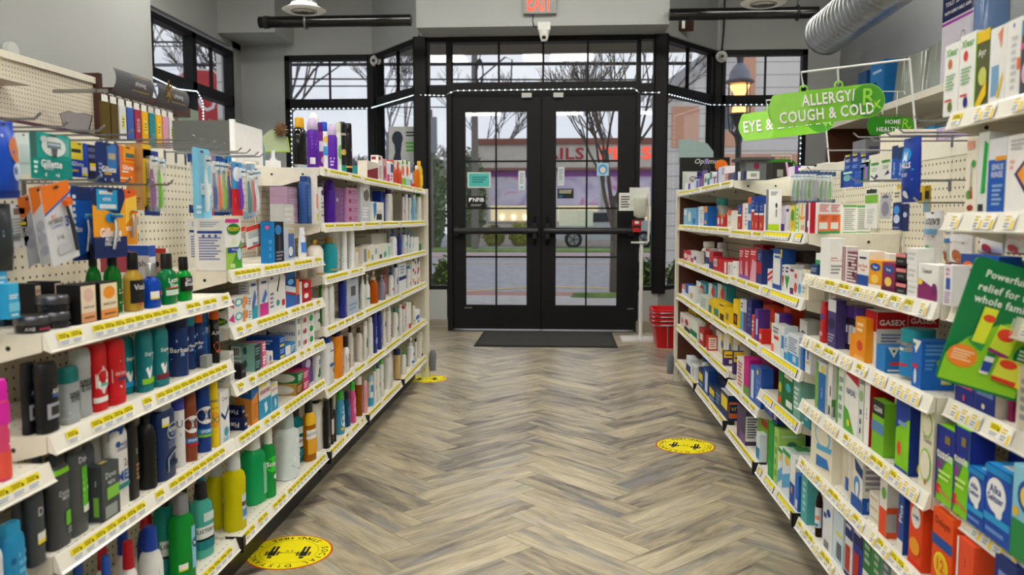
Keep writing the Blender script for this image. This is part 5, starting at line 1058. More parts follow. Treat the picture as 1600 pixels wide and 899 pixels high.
C_('L',-1.002,2.599,.5,.0557,.055,.135,'e8953a','orange denture tablet box, blue top',33,fa=[('p',[(0,1),(1,1),(1,.75),(0,.6)],'2a70b8'),('l',.1,.1,.9,.5,6,'c87a28')],sa=[('p',[(0,1),(1,1),(1,.62),(0,.7)],'2568b4'),('t','Efferdent',.45,.8,.7,'dbe8f8',.1),('l',.2,.1,.8,.3,2,'f4c080')])
C_('L',-1.002,2.69,.5,.11,.04,.116,'f0f2f2','white and aqua denture box',33,fa=[('r',0,0,1,.55,'2a9ac8'),('t','SEABOND',.5,.76,.84,'c8303a',.18,0,.05),('p',[(.4,.4),(.6,.45),(.7,.2),(.5,.1)],'dff0f8'),('r',.0,.92,.6,1,'f2dc3a')],sa=[('r',0,0,1,1,'2a8fc0')])
C_('L',-1.002,2.784,.5,.0625,.04,.0977,'f0f2f2','second white and aqua denture box',33,fa=[('r',0,0,1,.55,'2a9ac8'),('t','SEABOND',.5,.76,.84,'c8303a',.18,0,.05),('p',[(.4,.4),(.6,.45),(.7,.2),(.5,.1)],'dff0f8'),('r',.0,.92,.6,1,'f2dc3a')])
C_('L',-1.002,3.054,.5,.0691,.11,.042,'7a4a20','gold denture adhesive box, lying',33,fa=[('l',.1,.2,.9,.8,3,'d8b070')],sa=[('r',0,0,1,1,'c8a04a')]+[('e',.5,.5,.42,.42,'e8e4d8'),('t','POLIGRIP',.5,.5,.7,'fff',.3,2,.04)],ta=[('r',0,0,1,1,'d8b868')])
C_('L',-1.002,3.067,.543,.0651,.11,.04,'1f8a4a','green denture adhesive box, on top',33,fa=[('l',.1,.2,.9,.8,3,'cfe8d8')],sa=[('r',0,0,1,1,'1f8a4a')]+[('e',.5,.5,.42,.42,'e8f0ea'),('t','POLIGRIP',.5,.5,.7,'fff',.3,2,.04)],ta=[('r',0,0,1,1,'c84a7a')])
C_('L',-1.002,3.137,.5,.0708,.08,.04,'c83a6a','pink denture adhesive box',33,fa=[('l',.1,.2,.9,.8,3,'f4d0dc')],n=2)
C_('L',-1.07,3.25,.5,.0838,.03,.12,'4a2f8a','deep purple wipes pack',33)
C_('L',-1.03,3.24,.5,.132,.03,.13,'6a4aa8:p','purple wipes pack with white oval',33,fa=[('e',.6,.62,.25,.14,'dcd4ec')])
T_('flat','L',-1.005,3.327,.5,.0501,.116,'e9eeea:p','dfe8e4:p','white shampoo with green leaves',33,fa=[('e',.6,.35,.3,.16,'2a6a3a'),('e',.4,.15,.25,.1,'3a7a4a'),('l',.3,.7,.8,.95,2,'4a6ab0'),('t','2-1',.5,.55,.5,'222',.1)],name='shampoo_bottle')
T_('shampoo','L',-1.01,3.225,1.378,.0813,.184,'0f0f10:g','d8a020:p','glossy black bottle with yellow cap',3,fa=[('l',.45,.1,.6,.9,9,'777')],det=22,name='shampoo_bottle')
T_('domecan','L',-1.01,3.393,1.378,.0505,.202,'5a1fa0:p','c9b8dc:p','purple hair spray, clear lilac cap',2,fa=[('r',.1,.05,.4,.25,'eee'),('r',.75,.4,1,.7,'2a8ae0'),('l',.2,.5,.6,.9,4,'8a5ac8')],name='hair_spray_can',cat='can')
T_('domecan','L',-1.09,3.676,1.378,.0503,.261,'e6e9ea:p','e9efec:p','white hair spray can at the back',2,name='hair_spray_can',cat='can')
T_('aerosol','L',-1.01,3.457,1.378,.0222,.192,'7a2f8e:p','5a1f80:p','slim plum spray can, white panel',2,fa=[('r',.1,.45,.9,.75,'dcd4e4'),('e',.6,.2,.3,.1,'c8a8d0')],name='hair_spray_can',cat='can')
T_('aerosol','L',-1.005,3.506,1.378,.0277,.199,'eef0f2:p','1c5ad0:p','white spray can with blue cap',2,fa=[('e',.5,.8,.3,.09,'f2c81c'),('r',.1,.35,.9,.6,'4a9ae0')],name='hair_spray_can',cat='can')
T_('domecan','L',-1.006,3.661,1.378,.0447,.209,'5a1fa0:p','c9b8dc:p','second purple hair spray, aqua splash',2,fa=[('p',[(.5,.75),(1,.6),(1,.3),(.6,.45)],'2ac0e8'),('l',.1,.1,.4,.4,3,'cbb8e8')],name='hair_spray_can',cat='can')
T_('aerosol','L',-1.01,3.743,1.378,.0254,.224,'dfe8dc:p','c8ccb8:p','pale green and white spray can',2,fa=[('e',.5,.5,.3,.2,'7ab068')],name='hair_spray_can',cat='can')
T_('aerosol','L',-1.005,3.802,1.378,.0302,.233,'1a1a1c:g','161618:g','black hair spray with green foot',2,fa=[('r',0,0,1,.16,'1f9a84'),('e',.4,.5,.3,.08,'c8a050'),('r',0,.94,1,1,'a9a49a')],name='hair_spray_can',cat='can')
T_('aerosol','L',-1.002,3.904,1.378,.0363,.238,'1a1a1c:g','121213:g','black hair spray with gold ring',2,fa=[('r',0,.12,1,.17,'c8a050'),('e',.7,.6,.2,.08,'777')],name='hair_spray_can',cat='can')
C_('L',-1.03,3.059,1.147,.12,.05,.0742,'c9c8c4:p','small crumpled gray packet',13,fa=[('l',.1,.1,.9,.9,3,'dddcd8')])
C_('L',-1.067,3.255,1.147,.194,.07,.0356,'a88aa4:p','mauve pad pack, left stack',13,fa=[('l',.1,.2,.9,.8,2,'c4a8c0')],n=4,name='pad_pack')
T_('flat','L',-1.022,3.309,1.147,.0869,.191,'2a4f8e:p','274a86:p','tall blue wipes bottle',13,fa=[('l',.2,.1,.5,.95,8,'4a70b0')],name='wipes_bottle')
C_('L',-1.002,3.329,1.147,.0218,.02,.2,'efe9e4','white and orange slim box',13,fa=[('r',.1,.3,.9,.6,'ee7a3a'),('r',.1,.05,.9,.2,'d8d040')])
T_('flat','L',-1.002,3.41,1.147,.055,.172,'e4e2e0:p','2a2230:p','white bottle with dark cap',12,fa=[('l',.2,.1,.8,.8,5,'887'),('e',.5,.95,.3,.1,'4a2a50')])
T_('domecan','L',-1.002,3.601,1.147,.052,.19,'4a1896:p','4a1896:p','purple dome-topped spray can',12,fa=[('r',.7,.7,1,1,'2a8ae0'),('e',.8,.3,.15,.06,'e8a05a')],det=22,name='hair_spray_can',cat='can')
C_('L',-1.02,3.742,1.147,.15,.08,.161,'7a4a86:p','dark mauve pad pack, on edge',12,fa=[('r',.1,.6,.3,.7,'ddd'),('l',.5,.1,.9,.9,6,'9a70a8')],name='pad_pack')
C_('L',-1.01,3.927,1.147,.217,.09,.0409,'c08ab0:p','pink pad pack, right stack',12,fa=[('e',.3,.5,.12,.25,'a0306a'),('l',.5,.2,.95,.8,2,'a878a0')],n=4,name='pad_pack')
T_('flat','L',-1.1,4.282,1.15,.0446,.204,'d8dade:p','b9bcc0:p','silver tube above pink packs',11)
T_('round','L',-1.03,3.257,.928,.0407,.0635,'ebe6da:p','a8884a:m','cream round bottle, gold cap, left',23,name='conditioner_bottle')
T_('round','L',-1.004,3.406,.928,.068,.153,'ebe6da:p','a8884a:m','cream round bottle with gold dome',22,fa=[('r',.3,-.1,1,.02,'a8935a'),('l',.3,.2,.95,.7,6,'6a655a'),('e',.8,.95,.1,.06,'e0c040')],det=22,name='conditioner_bottle')
T_('round','L',-1.004,3.62,.928,.0735,.156,'1f9fb0:p','a8884a:m','teal round bottle with gold dome',22,fa=[('r',.3,-.02,1,.06,'c0a050'),('l',.2,.3,.95,.8,5,'2a5a68')],det=22,name='conditioner_bottle')
T_('aerosol','L',-1.07,3.912,.928,.0693,.187,'eff1f2:p','f2f3f3:p','tall white bottle, blue corner, back',22,fa=[('p',[(.1,1.0),(.95,1.0),(.1,.7)],'1f6ab8'),('l',.2,.1,.8,.5,4,'9ab0c8'),('e',.8,.3,.12,.05,'1f6ab8')],name='lotion_bottle')
T_('aerosol','L',-1.002,3.784,.928,.0334,.192,'eff1f2:p','f2f3f3:p','white bottle, blue corner, left',22,fa=[('p',[(.1,1.0),(.95,1.0),(.1,.7)],'1f6ab8'),('l',.2,.1,.8,.5,4,'9ab0c8'),('e',.8,.3,.12,.05,'1f6ab8')],name='lotion_bottle')
T_('aerosol','L',-1.002,3.921,.928,.0336,.191,'eff1f2:p','f2f3f3:p','white bottle, blue corner, right',22,fa=[('p',[(.1,1.0),(.95,1.0),(.1,.7)],'1f6ab8'),('l',.2,.1,.8,.5,4,'9ab0c8'),('e',.8,.3,.12,.05,'1f6ab8')],name='lotion_bottle')
T_('flat','L',-1.002,3.321,.71,.064,.11,'e6ebe6:p','dfe6e2:p','pale bottle with green writing',33,fa=[('t','Dove',.5,.85,.6,'2a5a86',.1),('e',.6,.4,.3,.1,'2a7a5a')],name='body_wash_bottle')
T_('flat','L',-1.002,3.454,.71,.0476,.185,'efefec:p','eaeae6:p','plain white slim bottle, left',32)
T_('flat','L',-1.002,3.543,.71,.0592,.185,'efefec:p','eaeae6:p','plain white slim bottle, right',32)
C_('L',-1.032,3.581,.71,.106,.03,.193,'4fa83a','green box reading PERT sideways',32,fa=[('t','PERT',.55,.55,.7,'e8f4e0',.4,1,.05),('r',0,.0,1,.3,'7ac85a')])
T_('flat','L',-1.002,3.746,.71,.0627,.188,'1f2f8e:p','1c2a80:p','dark blue body wash bottle',32,fa=[('t','Suave',.6,.5,.5,'cfd4f0',.3,1),('r',.4,.12,1,.3,'9a8ad8')],name='body_wash_bottle')
C_('L',-1.002,3.883,.71,.209,.03,.198,'b8c4d4','pale blue soap box with window',32,fa=[('e',.5,.92,.4,.07,'2a6ab8'),('r',.3,.45,.7,.68,'5a5a58'),('l',.1,.1,.8,.3,2,'8fa8c8')],sa=[('l',.2,.2,.8,.9,5,'7a9ac8')])
T_('flat','L',-1.002,3.505,.449,.111,.207,'eff0f0:p','1c44a8:p','white shampoo, blue cap, almond picture',42,fa=[('l',.3,.85,.8,.97,2,'2b4a8a'),('t','2-1',.7,.62,.3,'222',.1,0,.05),('r',.25,.42,.85,.52,'2a6ab8'),('e',.7,.28,.16,.08,'a86a30')],name='shampoo_bottle')
T_('flat','L',-1.002,3.665,.449,.0953,.215,'ee8f14:p','1c2a5e:p','orange shampoo bottle, navy cap',42,fa=[('r',.85,.3,1,.8,'3a3a3a'),('l',.1,.1,.7,.2,1,'c87010')],name='shampoo_bottle')
T_('neck','L',-1.002,3.794,.449,.0569,.167,'ece9e6:p','2a2a2a:p','white and black bottle, orange stripe',42,fa=[('r',.55,.0,.95,.6,'222'),('r',.62,.05,.85,.9,'ee7a2a'),('l',.1,.4,.5,.9,4,'333')])
T_('round','L',-1.012,3.911,.449,.0337,.2,'d8d2cc:p','3a2420:p','stone bottle with brown cap, left',42,fa=[('r',.7,.3,.95,.4,'4a5a9a')])
T_('round','L',-1.008,4.077,.445,.0398,.176,'d8d2cc:p','3a2420:p','stone bottle with brown cap, right',41,fa=[('r',.7,.3,.95,.4,'4a5a9a'),('r',.8,.5,.95,.6,'555')])
T_('flat','L',-1.027,3.408,.18,.0809,.235,'ebe9e4:p','1c1a18:p','big white bottle with black cap',52,fa=[('r',.7,.75,1,.9,'2a2a2a'),('r',.6,.1,1,.6,'c8b48a')])
T_('flat','L',-1.002,3.448,.18,.0502,.208,'161414:p','1c1a1a:p','black conditioner bottle with pale print',52,fa=[('p',[(.2,.9),(.9,.5),(.9,.45),(.2,.85)],'999'),('l',.2,.02,.9,.25,3,'b8a8a0')])
T_('neck','L',-1.002,3.507,.18,.0328,.203,'2a1f1c:p','1a1614:p','dark bottle with white label',52,fa=[('r',.1,.3,.9,1,'d8d4cc')])
T_('neck','L',-1.002,3.546,.18,.0232,.208,'1c1c28:p','d0c8b8:p','slim dark bottle, beige cap',52)
T_('shampoo','L',-1.002,3.684,.18,.0624,.204,'3f9ac0:p','2ab034:p','blue shampoo with bright green cap',52,fa=[('e',.5,.8,.4,.16,'9fd0e4'),('e',.5,.35,.38,.26,'d8ecf0'),('r',.1,.0,.4,.1,'e8d83a')],name='shampoo_bottle')
T_('shampoo','L',-1.01,3.82,.18,.0504,.169,'15456e:p','10304e:p','dark blue shampoo bottle',52,fa=[('e',.5,.6,.35,.3,'4a7a9a')],name='shampoo_bottle')
T_('shampoo','L',-1.002,3.894,.18,.0523,.202,'d0508e:p','3ac030:p','pink shampoo with bright green cap',52,fa=[('e',.5,.55,.35,.4,'e89ac0')],name='shampoo_bottle')
T_('aerosol','L',-1.002,4.025,.18,.0345,.199,'a85a14:l','e8e4de:p','amber oil bottle with white cap',52)
T_('flat','L',-1.002,4.136,.172,.0436,.166,'e8a0a4:p','e8c4c8:p','light pink bottle',51)
T_('aerosol','L',-1.002,4.264,.172,.0287,.167,'e4e8ec:p','a8cce0:p','white and aqua spray can',51,fa=[('r',0,0,1,.35,'2aa0c8'),('r',.3,.6,.8,.9,'3a8ac0')],name='spray_can',cat='can')
T_('flat','L',-1.002,4.339,.172,.0323,.202,'eceee6:p','3fae3a:p','white bottle with green cap',51,fa=[('e',.6,.5,.2,.1,'3fae3a')])
T_('flat','L',-1.002,4.42,.172,.0424,.201,'eef0ec:p','3a4a8e:p','white bottle with navy cap',51,fa=[('e',.6,.5,.2,.1,'c03a4a')])
T_('flat','L',-1.002,4.524,.172,.0484,.207,'eceee8:p','5ac04a:p','white bottle with lime cap',51,fa=[('e',.6,.5,.2,.1,'5ac04a')])
T_('flat','L',-1.002,4.751,.172,.0921,.214,'e4e4e0:p','e0e0dc:p','plain large white bottle',51,fa=[('t','D',.7,.35,.2,'444',.1)])
T_('aerosol','L',-1.002,5.01,.172,.0446,.192,'cdb27a:p','232c5e:p','tan bottle with navy cap',50)
T_('pump','L',-1.002,5.189,.172,.0562,.177,'eceee8:p','4ab83a:p','white bottle with green pump',50,fa=[('e',.6,.5,.2,.15,'6ab84a')])
T_('pump','L',-1.002,5.476,.172,.0764,.193,'eef0f2:p','eef0f2:p','white pump bottle with blue print',50,fa=[('r',.3,.6,.8,.8,'2a5ab8'),('r',.1,.1,.5,.25,'2a6ac8')])
T_('flat','L',-1.01,5.631,.172,.0373,.163,'e8e4dc:p','2a2018:p','white bottle, brown cap',50)
T_('flat','L',-1.002,5.814,.172,.0849,.185,'e6e4d6:p','dcdccc:p','cream bottle with brown foot',50,fa=[('r',.2,.0,.9,.12,'4a3020'),('l',.3,.4,.8,.9,3,'8a9a6a')])
T_('flat','L',-1.002,4.153,.445,.0438,.198,'e8e8e2:p','ddd6cc:p','ivory bottle with green oval',41,fa=[('e',.5,.5,.3,.2,'4a7a5a')])
T_('flat','L',-1.002,4.272,.445,.0516,.201,'ecece8:p','e4e4e0:p','pearl white bottle',41,fa=[('l',.2,.2,.8,.5,2,'b8d0d8')])
T_('flat','L',-1.002,4.368,.445,.0595,.223,'1f2f86:p','1c2a7a:p','navy body lotion, left',41,fa=[('l',.3,.5,.8,.8,3,'8a9ad8'),('e',.5,.3,.3,.12,'a8b8e8')])
T_('flat','L',-1.002,4.489,.445,.0547,.214,'24368e:p','1c2a7a:p','navy body lotion, right',41,fa=[('l',.3,.5,.8,.8,3,'8a9ad8'),('e',.5,.2,.2,.08,'c8a878')])
T_('flat','L',-1.002,4.598,.445,.0385,.219,'e8e4e0:p','e0dcd8:p','slim white bottle, blue oval',41,fa=[('e',.5,.7,.3,.1,'3a4a9a')])
T_('flat','L',-1.002,4.74,.445,.0573,.21,'eae6e4:p','e0dcd8:p','white bottle with pink print',41,fa=[('l',.3,.1,.8,.6,4,'c86a7a')])
T_('round','L',-1.002,4.951,.445,.0421,.182,'e9e9e4:p','1a8a7a:p','white bottle with teal cap',41,fa=[('e',.7,.4,.2,.15,'2a6a4a')])
T_('flat','L',-1.002,5.071,.445,.042,.186,'ececea:p','e4e4e2:p','short white bottle',40)
T_('flat','L',-1.002,5.174,.445,.0385,.169,'e8e8e6:p','c8303a:p','white bottle with red cap',40,fa=[('l',.3,.2,.7,.8,3,'999')])
T_('flat','L',-1.002,5.27,.445,.0334,.178,'eeeeec:p','e0e0e0:p','plain white tube bottle',40)
C_('L',-1.002,5.335,.445,.0954,.04,.171,'eceae6','white carton with red square',40,fa=[('r',.1,.02,.9,.2,'c8202c')])
T_('round','L',-1.002,5.532,.445,.0259,.158,'e9e6dc:p','b09a5a:p','white bottle, gold cap, thin',40,fa=[('e',.5,.2,.2,.08,'e0b040')])
C_('L',-1.002,5.627,.445,.166,.05,.091,'eceef0','white and blue carton at end',40,fa=[('r',.1,.3,.9,.6,'2a6ab8'),('r',.5,.0,.9,.2,'2a8ac8')])
T_('pump','L',-1.002,4.126,.71,.045,.184,'e8ebe8:p','e8ebe8:p','white pump lotion, clear top',31,fa=[('l',.3,.3,.7,.6,2,'b8c8b8')],name='lotion_bottle')
T_('pump','L',-1.002,4.224,.71,.0432,.168,'e9ecea:p','e8ebe8:p','white pump lotion, teal stripe',31,fa=[('r',0,.3,1,.42,'3a8a90')],name='lotion_bottle')
T_('pump','L',-1.002,4.408,.71,.0781,.174,'d8640e:l','e0c8b0:p','orange liquid soap bottle',31,name='soap_bottle')
T_('pump','L',-1.002,4.596,.71,.0639,.14,'8a8498:p','9a94a8:p','gray-purple lotion bottle',31,fa=[('e',.7,.5,.25,.3,'7aa88a'),('e',.6,.4,.1,.1,'c04a90')],name='lotion_bottle')
T_('pump','L',-1.06,4.942,.71,.0602,.18,'c88a88:p','c07070:p','dusty pink pump bottle behind',31,name='lotion_bottle')
T_('pump','L',-1.002,4.825,.71,.0467,.173,'eaeef0:p','1c60b0:p','white lotion with blue pump, slim',31,fa=[('r',.2,.2,.8,.4,'c85a60')],name='lotion_bottle')
T_('flat','L',-1.002,4.949,.71,.0473,.183,'e4e8f0:p','232f66:p','white lotion with navy cap',31,fa=[('e',.5,.5,.3,.2,'3a5aa8')],name='lotion_bottle')
C_('L',-1.002,5.107,.71,.239,.04,.186,'dfe4ea','wide white carton, navy band',30,fa=[('r',0,.4,1,.52,'232f76'),('l',.2,.6,.8,.9,3,'8fa0c8')])
T_('flat','L',-1.002,5.376,.71,.0567,.144,'e9ecee:p','3a9ac8:p','white bottle with aqua cap',30,fa=[('e',.5,.2,.3,.12,'e88a4a')],name='lotion_bottle')
C_('L',-1.002,5.51,.71,.153,.05,.068,'ecebe8','small white carton, orange spots, stacked',30,fa=[('e',.3,.6,.2,.2,'e8a05a'),('e',.7,.3,.15,.2,'222')])
C_('L',-1.002,5.668,.71,.146,.05,.068,'ecebe8','small white carton, orange blot, end stack',30,fa=[('e',.5,.5,.25,.25,'e8a05a'),('e',.3,.2,.15,.15,'333')])
C_('L',-1.002,5.514,.78,.153,.05,.068,'ecebe8','small white carton, red spots, stacked',30,fa=[('e',.3,.6,.2,.2,'c8303a'),('e',.7,.3,.15,.2,'222')])
C_('L',-1.002,5.671,.78,.146,.05,.068,'ecebe8','small white carton, red blot, end stack',30,fa=[('e',.5,.5,.25,.25,'c8303a'),('e',.3,.2,.15,.15,'333')])
C_('L',-1.002,5.518,.85,.152,.05,.068,'ecebe8','small white carton, black spots, stacked',30,fa=[('e',.3,.6,.2,.2,'2a2a2a'),('e',.7,.3,.15,.2,'222')])
C_('L',-1.002,5.675,.85,.146,.05,.068,'ecebe8','small white carton, black blot, end stack',30,fa=[('e',.5,.5,.25,.25,'2a2a2a'),('e',.3,.2,.15,.15,'333')])
C_('L',-1.002,3.968,.928,.0598,.05,.0969,'e6ddd0','cream carton with tan top',22,fa=[('r',0,.8,1,1,'c8a878')])
C_('L',-1.052,4.006,.928,.0739,.05,.102,'e9e6e0','white carton, blue edge',22,fa=[('r',.7,0,1,.9,'2a3fae')])
C_('L',-1.002,4.135,.94,.09,.05,.082,'d8d4cc','gray panelled carton',21,fa=[('r',.2,.1,.8,.9,'8a8a8c')])
C_('L',-1.002,4.214,.94,.0677,.05,.0862,'ebe6d8','ivory carton, yellow dot',21,fa=[('e',.5,.5,.4,.3,'e8c83a')])
C_('L',-1.002,4.291,.94,.0835,.05,.0914,'e8e6e0','white carton, teal square',21,fa=[('r',.3,.1,.7,.4,'5a9ab0')])
C_('L',-1.002,4.38,.94,.0916,.05,.0861,'ece8e0','white carton, aqua oval',21,fa=[('e',.5,.6,.3,.2,'7ab8c0')])
C_('L',-1.002,4.487,.94,.12,.05,.0873,'e6e2d8','cream carton, black block',21,fa=[('r',.3,.1,.8,.35,'333')])
C_('L',-1.002,4.605,.94,.114,.05,.0872,'dfe6dc','pale carton, green oval',21,fa=[('e',.5,.3,.3,.2,'5aa890')])
C_('L',-1.002,4.723,.94,.12,.05,.0836,'cfe0d4','mint green packet',21,fa=[('l',.2,.2,.8,.8,4,'8ab8a8')])
C_('L',-1.07,4.769,.94,.406,.03,.138,'d8d6ce:p','large pearly refill bag behind',21,fa=[('l',.1,.5,.9,.9,3,'e8e6e0')])
T_('pump','L',-1.11,4.942,.94,.0325,.16,'e8eaee:p','1f4fa0:p','lotion with blue pump, back left',21,name='lotion_bottle')
T_('pump','L',-1.11,5.152,.94,.035,.16,'e8eaee:p','1f5ab0:p','lotion with blue pump, back right',20,name='lotion_bottle')
T_('pump','L',-1.002,4.934,.94,.0772,.165,'eef0f4:p','1c50b0:p','white lotion with big blue pump',21,fa=[('t','Lotion',.5,.7,.7,'3a5ab8',.14),('e',.8,.2,.12,.08,'2a4ab8')],name='lotion_bottle')
T_('pump','L',-1.002,5.079,.94,.0439,.17,'232f86:p','2a3a96:p','navy pump lotion',20,fa=[('l',.2,.2,.8,.7,3,'8fa0e0')],name='lotion_bottle')
T_('pump','L',-1.002,5.261,.94,.0542,.171,'dfe6ea:p','1c4f9a:p','pale pump lotion, navy pump',20,fa=[('e',.5,.6,.3,.2,'5ab0d8')],name='lotion_bottle')
T_('pump','L',-1.002,5.365,.94,.0311,.166,'e8ecf0:p','2a8ac8:p','white pump lotion, aqua label',20,fa=[('r',.2,.3,.8,.6,'2a9ac0')],name='lotion_bottle')
T_('pump','L',-1.002,5.478,.94,.0338,.146,'eaeef0:p','2a90c8:p','white lotion with aqua pump',20,fa=[('r',.3,.3,.8,.7,'3a8ac0')],name='lotion_bottle')
C_('L',-1.002,5.601,.94,.194,.04,.0998,'ecebe6','plain white carton by green one',20)
C_('L',-1.002,5.758,.94,.102,.04,.0479,'2a8a3a','small green carton at shelf end',20)
C_('L',-1.002,4.157,1.15,.198,.02,.193,'c8ccd0','brush pack with gray oval',11,fa=[('e',.6,.7,.3,.16,'6a6a66'),('l',.2,.1,.8,.4,4,'eef'),('p',[(.1,.9),(.6,1),(.9,.95),(.4,.8)],'eee')])
C_('L',-1.022,4.247,1.15,.131,.03,.157,'e4eae4','white and teal box behind',11,fa=[('p',[(.3,1),(1,1),(.8,.7)],'2a9a90'),('l',.2,.4,.8,.6,2,'556')])
C_('L',-1.002,4.454,1.15,.26,.04,.106,'e9e7e2','white carton with black label',11,fa=[('p',[(0,.9),(.3,1),(.3,.5),(.1,.1)],'2a86c8'),('r',.3,.1,.8,.4,'333'),('r',.4,.45,.8,.6,'d8d4c8')])
T_('flat','L',-1.002,4.812,1.15,.0811,.183,'e6e4e2:p','5a2a6e:p','white bottle with plum cap',11)
C_('L',-1.043,4.836,1.15,.274,.05,.174,'1c3fae:p','shiny blue tissue pack',11,fa=[('r',.4,.2,.7,.8,'c8d4f0'),('e',.3,.5,.1,.3,'6a8ae0')])
T_('flat','L',-1.002,5.193,1.15,.0307,.175,'e4dee8:p','4a2a60:p','slim white bottle, purple cap',10,fa=[('e',.5,.4,.3,.1,'6a2a6a')])
T_('flat','L',-1.002,5.301,1.15,.0418,.172,'e9e6e4:p','eeeeec:p','all white slim bottle',10)
T_('flat','L',-1.002,5.427,1.15,.0465,.175,'e2e8e8:p','1c6aa8:p','white bottle, blue cap',10,fa=[('e',.5,.4,.3,.2,'4aa8d0')])
T_('flat','L',-1.002,5.596,1.15,.0617,.174,'8fc0dc:p','eef2f4:p','light blue bottle, white cap',10,fa=[('r',.2,.3,.8,.7,'5aa0d0')])
T_('flat','L',-1.002,5.805,1.15,.0694,.193,'e9ece2:p','3a9a2a:p','white bottle, green cap',10)
C_('L',-1.002,4.33,1.374,.244,.05,.0901,'d8cfc4','maroon and cream carton',1,fa=[('p',[(0,0),(1,0),(1,.75),(0,.45)],'8a2430')])
C_('L',-1.002,4.513,1.374,.106,.04,.136,'ece9e4','tall white carton, red top stamp',1,fa=[('r',.1,.82,.6,.95,'9a3040'),('l',.2,.1,.8,.6,6,'a89a98')],sa=[('r',.1,.82,.7,.94,'9a3040')])
C_('L',-1.002,4.627,1.374,.106,.05,.126,'d8a8b0','rose pink carton',1,fa=[('e',.5,.4,.3,.3,'a83a5a')])
C_('L',-1.002,4.717,1.374,.073,.04,.115,'e8e4ea','white and pink slim carton',1,fa=[('r',0,0,1,.4,'d04a90')])
C_('L',-1.002,4.805,1.374,.1,.04,.122,'e4e8ee','white and blue slim carton',1,fa=[('r',.3,.5,1,.9,'2a50a0'),('l',.2,.1,.8,.4,2,'c85a8a')])
C_('L',-1.002,4.919,1.374,.108,.05,.138,'d8482a','orange-red carton, left of pair',1,fa=[('p',[(0,1),(1,1),(.8,.6),(.2,.7)],'e8ece4'),('e',.3,.6,.25,.12,'f0804a'),('r',.1,.85,.3,.98,'4ab03a')])
C_('L',-1.002,5.06,1.374,.114,.05,.139,'d8482a','orange-red carton, right of pair',0,fa=[('p',[(0,1),(1,1),(.8,.6),(.2,.7)],'e8ece4'),('e',.3,.6,.25,.12,'f0804a'),('r',.1,.85,.3,.98,'4ab03a')])
C_('L',-1.002,5.185,1.374,.133,.05,.153,'eeeee6','white, orange and green carton, left',0,fa=[('e',.3,.6,.25,.2,'ee5a2a'),('r',0,0,1,.3,'8ad03a'),('r',0,.85,.4,1,'4ab03a')])
C_('L',-1.002,5.332,1.374,.146,.05,.163,'eeeee6','white, orange and green carton, right',0,fa=[('e',.3,.6,.25,.2,'ee5a2a'),('r',0,0,1,.3,'a8d4e0'),('r',0,.85,.4,1,'4ab03a')])
C_('L',-1.022,5.46,1.374,.0908,.05,.139,'e8929a','salmon pink carton',0)
T_('round','L',-1.002,5.758,1.374,.0439,.16,'e07a18:l','eceae4:p','small orange oil bottle',0)
T_('round','L',-1.002,5.886,1.374,.0535,.2,'e8c84a:l','f0b414:p','pale bottle with yellow cap, end',0,fa=[('r',.4,.1,1,.8,'f0c83a')])
C_('L',-1.002,5.501,1.374,.19,.02,.0264,'d8402e','tiny red carton at the rail',0)
T_('aerosol','L',-1.002,1.409,.694,.0363,.185,'e0487a:p','e020b0:p','hot pink body spray, coral foot',65,fa=[('r',0,.0,1,.35,'ee5a4a'),('l',.1,.62,.8,.72,1,'fff'),('l',.2,.42,.9,.5,2,'fff'),('r',0,.72,1,1,'e02aa8')],det=24,name='body_spray_can',cat='can')
T_('flat','L',-1.002,1.421,.42,.0575,.19,'1f8fc4:p','2aa0d0:p','aqua blue shampoo bottle',75,fa=[('l',.5,.2,.9,.9,6,'6ac0e8'),('e',.3,.8,.08,.05,'1c60a0')],det=24,name='shampoo_bottle')
T_('flat','L',-1.002,1.362,.42,.049,.18,'dfe4f0:p','6a5ac0:p','white and purple bottle, cut off',75,fa=[('p',[(.2,.2),(.9,.6),(.9,.4),(.3,.1)],'9ad8b8')])
C_('R',.832,5.685,1.352,.14,.05,.0525,'e9e9ec','tiny white carton at the end',0)
C_('R',.832,5.491,1.352,.246,.05,.0452,'e4e6ee','small white and violet carton',0,fa=[('r',0,.0,.4,1,'5a4ab0')])
C_('R',.832,5.277,1.352,.181,.05,.0581,'d8dce8','pale blue carton',0,fa=[('r',.5,.1,1,.9,'5a7ac8')])
C_('R',.832,5.088,1.352,.158,.05,.0556,'8a5a9a','mauve carton',0)
C_('R',.832,4.932,1.352,.112,.05,.077,'e6e8d8','white carton with green print',1,fa=[('e',.5,.5,.35,.2,'5a9a6a')])
C_('R',.832,4.798,1.352,.155,.05,.074,'dfe6ea','white carton, blue and teal',1,fa=[('r',0,0,.5,.6,'2a7ac0'),('r',.5,.5,1,1,'4a9a8a')])
C_('R',.832,4.643,1.352,.14,.05,.0608,'e8e4e8','white carton, purple T mark',1,fa=[('r',.1,.6,.9,.72,'6a2a8a'),('r',.4,.1,.6,.6,'6a2a8a')])
C_('R',.832,4.515,1.352,.115,.05,.0875,'d9d8ea','lilac and white upright carton',1,fa=[('r',.0,.0,.3,1,'5a3a9a')])
C_('R',.832,4.404,1.352,.104,.05,.086,'dcdce8','tall lilac carton',1,fa=[('l',.2,.5,.8,.9,4,'7a6aa8'),('r',0,0,1,.1,'5a3a9a')])
C_('R',.832,4.301,1.352,.0993,.05,.0435,'b04a3a','red and gray carton',1,fa=[('l',.1,.1,.9,.9,5,'d8d0d0')])
C_('R',.832,4.16,1.352,.166,.06,.04,'2c3560','navy carton with gray print',1,fa=SA[16],sa=SA[17])
C_('R',.85,4.02,1.352,.0851,.07,.0377,'2c3560','second navy carton, barcode side',2,fa=SA[16],sa=SA[17])
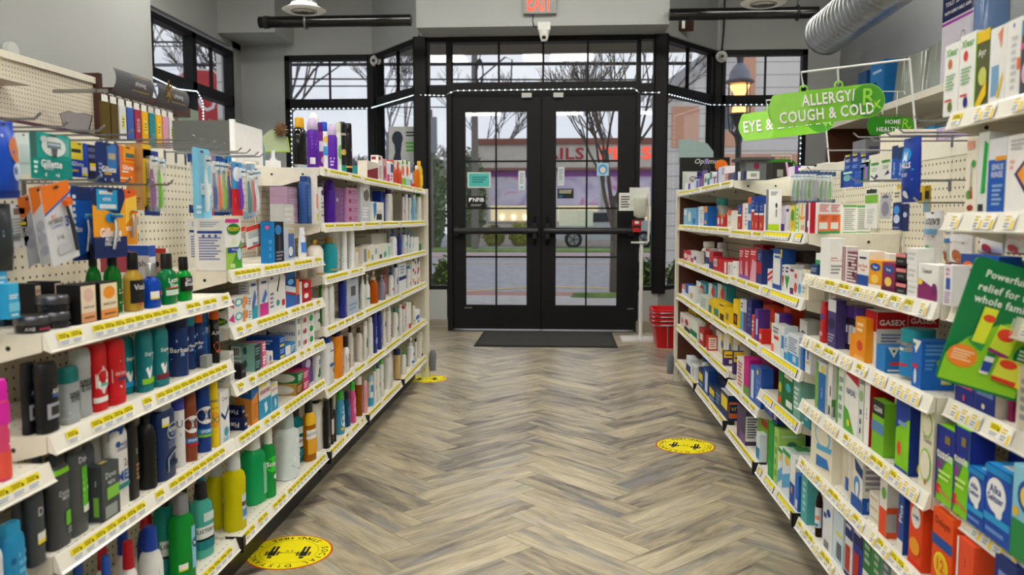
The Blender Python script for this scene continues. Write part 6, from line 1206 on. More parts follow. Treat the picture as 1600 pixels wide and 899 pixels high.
T_('jar','R',.883,5.582,1.352,.0466,.124,'3a2a78:p','2c2060:p','small dark purple jar',0)
T_('round','R',.89,5.403,1.352,.05,.196,'1c1620:p','8a7aa8:p','dark bottle with lilac cap',0,fa=[('r',.1,.5,.9,1,'6a5a86')])
C_('R',.832,5.714,1.122,.165,.05,.114,'8fc4e0','sky blue carton, left',10,fa=[('r',.1,.6,.9,.9,'dfeef4')])
C_('R',.832,5.529,1.122,.201,.05,.114,'7ab8dc','sky blue carton, middle',10,fa=[('e',.5,.5,.3,.3,'e8eeda')])
C_('R',.832,5.34,1.122,.175,.05,.113,'6aaedc','sky blue carton, right',10,fa=[('r',.2,.1,.8,.4,'2a6ab0')])
C_('R',.832,5.171,1.122,.109,.05,.117,'e2ecf2','white and blue upright box',10,fa=[('r',0,0,.5,1,'5a9ad0')])
C_('R',.832,5.056,1.122,.0967,.05,.118,'eef0f0','white box, faint blue print',10,fa=SA[1])
C_('R',.832,4.904,1.122,.121,.05,.116,'1f6ac0','blue box with orange cap mark',11,fa=[('r',.1,.7,.9,1,'ee9a2a'),('e',.5,.2,.3,.1,'f0b83a')])
C_('R',.821,4.447,1.122,.0953,.05,.0642,'b8242c','small red pill carton',11,fa=[('e',.5,.5,.3,.3,'ddd')])
C_('R',.821,4.334,1.122,.13,.05,.066,'c0282c','second small red pill carton',11,fa=[('e',.4,.5,.2,.3,'e8c8b8'),('r',0,.8,1,1,'d8842a')])
C_('R',.832,4.213,1.122,.109,.05,.0847,'e8e4dc','white carton with orange lid band',11,fa=[('p',[(0,1),(1,1),(.8,.7),(.2,.75)],'e8703a'),('e',.5,.3,.15,.08,'e8b03a')])
C_('R',.883,4.143,1.122,.132,.05,.0766,'e6e8e2','white carton, green and red print',11,fa=[('e',.5,.6,.3,.15,'8ab090'),('r',.1,.05,.8,.2,'d8603a')])
C_('R',.91,4.608,1.122,.092,.05,.0998,'d88a7a','salmon carton behind',11)
T_('pill','R',.883,4.899,1.122,.0803,.162,'e9ebec:p','4fb8b0:p','large white pill bottle, teal cap',11,fa=[('r',0,.1,.45,.95,'1f5fb8'),('r',.5,.0,.75,.5,'e8d83a')],name='pill_bottle')
C_('R',.832,3.976,1.114,.0811,.05,.118,'1f3f8a','navy over red tablet box, left',12,fa=SA[2])
C_('R',.832,3.895,1.114,.0529,.05,.124,'e9e4de','white slim box, orange edge',12,fa=[('r',0,0,.3,1,'e8743a')])
C_('R',.832,3.834,1.114,.0673,.05,.123,'ece8e2','white slim box, faint print',12,fa=SA[1])
C_('R',.832,3.763,1.114,.0647,.05,.149,'3a70b8','blue box with white stripes',12,fa=[('r',0,.3,1,.5,'dfe8f4'),('r',0,.8,1,1,'e86a3a')])
C_('R',.832,3.699,1.114,.055,.05,.151,'1f3f8a','tall navy and red tablet box',12,fa=SA[2])
C_('R',.832,3.632,1.114,.0691,.05,.125,'1f3f8a','navy over red tablet box, middle',12,fa=SA[2])
C_('R',.832,3.543,1.114,.0811,.05,.123,'1f3f8a','navy over red tablet box, right',12,fa=SA[2])
C_('R',.832,3.486,1.114,.0255,.05,.114,'e6e9ea','thin white box by the pair',12)
C_('R',.832,3.449,1.114,.0427,.052,.172,'cdd0cf:m','tall silver-sided thermometer box',12,sa=[('r',0,0,1,1,'f0f0ee'),('r',.0,.0,.85,.18,'b8d820'),('l',.15,.85,.7,.95,3,'8a8a8a'),('e',.6,.62,.08,.06,'444'),('e',.6,.5,.05,.03,'3a6ab0'),('l',.55,.28,.65,.6,1,'889')])
C_('R',.832,3.201,1.118,.0491,.05,.0977,'cfc8dc','lilac carton past the thermometer',13,fa=[('r',0,0,1,.3,'4a2a7a')])
C_('R',.832,3.069,1.118,.0527,.05,.0973,'ecd83a','yellow and green herbal carton',13,fa=[('e',.5,.6,.4,.25,'3a9a3a'),('e',.5,.3,.3,.15,'f0b020')])
C_('R',.832,3.016,1.118,.0459,.05,.0982,'8ad04a','green and white herbal carton',13,fa=[('r',.4,0,1,1,'e8ecd8'),('l',.5,.1,.9,.9,5,'5aa03a')])
C_('R',.832,2.95,1.118,.0745,.05,.0985,'efe6cc','cream carton with orange swirl',13,fa=[('p',[(0,.65),(.5,.55),(1,.6),(1,.52),(.5,.46),(.1,.5)],'f0a03a'),('p',[(.3,.5),(.4,.5),(.7,1),(.5,1)],'f0b04a'),('b',.4,.1,.9,.28,'b89a6a')])
C_('R',.832,2.899,1.118,.0195,.05,.0997,'5a2f7a','purple slim carton',13)
C_('R',.832,2.87,1.118,.0325,.05,.104,'c8283a','red and white upright carton',13,fa=[('r',.5,.0,1,1,'e8e4e4'),('e',.4,.3,.3,.12,'fff')])
T_('tube','R',.821,3.125,1.118,.0324,.1,'e6e4ee:p','e9e9ec:p','white tube with purple tip',13,fa=[('r',0,.85,1,1,'4a3a8a'),('l',.3,.1,.7,.7,4,'aab')],name='ointment_tube',cat='tube')
C_('R',.9,3.847,1.114,.223,.05,.153,'e4ecf2','white and yellow box behind pair',12,fa=[('r',0,.85,1,1,'ecd23a'),('l',.2,.4,.8,.8,3,'9ab0d0')])
C_('R',.84,2.808,1.118,.0289,.0388,.103,'eff0ee','white and orange dropper box, left',14,sa=SA[18])
C_('R',.895,2.867,1.118,.039,.0347,.103,'eff0ee','white and orange dropper box, right',13,sa=SA[18])
C_('R',.965,2.95,1.118,.039,.0453,.096,'f3f4f1','white print-side box, green rim, left',13,sa=SA[19])
C_('R',1.045,3.047,1.118,.039,.0478,.096,'f3f4f1','white print-side box, green rim, right',13,sa=SA[19])
T_('pill','R',.883,5.321,.885,.085,.136,'e9e9e6:p','ececea:p','white pill bottle, navy and red label',20,fa=[('r',0,.1,.6,.9,'1f2f66'),('r',0,.0,.6,.35,'c8242c'),('r',0,.0,.6,.1,'e8b03a')],name='pill_bottle')
T_('pill','R',.883,4.836,.885,.0708,.144,'e9e9e6:p','ececea:p','second white pill bottle, dark label',21,fa=[('r',0,.1,.4,.7,'2a2f50'),('l',.5,.2,.9,.7,3,'99a')],name='pill_bottle')
C_('R',.832,5.692,.885,.179,.05,.0629,'c8303a','red and white pill carton',20,fa=[('e',.6,.5,.3,.3,'e8e0e0')])
C_('R',.832,5.518,.885,.168,.05,.0709,'d8b8b8','pale red pill carton',20,fa=[('r',0,.6,1,1,'c0202c')])
C_('R',.832,5.329,.885,.208,.05,.072,'e4e0e0','white pill carton, red and blue',20,fa=[('r',0,0,.5,.4,'c8343a'),('r',.6,.3,1,.6,'3a4a9a')])
C_('R',.832,4.82,.885,.121,.05,.11,'d8d8dc','white carton, navy band',21,fa=[('r',0,.2,1,.55,'2a3a7a'),('r',0,.85,1,1,'c0202c')])
C_('R',.832,4.698,.885,.121,.05,.0962,'c0303a','red and navy pill carton',21,fa=[('r',0,0,1,.4,'2a3a7a')])
C_('R',.832,4.564,.885,.114,.05,.0728,'b81f2a','red pill carton, white panel',21,fa=[('r',.0,.3,.9,.85,'e0d8d4'),('b',.1,.4,.8,.75,'555')])
C_('R',.832,4.453,.885,.0951,.05,.069,'c81f2c','flat red carton',21)
C_('R',.821,4.26,.885,.144,.05,.0686,'c81c28','flat red carton with print',21,fa=[('r',.5,.1,.9,.9,'e8dcd8')])
C_('R',.821,4.127,.885,.0996,.05,.0658,'e6e4e0','short white carton',21,fa=SA[1])
C_('R',.821,4.007,.892,.0919,.05,.0703,'eceae6','short white carton, green dots',22,fa=[('e',.5,.6,.15,.08,'4a9a8a')])
C_('R',.9,4.567,.885,.239,.05,.0655,'c01c28','red carton behind short ones',21)
C_('R',.89,4.335,.885,.125,.05,.0669,'d8262c','bright red carton',21)
C_('R',.832,3.911,.892,.0987,.05,.136,'c4283a','tall red joint-care box, left',22,fa=[('l',.1,.7,.9,.95,3,'f0c8c8'),('p',[(.2,.1),(.8,.1),(.6,.6),(.3,.55)],'d8a8b8'),('r',0,0,1,.12,'8a5aa8')])
C_('R',.832,3.798,.892,.109,.05,.14,'c0283a','tall red joint-care box, middle',22,fa=[('l',.1,.7,.9,.95,3,'f0c8c8'),('p',[(.2,.1),(.8,.1),(.6,.6),(.3,.55)],'d8a8b8'),('r',0,0,1,.12,'8a5aa8')])
C_('R',.832,3.673,.892,.124,.05,.143,'d03040','tall red joint-care box, right',22,fa=[('l',.1,.8,.9,.95,2,'f0c8c8'),('p',[(0,.0),(1,.0),(1,.6),(.4,.7)],'e0a8b8')])
C_('R',.832,3.559,.892,.0882,.05,.142,'2a3f80','navy and red tall box',22,fa=[('r',0,.3,1,.65,'b8283a'),('l',.2,.7,.8,.9,3,'8a9ad0')])
C_('R',.883,3.505,.892,.155,.05,.15,'1f4f9e','blue framed patch box, left',22,fa=[('r',.12,.12,.95,.88,'e9ecee'),('e',.5,.5,.15,.08,'e8b05a'),('l',.3,.75,.8,.85,1,'2a6ab0')])
C_('R',.832,3.264,.893,.138,.05,.157,'1f4f9e','blue framed patch box, right',23,fa=[('r',.05,.12,.85,.88,'e9ecee'),('r',.85,.8,1,1,'e8c83a'),('l',.2,.75,.8,.85,1,'2a6ab0')])
C_('R',.89,3.834,.892,.188,.05,.155,'c01c2c','red box standing behind',22,fa=[('l',.1,.8,.9,.95,1,'eee')])
C_('R',.98,3.639,.892,.11,.05,.136,'77706c','gray box at the back, left',22)
C_('R',.98,3.489,.892,.0983,.05,.142,'77706c','gray box at the back, right',22,fa=[('r',0,0,.1,1,'8a1c24')])
C_('R',.832,3.373,.893,.0782,.05,.0716,'e9e6e2','white carton, diagonal red stripes',23,fa=[('p',[(0,.7),(1,1),(1,.85),(0,.55)],'cf2030'),('p',[(0,.4),(1,.7),(1,.55),(0,.25)],'cf2030')])
C_('R',.883,3.289,.893,.0586,.05,.102,'e9e8e6','slim white box, red heart shape',23,fa=[('p',[(.1,.55),(.5,.1),(.9,.55),(.7,.65),(.5,.55),(.3,.65)],'c8203a'),('l',.2,.7,.8,.95,2,'5a4a8a')])
C_('R',.883,3.23,.893,.0565,.05,.102,'e9e8ee','slim white box, purple heart shape',23,fa=[('p',[(.1,.55),(.5,.1),(.9,.55),(.7,.65),(.5,.55),(.3,.65)],'7a4aa8'),('l',.2,.7,.8,.95,2,'5a4a8a')])
C_('R',.832,3.176,.893,.0361,.05,.1,'e9e8e6','thin white box, red point',23,fa=[('p',[(.1,.55),(.5,.1),(.9,.55),(.7,.65),(.5,.55),(.3,.65)],'c8203a'),('l',.2,.7,.8,.95,2,'5a4a8a')])
C_('R',.832,3.118,.893,.0766,.05,.103,'e9ece8','white box with green drop shape',23,fa=[('p',[(.1,.55),(.5,.1),(.9,.55),(.7,.65),(.5,.55),(.3,.65)],'2a9a3a'),('l',.2,.7,.8,.95,2,'5a4a8a')])
C_('R',.832,3.054,.893,.0452,.05,.0918,'e4dfe6','white box, purple and red blocks',23,fa=[('r',0,0,1,.25,'5a2a6a'),('r',0,.9,1,1,'8a1c3a')])
C_('R',.832,3.003,.893,.0486,.05,.0933,'e6e0dc','white box with orange-red dots',23,fa=[('e',.5,.3,.35,.2,'e0452a'),('e',.5,.75,.3,.1,'e0452a')])
C_('R',.832,2.953,.893,.0446,.05,.0936,'dfe8f0','white and sky blue box',23,fa=[('e',.5,.3,.4,.2,'4aa8e0')])
C_('R',.832,2.903,.893,.05,.05,.098,'ece4c8','cream ointment box, left',23,fa=SA[1])
C_('R',.832,2.855,.893,.0345,.05,.0976,'ece8d8','cream ointment box, right',23,fa=[('r',.8,0,1,1,'d8c8a0')])
C_('R',.892,2.789,.892,.0669,.05,.0705,'e4dcd4','cream box reading Stye in red',24,fa=[('t','Stye',.5,.35,.8,'c0283a',.16,0,.05),('l',.2,.6,.8,.85,3,'333')])
C_('R',.934,3.266,.893,.18,.06,.0929,'e9e6d8','flat cream box lying behind',23)
C_('R',.832,5.74,.639,.156,.05,.0727,'e0906a','small orange-topped pill box',30,fa=[('r',0,.0,1,.6,'d8dce8')])
C_('R',.832,5.558,.639,.207,.05,.0884,'2a5ab8','small blue pill box',30,fa=[('r',0,0,1,.3,'dfe4ea')])
C_('R',.821,5.313,.639,.272,.05,.0899,'e4e4e0','small white pill box in front',30,fa=[('e',.5,.4,.2,.2,'c8a86a')])
C_('R',.872,5.252,.639,.39,.05,.124,'3aa0b8','white and teal pain relief box, left',30,fa=SA[5])
C_('R',.872,4.859,.639,.267,.05,.146,'3aa0b8','white and teal pain relief box, middle',31,fa=SA[5])
C_('R',.872,4.575,.639,.251,.05,.165,'3aa0b8','white and teal pain relief box, right',31,fa=SA[5])
C_('R',.821,4.852,.639,.281,.05,.0766,'cfd8c8','pale green roll carton, left',31,fa=SA[1])
C_('R',.923,4.766,.639,.129,.05,.0794,'dfe4d4','pale green roll carton, right',31,fa=[('r',0,0,1,.3,'e8703a')])
C_('R',.821,4.633,.639,.0997,.05,.0767,'ecc818','yellow carton, teal base',31,fa=[('r',0,.1,.8,.6,'2a7a6a')])
C_('R',.821,4.485,.639,.182,.05,.0931,'ecc818','yellow carton, green side',31,fa=[('r',.3,.1,1,.5,'3a8a7a')])
C_('R',.821,4.316,.639,.139,.05,.0932,'f0cc1c','yellow heat wrap box, left',31,fa=[('l',.1,.8,.9,.92,1,'222'),('r',.3,.05,1,.4,'3a2a20')])
C_('R',.821,4.17,.639,.0983,.05,.0797,'f0cc1c','low yellow box with barcode',31,fa=[('b',.3,.3,.9,.7,'555')])
C_('R',.872,4.13,.639,.105,.05,.124,'f0cc1c','yellow heat wrap box, middle',31,fa=[('r',.1,.1,.9,.5,'3a2220')])
C_('R',.821,3.964,.65,.106,.05,.133,'f0cc1c','yellow heat wrap box, right',32,fa=[('r',.1,.1,.9,.5,'3a2220'),('e',.5,.3,.2,.12,'c8602a')])
C_('R',.872,3.942,.65,.0468,.05,.136,'dfe6da','thin white and green box',32,fa=[('r',0,0,1,.5,'2a8a4a')])
C_('R',.832,3.875,.65,.0662,.05,.145,'5aa8d8','blue cold rub box, white top',32,fa=[('r',0,.6,1,1,'e6ecf0'),('l',.2,.7,.8,.9,2,'2a4a8a')])
C_('R',.832,3.807,.65,.0598,.05,.149,'6a4a7a','plum and white slim box',32,fa=[('r',0,.6,1,1,'dcd8e4')])
C_('R',.832,3.722,.65,.0843,.05,.158,'22307a','dark navy tall box',32,fa=[('l',.2,.2,.8,.8,4,'5a6ab8')])
C_('R',.821,3.6,.65,.0431,.05,.102,'d8502a','orange slim box',32,fa=[('l',.1,.3,.9,.8,3,'f4d8c8')])
C_('R',.821,3.541,.65,.0577,.05,.134,'5a3a9a','violet and white slim box',32,fa=[('r',.5,.2,1,.7,'e0dcec')])
C_('R',.821,3.462,.65,.0537,.05,.0584,'d82c22','low red box in front',32,fa=[('e',.5,.5,.3,.2,'f0d8d0')])
C_('R',.923,3.891,.65,.182,.05,.143,'d8331f','red gel cap box, back left',32,fa=SA[20])
C_('R',.91,3.711,.65,.157,.05,.161,'c82c1f','red gel cap box, back right',32,fa=SA[20])
C_('R',.872,3.547,.65,.169,.05,.146,'e0461f','orange-red tablet box, left',32,fa=[('r',.1,.3,.9,.6,'e8b03a'),('r',0,0,1,.2,'2a50a8')])
C_('R',.901,3.36,.648,.105,.05,.162,'e0461f','orange-red tablet box, right',33,fa=[('r',.1,.3,.9,.6,'e8b03a')])
C_('R',.923,3.467,.65,.08,.05,.133,'6a3aa8','purple night relief box, left',32,fa=SA[21])
C_('R',.85,3.316,.648,.0679,.05,.144,'6a3aa8','purple night relief box, right',33,fa=SA[21])
C_('R',.872,3.034,.648,.0917,.05,.153,'e0dedc','white box with gray and red bands',33,fa=[('r',0,0,1,.3,'8a3a3a'),('e',.5,.6,.4,.15,'555')])
C_('R',.821,3.213,.648,.137,.05,.111,'e9e8e6','white tablet box, red label',33,fa=[('r',.3,.5,.8,.62,'d8382a'),('r',0,.0,.3,.3,'f07a4a'),('l',.2,.7,.8,.95,2,'889')])
C_('R',.821,3.115,.648,.0455,.05,.119,'dfe6ec','white tablet box, blue label',33,fa=[('r',.1,.3,.9,.7,'3a8ac8')])
C_('R',.821,3.07,.648,.0417,.05,.0917,'cfe4f0','pale blue medicine box, left',33,fa=[('r',0,0,1,.3,'2a9ad0'),('l',.2,.5,.8,.9,4,'5a7aa8')])
C_('R',.821,2.974,.648,.138,.05,.106,'e4ecf2','pale blue medicine box, right',33,fa=[('r',0,0,1,.35,'2a9ad8'),('l',.1,.4,.9,.9,6,'8a9ab8'),('b',.5,.1,.8,.3,'fff')])
C_('R',.821,2.865,.648,.031,.05,.106,'3a78c0','narrow blue box',33)
C_('R',.821,2.793,.65,.0598,.05,.0943,'eceef2','white box with blue frame',34,fa=[('r',.2,.3,.8,.85,'dfe4f0'),('r',.35,.5,.65,.8,'5a70a8'),('r',.2,.35,.8,.42,'d8b83a')])
C_('R',.923,3.034,.648,.11,.05,.0979,'d0dae6','light box behind framed one',33)
C_('R',.821,5.699,.42,.204,.05,.0956,'e2dcd8','small white carton, pink dots',40,fa=[('e',.5,.5,.3,.2,'d88a8a')])
C_('R',.89,5.722,.42,.341,.05,.112,'d8b81c','yellow vitamin carton, left',40,fa=SA[22])
C_('R',.941,5.551,.42,.303,.05,.142,'d8b81c','yellow vitamin carton, right',40,fa=SA[22])
C_('R',.821,5.473,.42,.248,.05,.0998,'e8dcd8','white carton, red spots',40,fa=[('e',.4,.6,.3,.2,'b83a3a'),('r',0,0,1,.3,'333')])
C_('R',.821,5.204,.42,.271,.05,.113,'e4e8e0','white carton, green band',40,fa=[('r',0,.1,1,.4,'1f7a3a')])
C_('R',.821,4.908,.42,.169,.05,.0984,'b02a2c','low red and white carton',41,fa=[('r',.2,.3,.8,.7,'e8e4e0')])
C_('R',.872,4.981,.42,.0238,.065,.123,'c8202a','red-edged tall carton',41,sa=[('r',.08,.05,.92,.94,'e6dcd0')])
C_('R',.821,4.718,.42,.044,.055,.083,'c8402a','orange and white vitamin box',41,sa=[('r',.1,.1,.9,.9,'f0e4dc'),('l',.2,.2,.8,.8,4,'d88a7a')])
C_('R',.877,4.63,.42,.234,.05,.116,'ecebe6','multivitamin box, left of three',41,fa=SA[6])
C_('R',.87,4.375,.42,.219,.05,.15,'ecebe6','multivitamin box, middle of three',41,fa=SA[6])
C_('R',.872,4.161,.42,.166,.05,.182,'ecebe6','multivitamin box, right of three',41,fa=SA[6])
C_('R',.821,4.236,.42,.039,.05,.0742,'3a2a5e','yellow and purple vitamin box, left',41,sa=SA[23])
C_('R',.821,3.996,.42,.039,.05,.11,'3a2a5e','yellow and purple vitamin box, right',42,sa=SA[23])
T_('pill','R',.88,5.699,.165,.0569,.0583,'e4e9ec:p','1f4f8e:p','white pill bottle, blue cap, left',50,fa=SA[24],name='pill_bottle')
T_('pill','R',.88,5.228,.165,.0536,.134,'e4e9ec:p','1f4f8e:p','white pill bottle, blue cap, right',50,fa=SA[24],name='pill_bottle')
T_('pill','R',.872,4.714,.165,.0666,.135,'ecece8:p','ecece8:p','plain white pill bottle',51,fa=[('l',.3,.2,.8,.8,3,'c8b86a')],name='pill_bottle')
C_('R',.821,5.392,.165,.188,.05,.0988,'dfe4e8','white box, navy foot',50,fa=[('r',0,0,1,.5,'1c2f5a')])
C_('R',.821,5.187,.165,.16,.05,.0826,'dfe4e4','small white box, green print',50,fa=SA[1])
C_('R',.821,4.909,.165,.167,.05,.109,'1c3a66','navy mini box, yellow label',51,fa=SA[25])
C_('R',.821,4.74,.165,.169,.05,.144,'1f4a96','blue mini box pair',51,fa=[('r',.4,.1,.9,.9,'d8e4f0')])
C_('R',.821,4.534,.165,.186,.05,.0855,'16325e','dark navy box, yellow label',51,fa=SA[25])
C_('R',.821,4.357,.165,.144,.05,.105,'16325e','dark navy box beside it',51,fa=[('l',.1,.2,.9,.8,3,'6a9ac8')])
C_('R',.872,4.535,.165,.237,.05,.127,'2a3450','charcoal box, orange label',51,fa=[('r',.1,.1,.9,.4,'d8703a')])
C_('R',.821,4.187,.165,.196,.07,.126,'16325e','navy vitamin box, white top',51,fa=[('r',.1,.35,.9,.85,'ecd23a')],sa=[('r',.05,.1,.95,.75,'d8703a'),('r',.1,.3,.9,.65,'16325e'),('t','VIT',.5,.47,.6,'ecd23a',.3,0,.05)],ta=[('r',0,0,1,1,'e4e6e6')])
C_('R',.98,4.866,.165,.253,.05,.0848,'1c2a4a','big dark navy tub box at back',51)
C_('R',.821,3.832,.378,.149,.05,.146,'e8e4e0','white carton with red print',32,fa=[('l',.2,.1,.8,.9,7,'c86a6a')])
C_('R',.821,3.697,.378,.117,.05,.17,'d01c86','magenta box with red edge',32,fa=[('r',.85,0,1,1,'a01c50'),('r',0,.0,1,.25,'6a9a3a')])
C_('R',.821,3.587,.378,.0916,.05,.153,'2a6ac8','blue box with white panel',32,fa=[('r',.3,.1,.8,.9,'dfe8f4')])
C_('R',.821,3.482,.378,.108,.05,.169,'2a5ab8:p','glossy blue absorbent pack',32,fa=[('e',.4,.85,.15,.06,'e8dc3a'),('l',.2,.1,.8,.7,4,'6a90d8')])
C_('R',.83,3.337,.378,.128,.05,.0685,'3a5a9a','blue box, printed white side',33,fa=[('r',.1,.3,.95,.8,'e8ecf0'),('l',.15,.35,.9,.75,4,'889')])
C_('R',.821,3.196,.378,.0714,.05,.0685,'1c2f66','navy and white narrow box',33,fa=[('l',.3,.2,.8,.9,5,'c8d4e4')])
C_('R',.94,3.835,.378,.32,.05,.157,'b01c70','wide magenta box behind',32)
C_('R',.821,3.125,.467,.0679,.05,.135,'2a7a3a','green box, yellow photo',33,fa=[('e',.4,.5,.3,.15,'c8c83a'),('r',.0,.05,.7,.25,'d8602a')])
C_('R',.821,3.019,.467,.134,.05,.156,'0f6a3a','large green eyelid wipes box',33,fa=[('r',.3,.1,.9,.25,'e4ece4'),('e',.5,.55,.25,.1,'3ab0c0'),('r',.1,.75,.9,.85,'d8d8c8')])
C_('R',.821,2.91,.467,.0824,.05,.143,'7ab0a0','pale teal box',33,fa=[('l',.1,.2,.8,.8,5,'d8ecec')])
C_('R',.821,2.785,.467,.0755,.05,.0685,'2a96a8','teal and aqua drop box',34,fa=[('l',.2,.3,.8,.8,3,'9ad4e0')])
C_('R',.91,3.214,.467,.0987,.05,.0917,'6a9a3a','olive box at the back',33,fa=[('e',.4,.7,.3,.15,'e8a83a')])
C_('R',.862,2.707,.467,.0778,.05,.0685,'1c2a44','dark blue drops box, bay end',34,fa=[('l',.2,.3,.9,.8,3,'5ac0d8')])
C_('R',.821,3.84,.15,.0714,.05,.155,'5a3a6a','dark plum carton',52)
C_('R',.821,3.749,.15,.109,.06,.158,'4a3f5e','plum carton, white print side',52,fa=[('r',0,0,1,.3,'7a5a8a')],sa=[('r',0,.12,1,.84,'e0e0dc'),('l',.1,.2,.9,.8,8,'667')])
C_('R',.852,3.506,.15,.157,.05,.2,'7ab81c','green and yellow supplement box',52,fa=[('p',[(0,.4),(1,.6),(1,.0),(0,.0)],'ecd01c'),('r',.3,.7,1,.85,'b83a2a')])
C_('R',.881,3.335,.148,.102,.12,.246,'1f2f86','deep blue tall carton',53,fa=[('l',.2,.8,.9,.9,1,'7a8ad8'),('r',0,0,1,.2,'3a5aa8')])
C_('R',.821,3.457,.15,.0597,.03,.121,'dfe9ec','small white and blue box',52,fa=[('r',0,.1,1,.5,'2a8ac8')])
C_('R',.821,3.245,.148,.074,.12,.22,'1f9a40','big green eye care box',53,fa=[('r',0,0,1,.3,'2aa84a')],sa=[('r',.1,.2,.6,.9,'17a33c')])
C_('R',.821,3.165,.148,.0657,.1,.218,'a8d46a','lime green eye care box',53,fa=[('l',.2,.1,.8,.9,4,'7aa84a')],sa=[('e',.5,.72,.2,.08,'4a8a6a'),('l',.1,.86,.9,.92,1,'cfe8cf')])
C_('R',.97,3.625,.15,.12,.1,.15,'0f6a30','dark green box at the back',52)
C_('R',.821,3.102,.148,.0578,.12,.158,'e4ecf2','contact lens solution box, left',53,fa=[('r',0,0,1,.9,'dfe8f0'),('p',[(0,.1),(1,.3),(1,.6),(0,.4)],'5aa8d8'),('e',.6,.8,.3,.1,'e8c83a'),('r',0,.9,1,1,'3a9a4a')],ta=SA[26])
C_('R',.821,3.017,.148,.0989,.12,.172,'e4ecf2','contact lens solution box, right',53,fa=[('r',0,0,1,.9,'dfe8f0'),('p',[(0,.1),(1,.3),(1,.6),(0,.4)],'5aa8d8'),('e',.6,.8,.3,.1,'e8c83a'),('r',0,.9,1,1,'3a9a4a')],ta=SA[26])
C_('R',.821,2.933,.148,.062,.075,.174,'eceeea','white lens conditioner box',53,fa=[('r',0,0,1,.45,'1f4fae'),('e',.4,.3,.15,.08,'e8a83a')],sa=[('t','Boston',.5,.82,.7,'222',.09,0,.05),('l',.2,.86,.8,.98,2,'3a9a7a')])
C_('R',.821,2.877,.148,.0414,.05,.129,'2a6fc8','slim blue box with white tag',53,fa=[('r',.2,.05,.8,.3,'e8ecf4')])
C_('R',.821,2.789,.14,.067,.045,.16,'58b0b0','aqua eye drop box',54,fa=[('l',.3,.2,.8,.9,5,'a8dcdc')])
C_('R',.821,2.755,.983,.069,.07,.036,'1f3f70','navy box under green one',24,fa=[('l',.1,.3,.9,.7,2,'9ab')],sa=[('l',.1,.1,.9,.9,5,'7a9ac0')])
C_('R',.825,2.725,1.02,.059,.055,.036,'e6ece6','white and green cooling gel box',24,fa=[('r',0,0,1,.4,'3a9a5a')],sa=[('r',0,0,1,.35,'3aa05a'),('t','COOL',.5,.7,.7,'555',.3,0,.05)])
C_('R',.821,2.648,.983,.089,.048,.124,'efefed','tall white box with red lettering',24,sa=[('t','Wound Care',.5,.45,.84,'c83a3a',.06,0,.04),('l',.1,.1,.8,.35,3,'999'),('r',.1,.5,.5,.52,'c83a3a')])
C_('R',.821,2.466,.983,.0431,.03,.104,'eceaea','white box with dark red stripes',24,fa=[('r',.1,0,.3,1,'9a3a4a'),('r',.5,0,.7,1,'9a3a4a')])
C_('R',.821,2.401,.983,.0802,.04,.091,'8a4a5a','box patterned in dark red',24,fa=[('l',0,.05,1,.95,9,'e4dcdc'),('e',.3,.6,.15,.1,'5a2a3a'),('e',.7,.3,.15,.1,'5a2a3a')])
C_('R',.821,2.315,.983,.0864,.04,.0975,'efeeea','white throat box, blue foot',24,fa=[('r',0,0,1,.32,'1f4f9e'),('t','Sore Throat',.5,.58,.84,'e0603a',.1,0,.05),('t','Lozenges',.5,.46,.8,'e0603a',.1,0,.05),('l',.2,.75,.8,.85,1,'333')])
C_('R',.821,2.225,.983,.09,.04,.0761,'f0a41c','orange throat lozenge box',24,fa=[('e',.5,.76,.4,.14,'1f4f9e'),('t','Throat',.5,.76,.6,'fff',.1,0,.05),('e',.5,.35,.28,.16,'f4d060'),('r',0,0,1,.16,'e8dccc')])
C_('R',.821,2.135,.983,.0799,.04,.0744,'8a2f5a','maroon throat lozenge box',24,fa=[('e',.5,.76,.4,.14,'1f4f9e'),('t','Throat',.5,.76,.6,'fff',.1,0,.05),('e',.5,.35,.28,.16,'f4d060'),('r',0,0,1,.16,'5a1f3a')])
C_('R',.821,2.056,.983,.0599,.04,.028,'1d1d20','small black and pink box, bottom of stack',24,fa=SA[7])
C_('R',.821,2.059,1.019,.06,.04,.028,'1d1d20','small black and pink box, middle of stack',24,fa=SA[7])
C_('R',.821,2.063,1.055,.06,.04,.028,'1d1d20','small black and pink box, top of stack',24,fa=SA[7])
C_('R',.821,1.992,.983,.0562,.04,.038,'efeeec','small white tape box, bottom of stack',24,fa=SA[8])
C_('R',.821,1.996,1.022,.0562,.04,.038,'efeeec','small white tape box, middle of stack',24,fa=SA[8])
C_('R',.821,2,1.061,.0562,.04,.038,'efeeec','small white tape box, top of stack',24,fa=SA[8])
C_('R',.821,1.91,.983,.102,.045,.0826,'efefec','white and plum lozenge box',24,fa=[('t','Cepacol',.45,.8,.8,'3a3a3a',.16,0,.04),('r',0,0,1,.3,'8a2a6a'),('p',[(.1,.6),(.9,.35),(1,.35),(1,.28),(0,.28)],'8a2a6a'),('e',.85,.35,.13,.16,'7a2a6a'),('e',.15,.5,.12,.08,'e8d03a')])
C_('R',.821,1.813,.983,.0385,.035,.0866,'eceaee','white lip care box, blue oval, left',25,fa=SA[27])
C_('R',.857,1.793,.983,.0372,.035,.0869,'eceaee','white lip care box, blue oval, right',25,fa=SA[27])
C_('R',.99,2.971,.983,.079,.12,.115,'f4f3f0','long white blank carton behind',23)
C_('R',.92,2.523,.983,.049,.04,.085,'f0ece4','beige jar carton behind orange box',24,fa=SA[28])
C_('R',.92,2.419,.983,.049,.04,.085,'f0ece4','beige jar carton behind maroon box',24,fa=SA[28])
